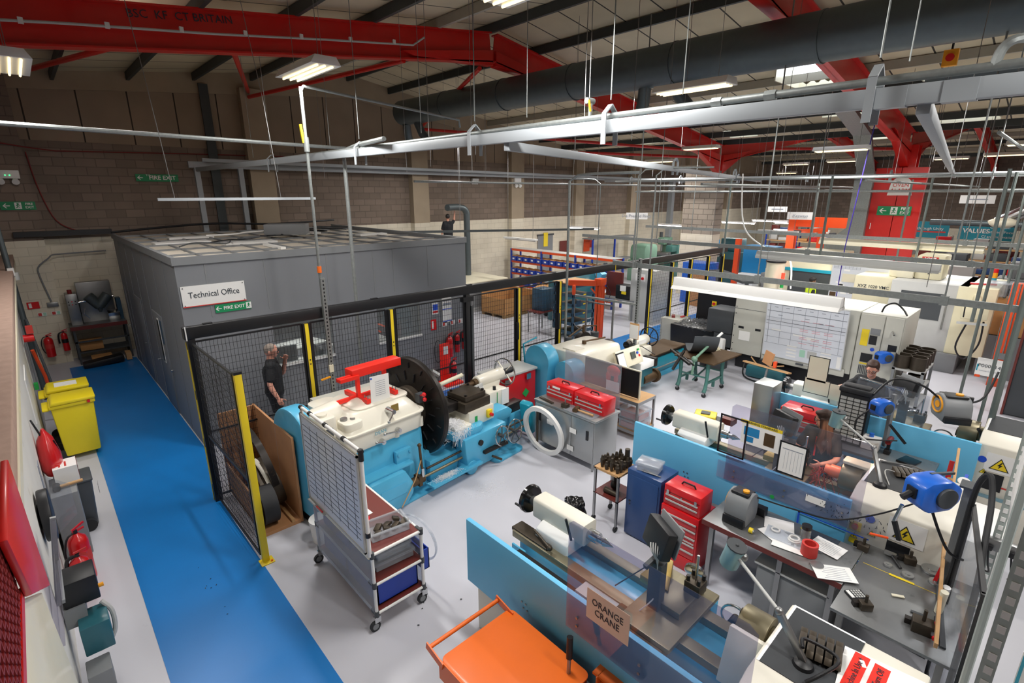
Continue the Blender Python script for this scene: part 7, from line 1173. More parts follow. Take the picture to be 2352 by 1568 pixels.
# ================= machining centre XYZ =================
t = thing('machining_centre', 'large grey and cream XYZ 1020 VMC machining centre with control arm', 'machine', (17.0, 0, 0))
S().box(0, 2.2, 1.55, 3.15, .5, 2.25).to('grey_enclosure', 'grey_light', t, .02); S().box(-.1, 2.2, 1.45, 3.4, 0, .5).to('base', 'grey_mid', t, .02); S().box(-.02, 2.2, 1.0, 1.75, .5, 2.25).to('cream_cabinet', 'cream_mc', t, .02); S().box(.3, 2.0, 3.15, 4.1, 1.4, 2.25).to('cream_hood', 'cream_mc', t, .05)
S().box(-.01, 0, 2.0, 2.9, 1.3, 2.0).to('dark_window', 'grey_dark', t); S().bar((-.05, 1.9, 1.1), (-.05, 1.9, 1.9), .04).to('door_handle', 'chrome', t); S().box(.6, 1.5, 2.2, 2.8, 2.25, 2.9).to('spindle_head', 'cream_mc', t, .05); S().cyl((.8, 3.1, 2.25), (.8, 3.1, 2.6), .0+.3, n=24).box(.5, 1.1, 2.8, 3.2, 2.25, 2.6).to('drum_cover', 'cream', t, .04)
S().box(.59, .6, 2.35, 2.7, 2.72, 2.86).to('red_badge', 'ink_red', t); text('XYZ', t, (.585, 2.52, 2.79), (0, -1, 0), (0, 0, 1), .13, 'paper', bold=.02); s = S()
for a in range(8): a = a*PI/4; s.bar((.592, 2.5, 2.5), (.592, 2.5+.1*math.cos(a), 2.5+.1*math.sin(a)), .02, .006, (1, 0, 0))
s.to('star_mark', 'ink', t); text('XYZ 1020 VMC', t, (.295, 3.62, 1.95), (0, -1, 0), (0, 0, 1), .115, 'ink', bold=.01); S().box(.29, .3, 3.2, 4.05, 1.84, 1.855).to('red_line', 'ink_red', t)
S().rb((-.5, 1.3, 1.75), (.3, .45, .4), (0, 10, 20)).to('control_pendant', 'cream_mc', t, .02); S().rb((-.66, 1.34, 1.75), (.02, .3, .28), (0, 10, 20)).to('pendant_screen', 'black', t); S().rb((-.55, 1.3, 1.45), (.3, .5, .06), (0, 10, 20)).to('pendant_tray', 'grey_light', t); S().bar((-.3, 1.3, 1.9), (.1, 1.4, 2.1), .1).to('pendant_arm', 'cream_mc', t); S().tube(curve([(-.5, 1.4, 1.4), (-.45, 1.5, .8), (-.3, 1.3, .5), (-.3, 1.1, .9), (-.4, 1.1, 1.5)], 6), .02).to('cable', 'black', t)
S().cyl((.9, 1.2, 2.25), (.9, 1.2, 2.42), .05).to('beacon_green', 'teal', t); S().cyl((.9, 1.2, 2.42), (.9, 1.2, 2.55), .05).to('beacon_amber', 'amber', t); S().cyl((.9, 1.2, 2.55), (.9, 1.2, 2.65), .05).to('beacon_red', 'red', t); S().tube([(.5, 1.6, 2.28), (.6, 1.1, 2.3)], .03).to('red_tool', 'red', t)
t = thing('machining_centre', 'cream machining centre with teal door edge behind the conveyor', 'machine', (19.5, 0, 0)); S().box(0, 1.8, 5.2, 6.9, 0, 2.55).to('body', 'cream_mc', t, .03); S().box(-.03, 0, 5.3, 6.6, .5, 1.9).to('dark_opening', 'grey_dark', t); S().box(-.06, .0, 5.3, 6.8, 1.9, 2.0).to('teal_edge', 'teal', t); S().box(-.06, -.03, 5.0, 5.3, 1.4, 2.5).to('control_panel', 'grey_light', t); S().box(-.08, -.06, 5.05, 5.25, 2.0, 2.35).to('screen', 'black', t); S().box(-.1, .0, 4.85, 4.97, .9, 2.5).to('yellow_edge', 'yellow', t); S().box(0, .3, 6.9, 7.2, 1.9, 2.6).to('side_wing', 'cream_mc', t); S().cyl((-.2, 6.95, 1.95), (-.2, 6.95, 2.15), .05).to('red_beacon', 'glow_red', t); S().box(-.035, -.03, 5.9, 6.1, 2.3, 2.4).to('blue_label', 'blue_tape', t)
t = thing('filter_drum', 'cream cylindrical mist filter with black band', 'filter', (17.0, 6.2, 0)); S().cyl((0, 0, 1.2), (0, 0, 2.45), .27, n=32).to('drum', 'cream', t); S().cyl((0, 0, 1.9), (0, 0, 1.95), .28, n=32).cyl((0, 0, 2.43), (0, 0, 2.48), .29, n=32).to('black_band', 'black', t); S().box(-.25, .25, -.25, .25, 0, 1.2).to('stand', 'grey_mid', t); S().cyl((-.25, -.35, 1.9), (-.25, -.35, 2.15), .05).to('red_beacon', 'glow_red', t); S().cyl((-.25, -.35, 1.7), (-.25, -.35, 1.9), .05).to('green_beacon', 'green', t)
t = thing('belt_conveyor', 'flat black belt conveyor pointing at the cream mist filter', 'conveyor', (17.8, 8.0, 0)); S().bar((1.5, 1.2, 1.62), (-.3, -.9, 1.62), .55, .08).to('belt', 'grey_dark', t); S().bar((1.3, 1, 0), (1.3, 1, 1.6), .1).bar((-.1, -.7, 0), (-.1, -.7, 1.6), .1).to('legs', 'grey_mid', t)
for i in range(8): tag(S().rb((0, 0, 0), (.16, .1, .1), (0, 0, i*37)).to('machined_part', 'grey_light' if i % 2 else 'rusty'), 'small machined part heaped by the end of the conveyor', 'part', 'machined parts at the conveyor end', loc=(17.1+.1*(i % 3), 6.75+.12*(i//2), 1.72 if i % 2 else 1.66)) if 0 else None
t = thing('planning_board', 'big white planning board leaning behind the XYZ machine', 'whiteboard', (18.4, 4.25, 0)); S().box(0, .04, -.75, .75, 1.0, 2.6).to('board', 'whiteboard', t); s = S(); r = random.Random(6)
for i in range(26): y, z = r.uniform(-.7, .5), r.uniform(1.2, 2.2); s.box(-.004, 0, y, y+.16, z, z+.05)
s.to('magnet_labels', 'paper', t); s = S()
for k in range(7): s.box(-.004, 0, .0, .72, 2.25+k*.045, 2.254+k*.045)
for k in range(8): s.box(-.004, 0, k*.1, k*.1+.005, 2.25, 2.53)
s.to('grid', 'ink_soft', t); S().box(-.01, 0, .1, .45, 1.85, 2.1).to('poster', 'cream', t); S().box(-.01, 0, .55, .72, 1.1, 1.5).to('dark_photo', 'rusty', t); S().box(0, .05, -.9, .9, 0, 1.0).to('stand', 'grey_light', t)
t = thing('cyan_machine', 'bright blue machine box with white tanks beyond the fence end', 'machine', (22.5, 8.9, 0)); S().box(0, .8, -.6, .7, 1.2, 2.35).to('blue_box', 'cyan_mc', t, .02); S().box(-.3, .8, -.9, .7, 0, 1.2).to('white_tank', 'white', t, .04); S().box(-.1, .1, .85, 1.05, 0, 2.6).to('orange_post', 'orange_deep', t)
tag(S().box(0, .6, 0, .9, 0, 1.7).to('white_tank', 'white', bev=.03), 'second white tank beside the bright blue machine', 'tank', loc=(21.2, 8.6, 0)) if 0 else None
# fenced area right of jib: grey cabinets
t = thing('electrical_cabinet', 'grey electrical cabinet with red isolator behind the narrow mesh panels', 'cabinet', (15.7, 10.1, 0)); S().box(0, .9, -.5, .5, .0, 1.9).to('case', 'grey_light', t, .01); S().box(-.01, 0, -.1, .3, 1.5, 1.75).to('label', 'paper', t); S().cyl((-.01, 0, 1.6), (-.05, 0, 1.6), .05).to('isolator', 'red', t)
t = thing('blue_cabinet', 'bright blue cabinet behind the last mesh panels', 'cabinet', (20.2, 10.5, 0)); S().box(0, 1.0, -.5, .6, .0, 1.7).to('case', 'blue_reel', t, .01); t = thing('brown_board', 'brown board leaning on the bright blue cabinet', 'board', (19.8, 10.1, 0)); S().box(0, .05, -.3, .4, 0, 1.3).to('board', 'plywood', t)
t = thing('clamp_trolley', 'black and brown clutter bench at the end of the long shelving', 'bench', (15.6, 11.2, 0)); S().box(0, .8, -.8, .6, .7, .74).to('top', 'grey_mid', t); S().rb((.3, -.3, 1.0), (.5, .6, .5)).to('black_box', 'black', t, .02); S().rb((.4, .3, 1.2), (.1, .7, .9)).to('brown_panel', 'maroon', t); S().box(-.01, 0, -.5, -.3, .95, 1.05).to('yellow_label', 'yellow', t); S().box(.04, .05, -.45, -.2, 1.05, 1.25).to('paper', 'paper', t)
for x in (.05, .7):
    for y in (-.75, .5): S().box(x, x+.05, y, y+.05, 0, .7).to('leg', 'grey_mid', t)
t = thing('teal_press', 'teal guillotine machine with angled light blue guard behind the jib', 'machine', (14.6, 12.2, 0)); S().pri([(-.4, 0), (.5, 0), (.5, 1.5), (-.1, 1.75), (-.4, 1.3)], 'x', -1.0, .8).xf(Matrix.Identity(4)).to('body', 'teal_dark', t, .03); S().rb((.95, -.2, 1.5), (.3, .5, .5), (30, 0, 0)).to('guard', 'blue_light', t)
# ================= back wall area =================
t = thing('wall_bench', 'grey shelf bench unit along the cream wall past the long shelving', 'bench', (23.5, 17.4, 0)); S().box(-1.5, 2.5, 0, .7, 2.1, 2.16).to('top_shelf', 'grey_mid', t); S().box(-1.5, 2.5, 0, .7, .85, .9).to('worktop', 'grey_mid', t)
for x in (-1.45, .5, 2.4): S().box(x, x+.08, .0, .08, 0, 2.15).to('blue_post', 'blue_bin', t)
t = thing('green_machine', 'rounded pale green machine tool by the cream wall', 'machine', (24.0, 15.5, 0)); S().box(-.7, .7, -.5, .5, 0, 1.1).to('base', 'green_mc', t, .03); S().pri(rr(-.6, .6, 1.0, 1.9, .25), 'y', -.45, .45).to('rounded_head', 'green_mc', t, .04)
for i, (x, y, m, h) in enumerate(((26.5, 15.2, 'green_dark', 1.7), (28.5, 14.6, 'rusty', 1.5), (27.6, 16.4, 'green_mc', 2.0), (30.3, 14.2, 'teal_dark', 1.6), (31.5, 16.5, 'grey_mid', 2.1), (20.5, 15.0, 'grey_mid', 1.1))):
    t = thing('milling_machine', ('green knee mill left of the block column', 'brown oily drill press near the block column', 'pale green mill against the cream wall', 'dark teal mill just left of the block column', 'grey machine by the far cream wall', 'low grey bench grinder beyond the shelving')[i], 'machine', (x, y, 0)); S().box(-.35, .35, -.35, .35, 0, h*.55).to('base', m, t, .03); S().box(-.6, .3, -.5, .5, h*.5, h*.58).to('table', 'steel', t, .01); S().box(.0, .35, -.25, .25, h*.55, h).to('column', m, t, .03); S().box(-.5, .3, -.2, .2, h*.8, h).to('head', m, t, .03); S().cyl((-.4, 0, h*.62), (-.4, 0, h*.82), .06).to('spindle', 'steel', t); S().cyl((-.2, .2, h), (-.2, .2, h*1.15), .1).to('motor', 'cyan_mc' if i == 3 else 'grey_dark', t)
for i, (x, y, z, w_, l, m) in enumerate(((21.0, 18.55, 1.7, .6, 'brown rack of blue leaflets on the cream wall', 'maroon'), (22.6, 18.28, 1.75, .5, 'orange safety sign on the pier', 'orange_deep'), (23.3, 18.55, 1.9, .4, 'red safety sign with white figure on the cream wall', 'ink_red'), (19.6, 18.55, 2.2, .3, 'yellow triangle notice on the grey wall door', 'yellow'))): tag(S().box(-w_/2, w_/2, -.03, 0, -.35, .35).to('wall_sign', m), l, 'sign', loc=(x, y, z))
t = thing('wall_door', 'grey steel door in the cream wall beyond the shelving', 'door', (19.6, 18.58, 0)); S().box(-.55, .55, -.04, 0, 0, 2.4).to('leaf', 'grey_mid', t); S().box(-.62, .62, -.05, -.03, 2.4, 2.48).to('frame', 'grey_dark', t)
for i, (x, y, z, l) in enumerate(((14.2, 14.8, 2.75, 'unlit hung strip light left of the long shelving'), (18.9, 15.5, 2.95, 'lit hung strip light above the long shelving'), (24.5, 14.2, 2.9, 'hung strip light left of the block column'), (27.5, 12.2, 3.0, 'strip light beside the block column'), (28.5, 11.0, 3.1, 'lit strip light right of the block column, highest'), (29.5, 10.2, 2.6, 'lit strip light right of the block column, lower one'), (26.0, 9.6, 2.75, 'lit strip light close to the orange frame'), (31, 10.8, 2.9, 'small lit strip light behind the drop pipes'))):
    t = thing('strip_light', l, 'light', (x, y, z)); S().box(-.08, .08, -.9, .9, 0, .06).to('tray', 'white', t); S().cyl((0, -.85, -.02), (0, .85, -.02), .025).to('tube', 'tube_on' if i != 0 else 'paper', t)
    for b in (-.7, .7): S().cyl((0, b, .06), (0, b, roofz(x)-z), .008, n=6).to('wire', 'steel', t)
    if i: area(x, y, z-.08, .2, 1.6, 22)
t = thing('trunking_run', 'dark trunking run hung along the back area above the shelving', 'trunking', (0, 0, 0)); S().bar((9.5, 15.9, 3.2), (17.5, 13.8, 3.05), .08).to('trunking', 'purlin', t)
for x, y, z, w_, txt, l in ((19.4, 13.0, 3.55, .9, 'Die Pressed Rings', 'white hanging sign beside the drop pipes left of the block column'), (32, 12.0, 3.6, 1.0, 'Polyurethane', 'small white hanging sign right of the block column'), (26, 8.7, 3.5, 1.1, 'Keyways', 'white hanging sign on the orange frame'), (34, 3.6, 4.2, 1.3, 'Inspection', 'white hanging sign above the teal banners')):
    t = thing('area_sign', l, 'sign', (x, y, z)); u = Vector((-y, x, 0)).normalized()*-1; S().bar(-u*w_/2, u*w_/2, .02, w_*.3).to('board', 'paper', t); (text(txt, t, (-.03, 0, 0), u, (0, 0, 1), .17, 'ink_soft') if txt[0] in 'DK' else S().bar(-u*w_*.3-Vector((.014, 0, 0)), u*w_*.3-Vector((.014, 0, 0)), .004, .05).to('print', 'ink_soft', t)); S().cyl((0, 0, .1), (0, 0, roofz(x)-z), .006, n=5).to('wire', 'steel', t)
t = thing('portal_crane', 'orange portal crane frame in the middle distance', 'crane', (27, 0, 0)); S().bar((0, 9.4, 3.2), (0, 4.6, 3.2), .25, .45).to('beam', 'orange_deep', t); S().bar((0, 9.3, 0), (0, 9.3, 3.4), .35).to('post', 'orange_deep', t); S().bar((-.4, 7.9, 0), (-.4, 7.9, 2.9), .25).to('post', 'orange_deep', t); S().bar((-.4, 9.1, 2.75), (-.4, 7.7, 2.9), .18).to('arm', 'orange_deep', t); S().bar((-1, 6.6, 2.55), (-1, 3.5, 2.45), .2, .25).to('beam', 'orange_deep', t); S().rb((-.4, 8.9, 2.7), (.3, .3, .25)).to('hoist', 'grey_dark', t)
t = thing('orange_column', 'orange steel column with socket beside the far shelving at the right', 'column', (16.6, .64, 0)); S().box(-.12, .12, -.13, .13, 0, 2.5).to('column', 'orange_deep', t, .01); S().box(-.17, -.12, -.16, .1, .7, .85).to('socket_box', 'steel', t); S().cyl((-.14, -.02, .85), (-.14, -.02, 2.5), .015).to('conduit', 'steel', t)
def shelf(lab, x, y0, y1, zs, m='blue_bin', seed=1, post='grey_mid'):
    t = thing('storage_shelf', lab, 'shelving', (x, 0, 0)); r = random.Random(seed)
    for y in (y0, (y0+y1)/2, y1): S().bar((0, y, 0), (0, y, zs[-1]+.1), .07).to('post', post, t); S().bar((.6, y, 0), (.6, y, zs[-1]+.1), .07).to('post', post, t)
    for z in zs: S().box(-.02, .62, y0, y1, z, z+.05).to('shelf', 'wood', t)
    return t
def clutter(nm, lab, grp, cat, x, y0, y1, z, n, ms, seed, hh=(.12, .3)):
    r = random.Random(seed)
    for i in range(n):
        y = y0+(y1-y0)*(i+.5)/n; h = r.uniform(*hh); w_ = (y1-y0)/n*r.uniform(.6, .9); tag(S().rb((0, 0, h/2), (r.uniform(.25, .45), w_, h), (0, 0, r.uniform(-8, 8))).to(nm, r.choice(ms), bev=.01), lab, cat, grp, loc=(x+r.uniform(.2, .35), y, z))
shelf('open wooden shelving behind the orange column at the right edge', 19.0, -.3, 1.7, (.1, .75, 1.35), seed=3)
for z, k in ((.15, 4), (.8, 5), (1.4, 5)): clutter('storage_item', 'mixed box or tray on the open wooden shelving behind the orange column', 'items on the shelving behind the orange column', 'box', 19.0, -.2, 1.6, z, k, ['orange_deep', 'grey_light', 'green', 'grey_dark', 'cardboard', 'yellow'], int(z*100))
for i, (y, m) in enumerate(((1.15, 'tub'), (.75, 'tub'))): tag(S().box(-.25, .25, -.18, .18, 0, .32).box(-.27, .27, -.2, .2, .3, .34).to('storage_tub', m, bev=.01), ('clear storage tub with handle left of pair', 'clear storage tub with handle right of pair')[i]+' on top by the XYZ machine', 'tub', loc=(17.5, y-.1, 2.05)); 
tag(S().box(-.3, .3, -.35, .35, 0, .9).to('packing_case', 'cardboard'), 'brown case under the clear tubs at the right', 'case', loc=(17.6, .75, 1.1)); tag(S().box(-.35, .35, -.4, .4, 0, 1.08).to('grey_plinth', 'grey_mid'), 'grey plinth carrying the brown case at the right', 'plinth', loc=(17.6, .72, 0))
for x, y0, y1, l, sd in ((30, 6.0, 8.8, 'shelving behind the orange frame', 5), (33.5, 9.5, 13, 'shelving with red and blue boxes right of the block column', 6), (29.5, 1.0, 5.0, 'shelving under the teal banners', 7), (36, 4.5, 8.5, 'distant shelving behind the red column', 8)):
    shelf(l, x, y0, y1, (.5, 1.1, 1.7, 2.2), post='blue_bin' if sd < 7 else 'grey_mid')
    for z in (.56, 1.16, 1.76, 2.26): clutter('stored_box', 'small stored box on the '+l, 'stored boxes on the '+l, 'box', x, y0+.1, y1-.1, z, 6, ['red', 'grey_light', 'white', 'maroon', 'blue_cab', 'grey_dark', 'cardboard', 'grey_mid'], sd*10+int(z*10), (.15, .4))
for x, y, m, l, w_, h in ((22.6, 4.9, 'grey_mid', 'grey machine cabinet left of the red column', 1.2, 1.9), (24.8, 6.4, 'cream', 'cream bench top machine by the orange frame', 1.0, 1.7), (23.8, 2.6, 'grey_light', 'light grey machine right of the red column', 1.4, 2.0), (27.6, 3.2, 'grey_dark', 'dark machine under the first teal banner', 1.2, 2.1), (24.6, 1.0, 'grey_mid', 'grey press at the far right', 1.2, 2.2), (32, 2, 'maroon', 'brown machine at the far right', 1.4, 2.3), (24.5, 11.2, 'teal_dark', 'dark teal screen right of the block column', 1.6, 2.4), (20.7, 7.85, 'grey_mid', 'grey workbench cabinet behind the mist filter', 1.0, 1.5)):
    t = thing('machine_cabinet', l, 'machine', (x, y, 0)); S().box(0, 1, -w_/2, w_/2, 0, h*.75).to('body', m, t, .03); S().box(.2, .9, -w_*.3, w_*.3, h*.75, h).to('upper_housing', m, t, .04); S().box(-.02, 0, -w_*.3, w_*.2, h*.35, h*.6).to('panel', 'black', t); S().rb((-.1, w_*.3, h*.7), (.15, .25, .3)).to('control_box', 'grey_light', t, .02)
for i, (y0, y1, txt, l) in enumerate(((5.3, 3.95, 'through Unity', 'teal banner reading through Unity beside the red column'), (3.6, 1.75, 'VALUES', 'teal banner listing values at the right'))):
    t = thing('banner', l, 'banner', (30.5, 0, 2.88)); S().box(0, .03, y1, y0, -.36, .36).to('cloth', 'teal_banner', t); S().cyl((0, y0-.1, .36), (0, y0-.1, 5.0), .006, n=5).cyl((0, y1+.1, .36), (0, y1+.1, 5.0), .006, n=5).to('cords', 'steel', t)
    if i: text(txt, t, (-.01, y0-.58, .02), (0, -1, 0), (0, 0, 1), .26, 'paper', bold=.02); [text(w_, t, (-.01, y1+.52, .2-.2*k), (0, -1, 0), (0, 0, 1), .15, 'paper') for k, w_ in enumerate(('Our Team', 'Customer Focus', 'CI and Innovation'))]
    else: text(txt, t, (-.01, (y0+y1)/2, .05), (0, -1, 0), (0, 0, 1), .17, 'paper'); S().box(-.01, 0, y1+.1, y0-.1, -.12, -.06).to('red_line', 'ink_red', t)
t = thing('silver_duct', 'shiny silver duct slanting at the far right with grey pipe below', 'duct', (29, 0, 0)); S().cyl((0, 2.3, 3.35), (0, .2, 4.7), .22, n=20).to('silver_duct', 'chrome', t); S().cyl((-.3, 4.4, 3.3), (-.3, .0, 3.3), .12, n=16).to('grey_pipe', 'duct', t); S().sph((-.3, 2.1, 3.35), .25, (1, 2, .8)).to('wrapped_joint', 'cream', t)
t = thing('grey_pillar', 'dark grey pillar with rust edge and yellow sticker cut by the right edge', 'pillar', (14.6, .08, 0)); S().box(-.15, .25, -.4, .22, .02, 2.6).to('body', 'grey_dark', t, .01); S().box(-.18, .25, .22, .26, 0, 2.6).to('side_edge', 'maroon', t); S().box(-.16, -.15, -.2, .02, .95, 1.5).to('yellow_sticker', 'yellow', t)
t = thing('flood_light', 'small flood light on the brown block wall', 'light', (15.0, 18.54, 5.0)); S().rb((0, 0, 0), (.35, .1, .25), (20, 0, 0)).to('case', 'grey_light', t); t = thing('emergency_light', 'twin spot emergency light on the third pier', 'light', (17.3, 18.24, 4.9)); S().box(-.2, .2, -.06, .04, 0, .3).to('case', 'white', t)
for x in (-.12, .12): S().cyl((x, -.02, -.06), (x, -.1, -.1), .08).to('spot', 'white', t)
t = thing('extract_pipe', 'grey bent extraction pipe near the man above the cabin', 'pipe', (13.2, 17.0, 0)); S().tube(curve([(-1.0, -.2, 3.95), (-.3, 0, 3.95), (0.05, 0, 3.8), (.1, 0, 3.2), (.1, 0, .0)], 6), .13, 12).to('pipe', 'duct', t)
tag(S().box(.35, 2.16, -.03, .03, -.02, .02).to('strip_light', 'tube_on'), 'long lit strip light at the top left under the red beam', 'light', loc=(0, 11.6, 7.05)); area(1.25, 11.6, 6.98, 1.8, .08, 60)
tag(scraps(24, 1.9, 3.2, 3.6, 6.6, .001, .002, .018, .008, 41, 0).to('floor_debris', 'black'), 'small black crumbs scattered on the grey floor around the tube trolley', 'debris', kind='stuff'); tag(scraps(8, .5, 1.1, 5.0, 7.5, .005, .002, .014, .006, 42, 0).to('floor_debris', 'black'), 'few black crumbs on the blue walkway', 'debris', kind='stuff')
# ================= people =================
def remesh(s, n, m, par, vox=.008, sm=3):
    bmesh.ops.recalc_face_normals(s.bm, faces=s.bm.faces); me = bpy.data.meshes.new(n); s.bm.to_mesh(me); s.bm.free(); o = bpy.data.objects.new(n, me); C.objects.link(o)
    md = o.modifiers.new('r', 'REMESH'); md.mode = 'VOXEL'; md.voxel_size = vox; k = o.modifiers.new('s', 'SMOOTH'); k.iterations = sm; k.factor = .6
    dg = bpy.context.evaluated_depsgraph_get(); dg.update(); m2 = bpy.data.meshes.new_from_object(o.evaluated_get(dg)); o.modifiers.clear(); o.data = m2; m2.materials.clear(); m2.materials.append(MT[m])
    for p in m2.polygons: p.use_smooth = True
    o.parent = par; return o
def limb(s, pts, rr, n=12):
    P = curve(pts, 5); k = len(P)-1; R = [rr[min(int(i/k*(len(rr)-1)), len(rr)-2)]+(rr[min(int(i/k*(len(rr)-1))+1, len(rr)-1)]-rr[min(int(i/k*(len(rr)-1)), len(rr)-2)])*((i/k*(len(rr)-1)) % 1 if i < k else 1) for i in range(k+1)]
    s.tube(P, 0, n, R).sph(P[0], rr[0]*.98, n=10).sph(P[-1], rr[-1]*.98, n=10)
def hand(s, w, d, pn, curl=.5, sd=1):   # wrist, pointing direction, palm normal
    w = Vector(w); d = Vector(d).normalized(); pn = Vector(pn); pn = (pn-d*pn.dot(d)).normalized(); c = d.cross(pn)*sd
    M = Matrix.Translation(w+d*.045) @ Matrix((d, c, pn)).transposed().to_4x4(); s._sp(M @ Matrix.Diagonal((.052, .042, .018, 1)), 12)
    for i, (o, l) in enumerate(((-.03, .068), (-.01, .078), (.011, .074), (.031, .058))):
        a = w+d*(.08-abs(o)*.2)+c*o; e1 = a+(d+pn*curl*.3).normalized()*l*.45; e2 = e1+(d+pn*curl*(1.2+.15*i)).normalized()*l*.32; e3 = e2+(d*(1-curl*.5)+pn*curl*2).normalized()*l*.25
        s.tube([a-d*.02, a, e1, e2, e3], 0, 8, [.009, .0095, .0088, .0082, .007]).sph(e3, .0075, n=8)
    a = w+d*.025-c*.032; s.tube([a, a+(d*.6-c*.8+pn*.3)*.035, a+(d*1.2-c*.9+pn*.7)*.055], 0, 8, [.013, .011, .009])
def person(label, loc, rz, sh=(0, 0), armR=None, armL=None, hd=(0, 0), skin='skin', hair='hair_brown', shirt='shirt_dark', long=0, bald=0, glasses=0, sit=0, h=1.0, curlR=.6, curlL=.6, wide=1.0, hiviz=0, vox=.008):
    t = thing('person', label, 'person', loc, rz); t.scale = (h*wide, h*wide, h); dx, dy = sh; hp = Vector((0, 0, .96 if not sit else .5)); ch = hp+Vector((dx, dy, .5-abs(dx)*.35)); nk = ch+Vector((dx*.15, 0, .07))
    hc = nk+Vector((.02+dx*.2, 0, .15)); b = S(); yaw, pit = hd; HM = Matrix.Translation(hc) @ Matrix.Rotation(math.radians(yaw), 4, 'Z') @ Matrix.Rotation(math.radians(pit), 4, 'Y')
    def tor(s, g): limb(s, [hp+Vector((0, 0, -.02)), hp+Vector((dx*.25, dy*.25, .16)), hp+Vector((dx*.7, dy*.7, .36))], [.125+g, .118+g, .13+g]); [limb(s, [hp+Vector((0, k*.07, 0)), ch+Vector((0, k*.1, -.12)), ch+Vector((0, k*.14, -.01))], [.1+g, .098+g, .07+g]) for k in (1, -1)]; limb(s, [ch+Vector((0, .15, -.02)), ch+Vector((0, 0, .02)), ch+Vector((0, -.15, -.02))], [.058+g, .062+g, .058+g])
    tor(b, 0); limb(b, [ch, nk, hc-Vector((0, 0, .05))], [.062, .056, .056])
    # head: skull, jaw, nose, ears, brows
    b._sp(HM @ Matrix.Diagonal((.098, .077, .115, 1)), 16); b._sp(HM @ Matrix.Translation((.028, 0, -.062)) @ Matrix.Diagonal((.062, .056, .058, 1)), 14)
    b._sp(HM @ Matrix.Translation((.098, 0, -.022)) @ Matrix.Diagonal((.019, .0135, .024, 1)), 10); b._sp(HM @ Matrix.Translation((.078, 0, -.07)) @ Matrix.Diagonal((.015, .026, .01, 1)), 10); b._sp(HM @ Matrix.Translation((.072, 0, -.098)) @ Matrix.Diagonal((.018, .02, .016, 1)), 10)
    for k in (1, -1): b._sp(HM @ Matrix.Translation((-.005, k*.078, -.018)) @ Matrix.Diagonal((.017, .011, .03, 1)), 8); b._sp(HM @ Matrix.Translation((.08, k*.03, .016)) @ Matrix.Diagonal((.012, .022, .008, 1)), 8)
    aR = armR or [(.0, -.235, -.3), (.05, -.25, -.54)]; aL = armL or [(.0, .235, -.3), (.05, .25, -.54)]; sl = S(); 
    for k, (e, w), cu in ((-1, aR, curlR), (1, aL, curlL)):
        s0 = ch+Vector((0, k*.17, -.03)); e = ch+Vector(e); w = ch+Vector(w); limb(b, [s0, e, w], [.05, .046, .04, .041, .034, .026]); d = (w-e).normalized(); pn = Vector((0, -k, 0)) if abs(d.y) < .7 else Vector((0, 0, -1)); hand(b, w, d, pn, cu, k)
        m = s0+(e-s0)*.72; limb(sl, [s0+Vector((0, -k*.02, .0)), s0+(e-s0)*.35, m], [.068, .06, .063])
    tr = S()
    for k in (-1, 1):
        if sit: q = [hp+Vector((.02, k*.09, 0)), hp+Vector((.43, k*.12, .0)), Vector((.42, k*.12, .09))]
        else: q = [hp+Vector((0, k*.09, -.04)), Vector((.02, k*.11+.0, .5)), Vector((-.01, k*.12, .09))]
        limb(b, q, [.088, .07, .052, .056, .045, .034]); limb(tr, q, [.104, .088, .07, .068, .062, .062])
    remesh(b, 'body', skin, t, vox); tor(sl, .016); remesh(sl, 'shirt', shirt, t, vox*1.2, 4); limb(tr, [hp+Vector((0, .06, .02)), hp+Vector((0, -.06, .02))], [.14, .14]); remesh(tr, 'trousers', 'trousers', t, vox*1.4, 4)
    for k in (-1, 1): x0 = .42 if sit else 0; S()._sp(Matrix.Translation((x0+.05, k*.12, .045)) @ Matrix.Diagonal((.145, .05, .05, 1)), 14).to('shoe', 'black', t)
    hr = S()
    if bald: hr._sp(HM @ Matrix.Translation((-.008, 0, .012)) @ Matrix.Diagonal((.096, .079, .108, 1)), 18)
    else: hr._sp(HM @ Matrix.Translation((-.02, 0, .03)) @ Matrix.Diagonal((.102, .088, .105, 1)), 18); hr._sp(HM @ Matrix.Translation((.03, 0, .085)) @ Matrix.Diagonal((.065, .07, .035, 1)), 14)
    if long:
        r = random.Random(3)
        for i in range(30): a = (i/29-.5)*3.6+PI; p = HM @ Vector((.08*math.cos(a)-.01, .08*math.sin(a), .03)); q = p+Vector((-.03+r.uniform(-.03, .03), r.uniform(-.03, .03), -.18)); hr.tube([p, q, q+Vector((r.uniform(-.04, .03), r.uniform(-.05, .05), -.2)), q+Vector((r.uniform(-.05, .04), r.uniform(-.06, .06), -.33))], 0, 7, [.024, .027, .022, .008])
    remesh(hr, 'hair', hair, t, vox*.8, 2)
    for k in (1, -1): e = S()._sp(HM @ Matrix.Translation((.082, k*.03, -.002)) @ Matrix.Diagonal((.011, .013, .008, 1)), 10).to('eye', 'paper', t); S()._sp(HM @ Matrix.Translation((.0915, k*.03, -.002)) @ Matrix.Diagonal((.004, .006, .006, 1)), 8).to('iris', 'black', e)
    S()._sp(HM @ Matrix.Translation((.0925, 0, -.07)) @ Matrix.Diagonal((.004, .021, .004, 1)), 10).to('lips', 'ink_pink' if skin != 'skin_dark' else 'maroon', t)
    if glasses:
        g = S()
        for k in (1, -1): g.ring(HM @ Vector((.104, k*.033, -.003)), .022, .0028, HM.to_3x3() @ Vector((1, 0, 0)), 18, 6); g.bar(HM @ Vector((.1, k*.055, .002)), HM @ Vector((.0, k*.083, .0)), .005)
        g.bar(HM @ Vector((.106, .012, 0)), HM @ Vector((.106, -.012, 0)), .004).to('glasses', 'black', t)
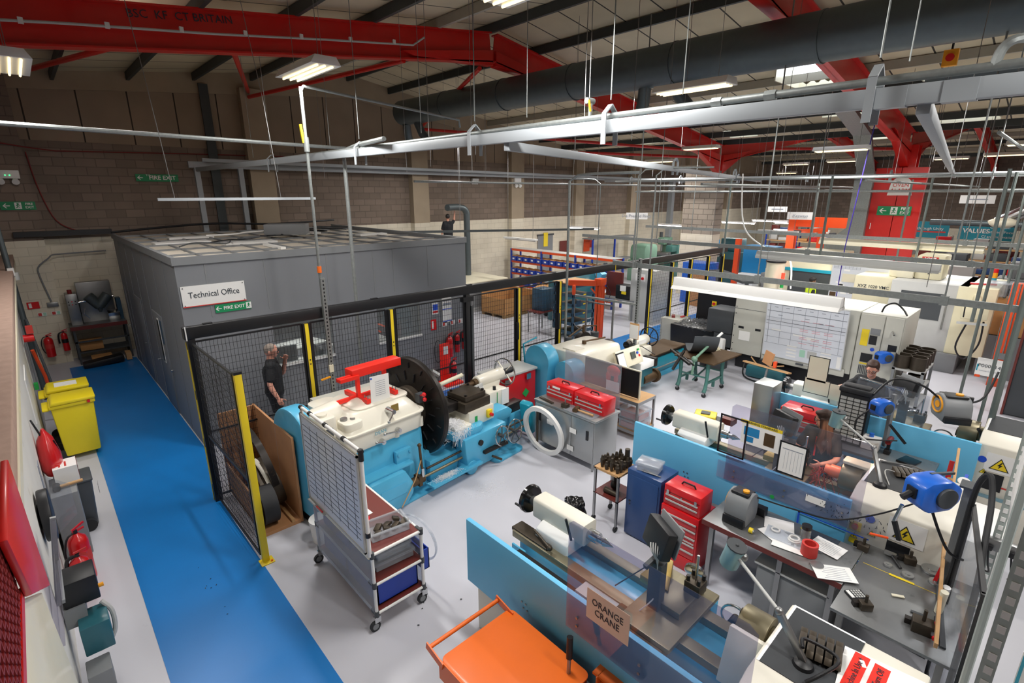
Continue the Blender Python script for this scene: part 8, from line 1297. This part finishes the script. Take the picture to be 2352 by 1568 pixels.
    if hiviz: v = S(); tor(v, .026); remesh(v, 'hi_vis_vest', 'hivis', t, vox*1.2, 4)
    return t
person('man in black polo shirt standing behind the mesh fence with a hand to his mouth', (2.82, 9.4, 0), -22, h=1.07, armR=[(-.03, -.24, -.29), (.06, -.27, -.54)], armL=[(.12, .2, -.27), (.2, .05, .02)], hd=(-8, 8), hair='hair_grey', bald=1, glasses=1, wide=1.1, skin='skin_pink')
p = person('long haired person with glasses reaching into the middle lathe chuck', (7.5, 1.78, 0), 180, sh=(.14, 0), armR=[(.1, -.24, -.26), (.36, -.1, -.3)], armL=[(.14, .24, -.26), (.34, .12, -.3)], hd=(-78, 12), long=1, glasses=1, h=1.0)
S().box(.26, .265, -.04, -.02, 1.1, 1.38).to('red_lanyard', 'red_bright', p)
person('short haired man in glasses and dark t shirt leaning over the far lathe', (9.98, 1.84, 0), 184, h=1.08, sh=(.16, 0), armR=[(.12, -.28, -.12), (.28, -.4, -.14)], armL=[(.14, .24, -.28), (.36, .16, -.3)], hd=(0, 18), glasses=1, skin='skin_pink')
person('person in yellow hi vis vest by the cream machining centre', (19.05, 5.72, 0), -50, hd=(0, 15), skin='skin_dark', hair='hair_black', hiviz=1, vox=.014)
person('man with bent head in dark top working at the far right', (21.6, 2.05, 0), 10, sh=(.2, 0), hd=(0, 35), vox=.014)
person('man in black shirt reaching up to the pipe beyond the cabin', (12.35, 17.0, 1.9), 60, armR=[(.12, -.26, .1), (.22, -.3, .38)], hair='hair_black', vox=.014)
person('seated person with an orange lit face inside the cabin', (4.5, 12.0, 0), 190, sit=1, hd=(0, 10), vox=.014)
t = thing('office_chair', 'dark chair under the seated person inside the cabin', 'chair', (4.5, 12.0, 0)); S().box(-.24, .24, -.24, .24, .34, .4).to('seat', 'black', t, .02); S().cyl((0, 0, 0), (0, 0, .34), .05).to('stem', 'grey_mid', t); S().box(.2, .26, -.22, .22, .45, .9).to('backrest', 'black', t, .02)
t = thing('step_platform', 'grey work platform under the man beyond the cabin', 'platform', (12.35, 17.0, 0)); S().box(-.4, .4, -.4, .4, 1.83, 1.9).to('deck', 'grey_mid', t)
for x in (-.35, .35):
    for y in (-.35, .35): S().cyl((x, y, 0), (x, y, 1.85), .025).to('leg', 'steel', t)
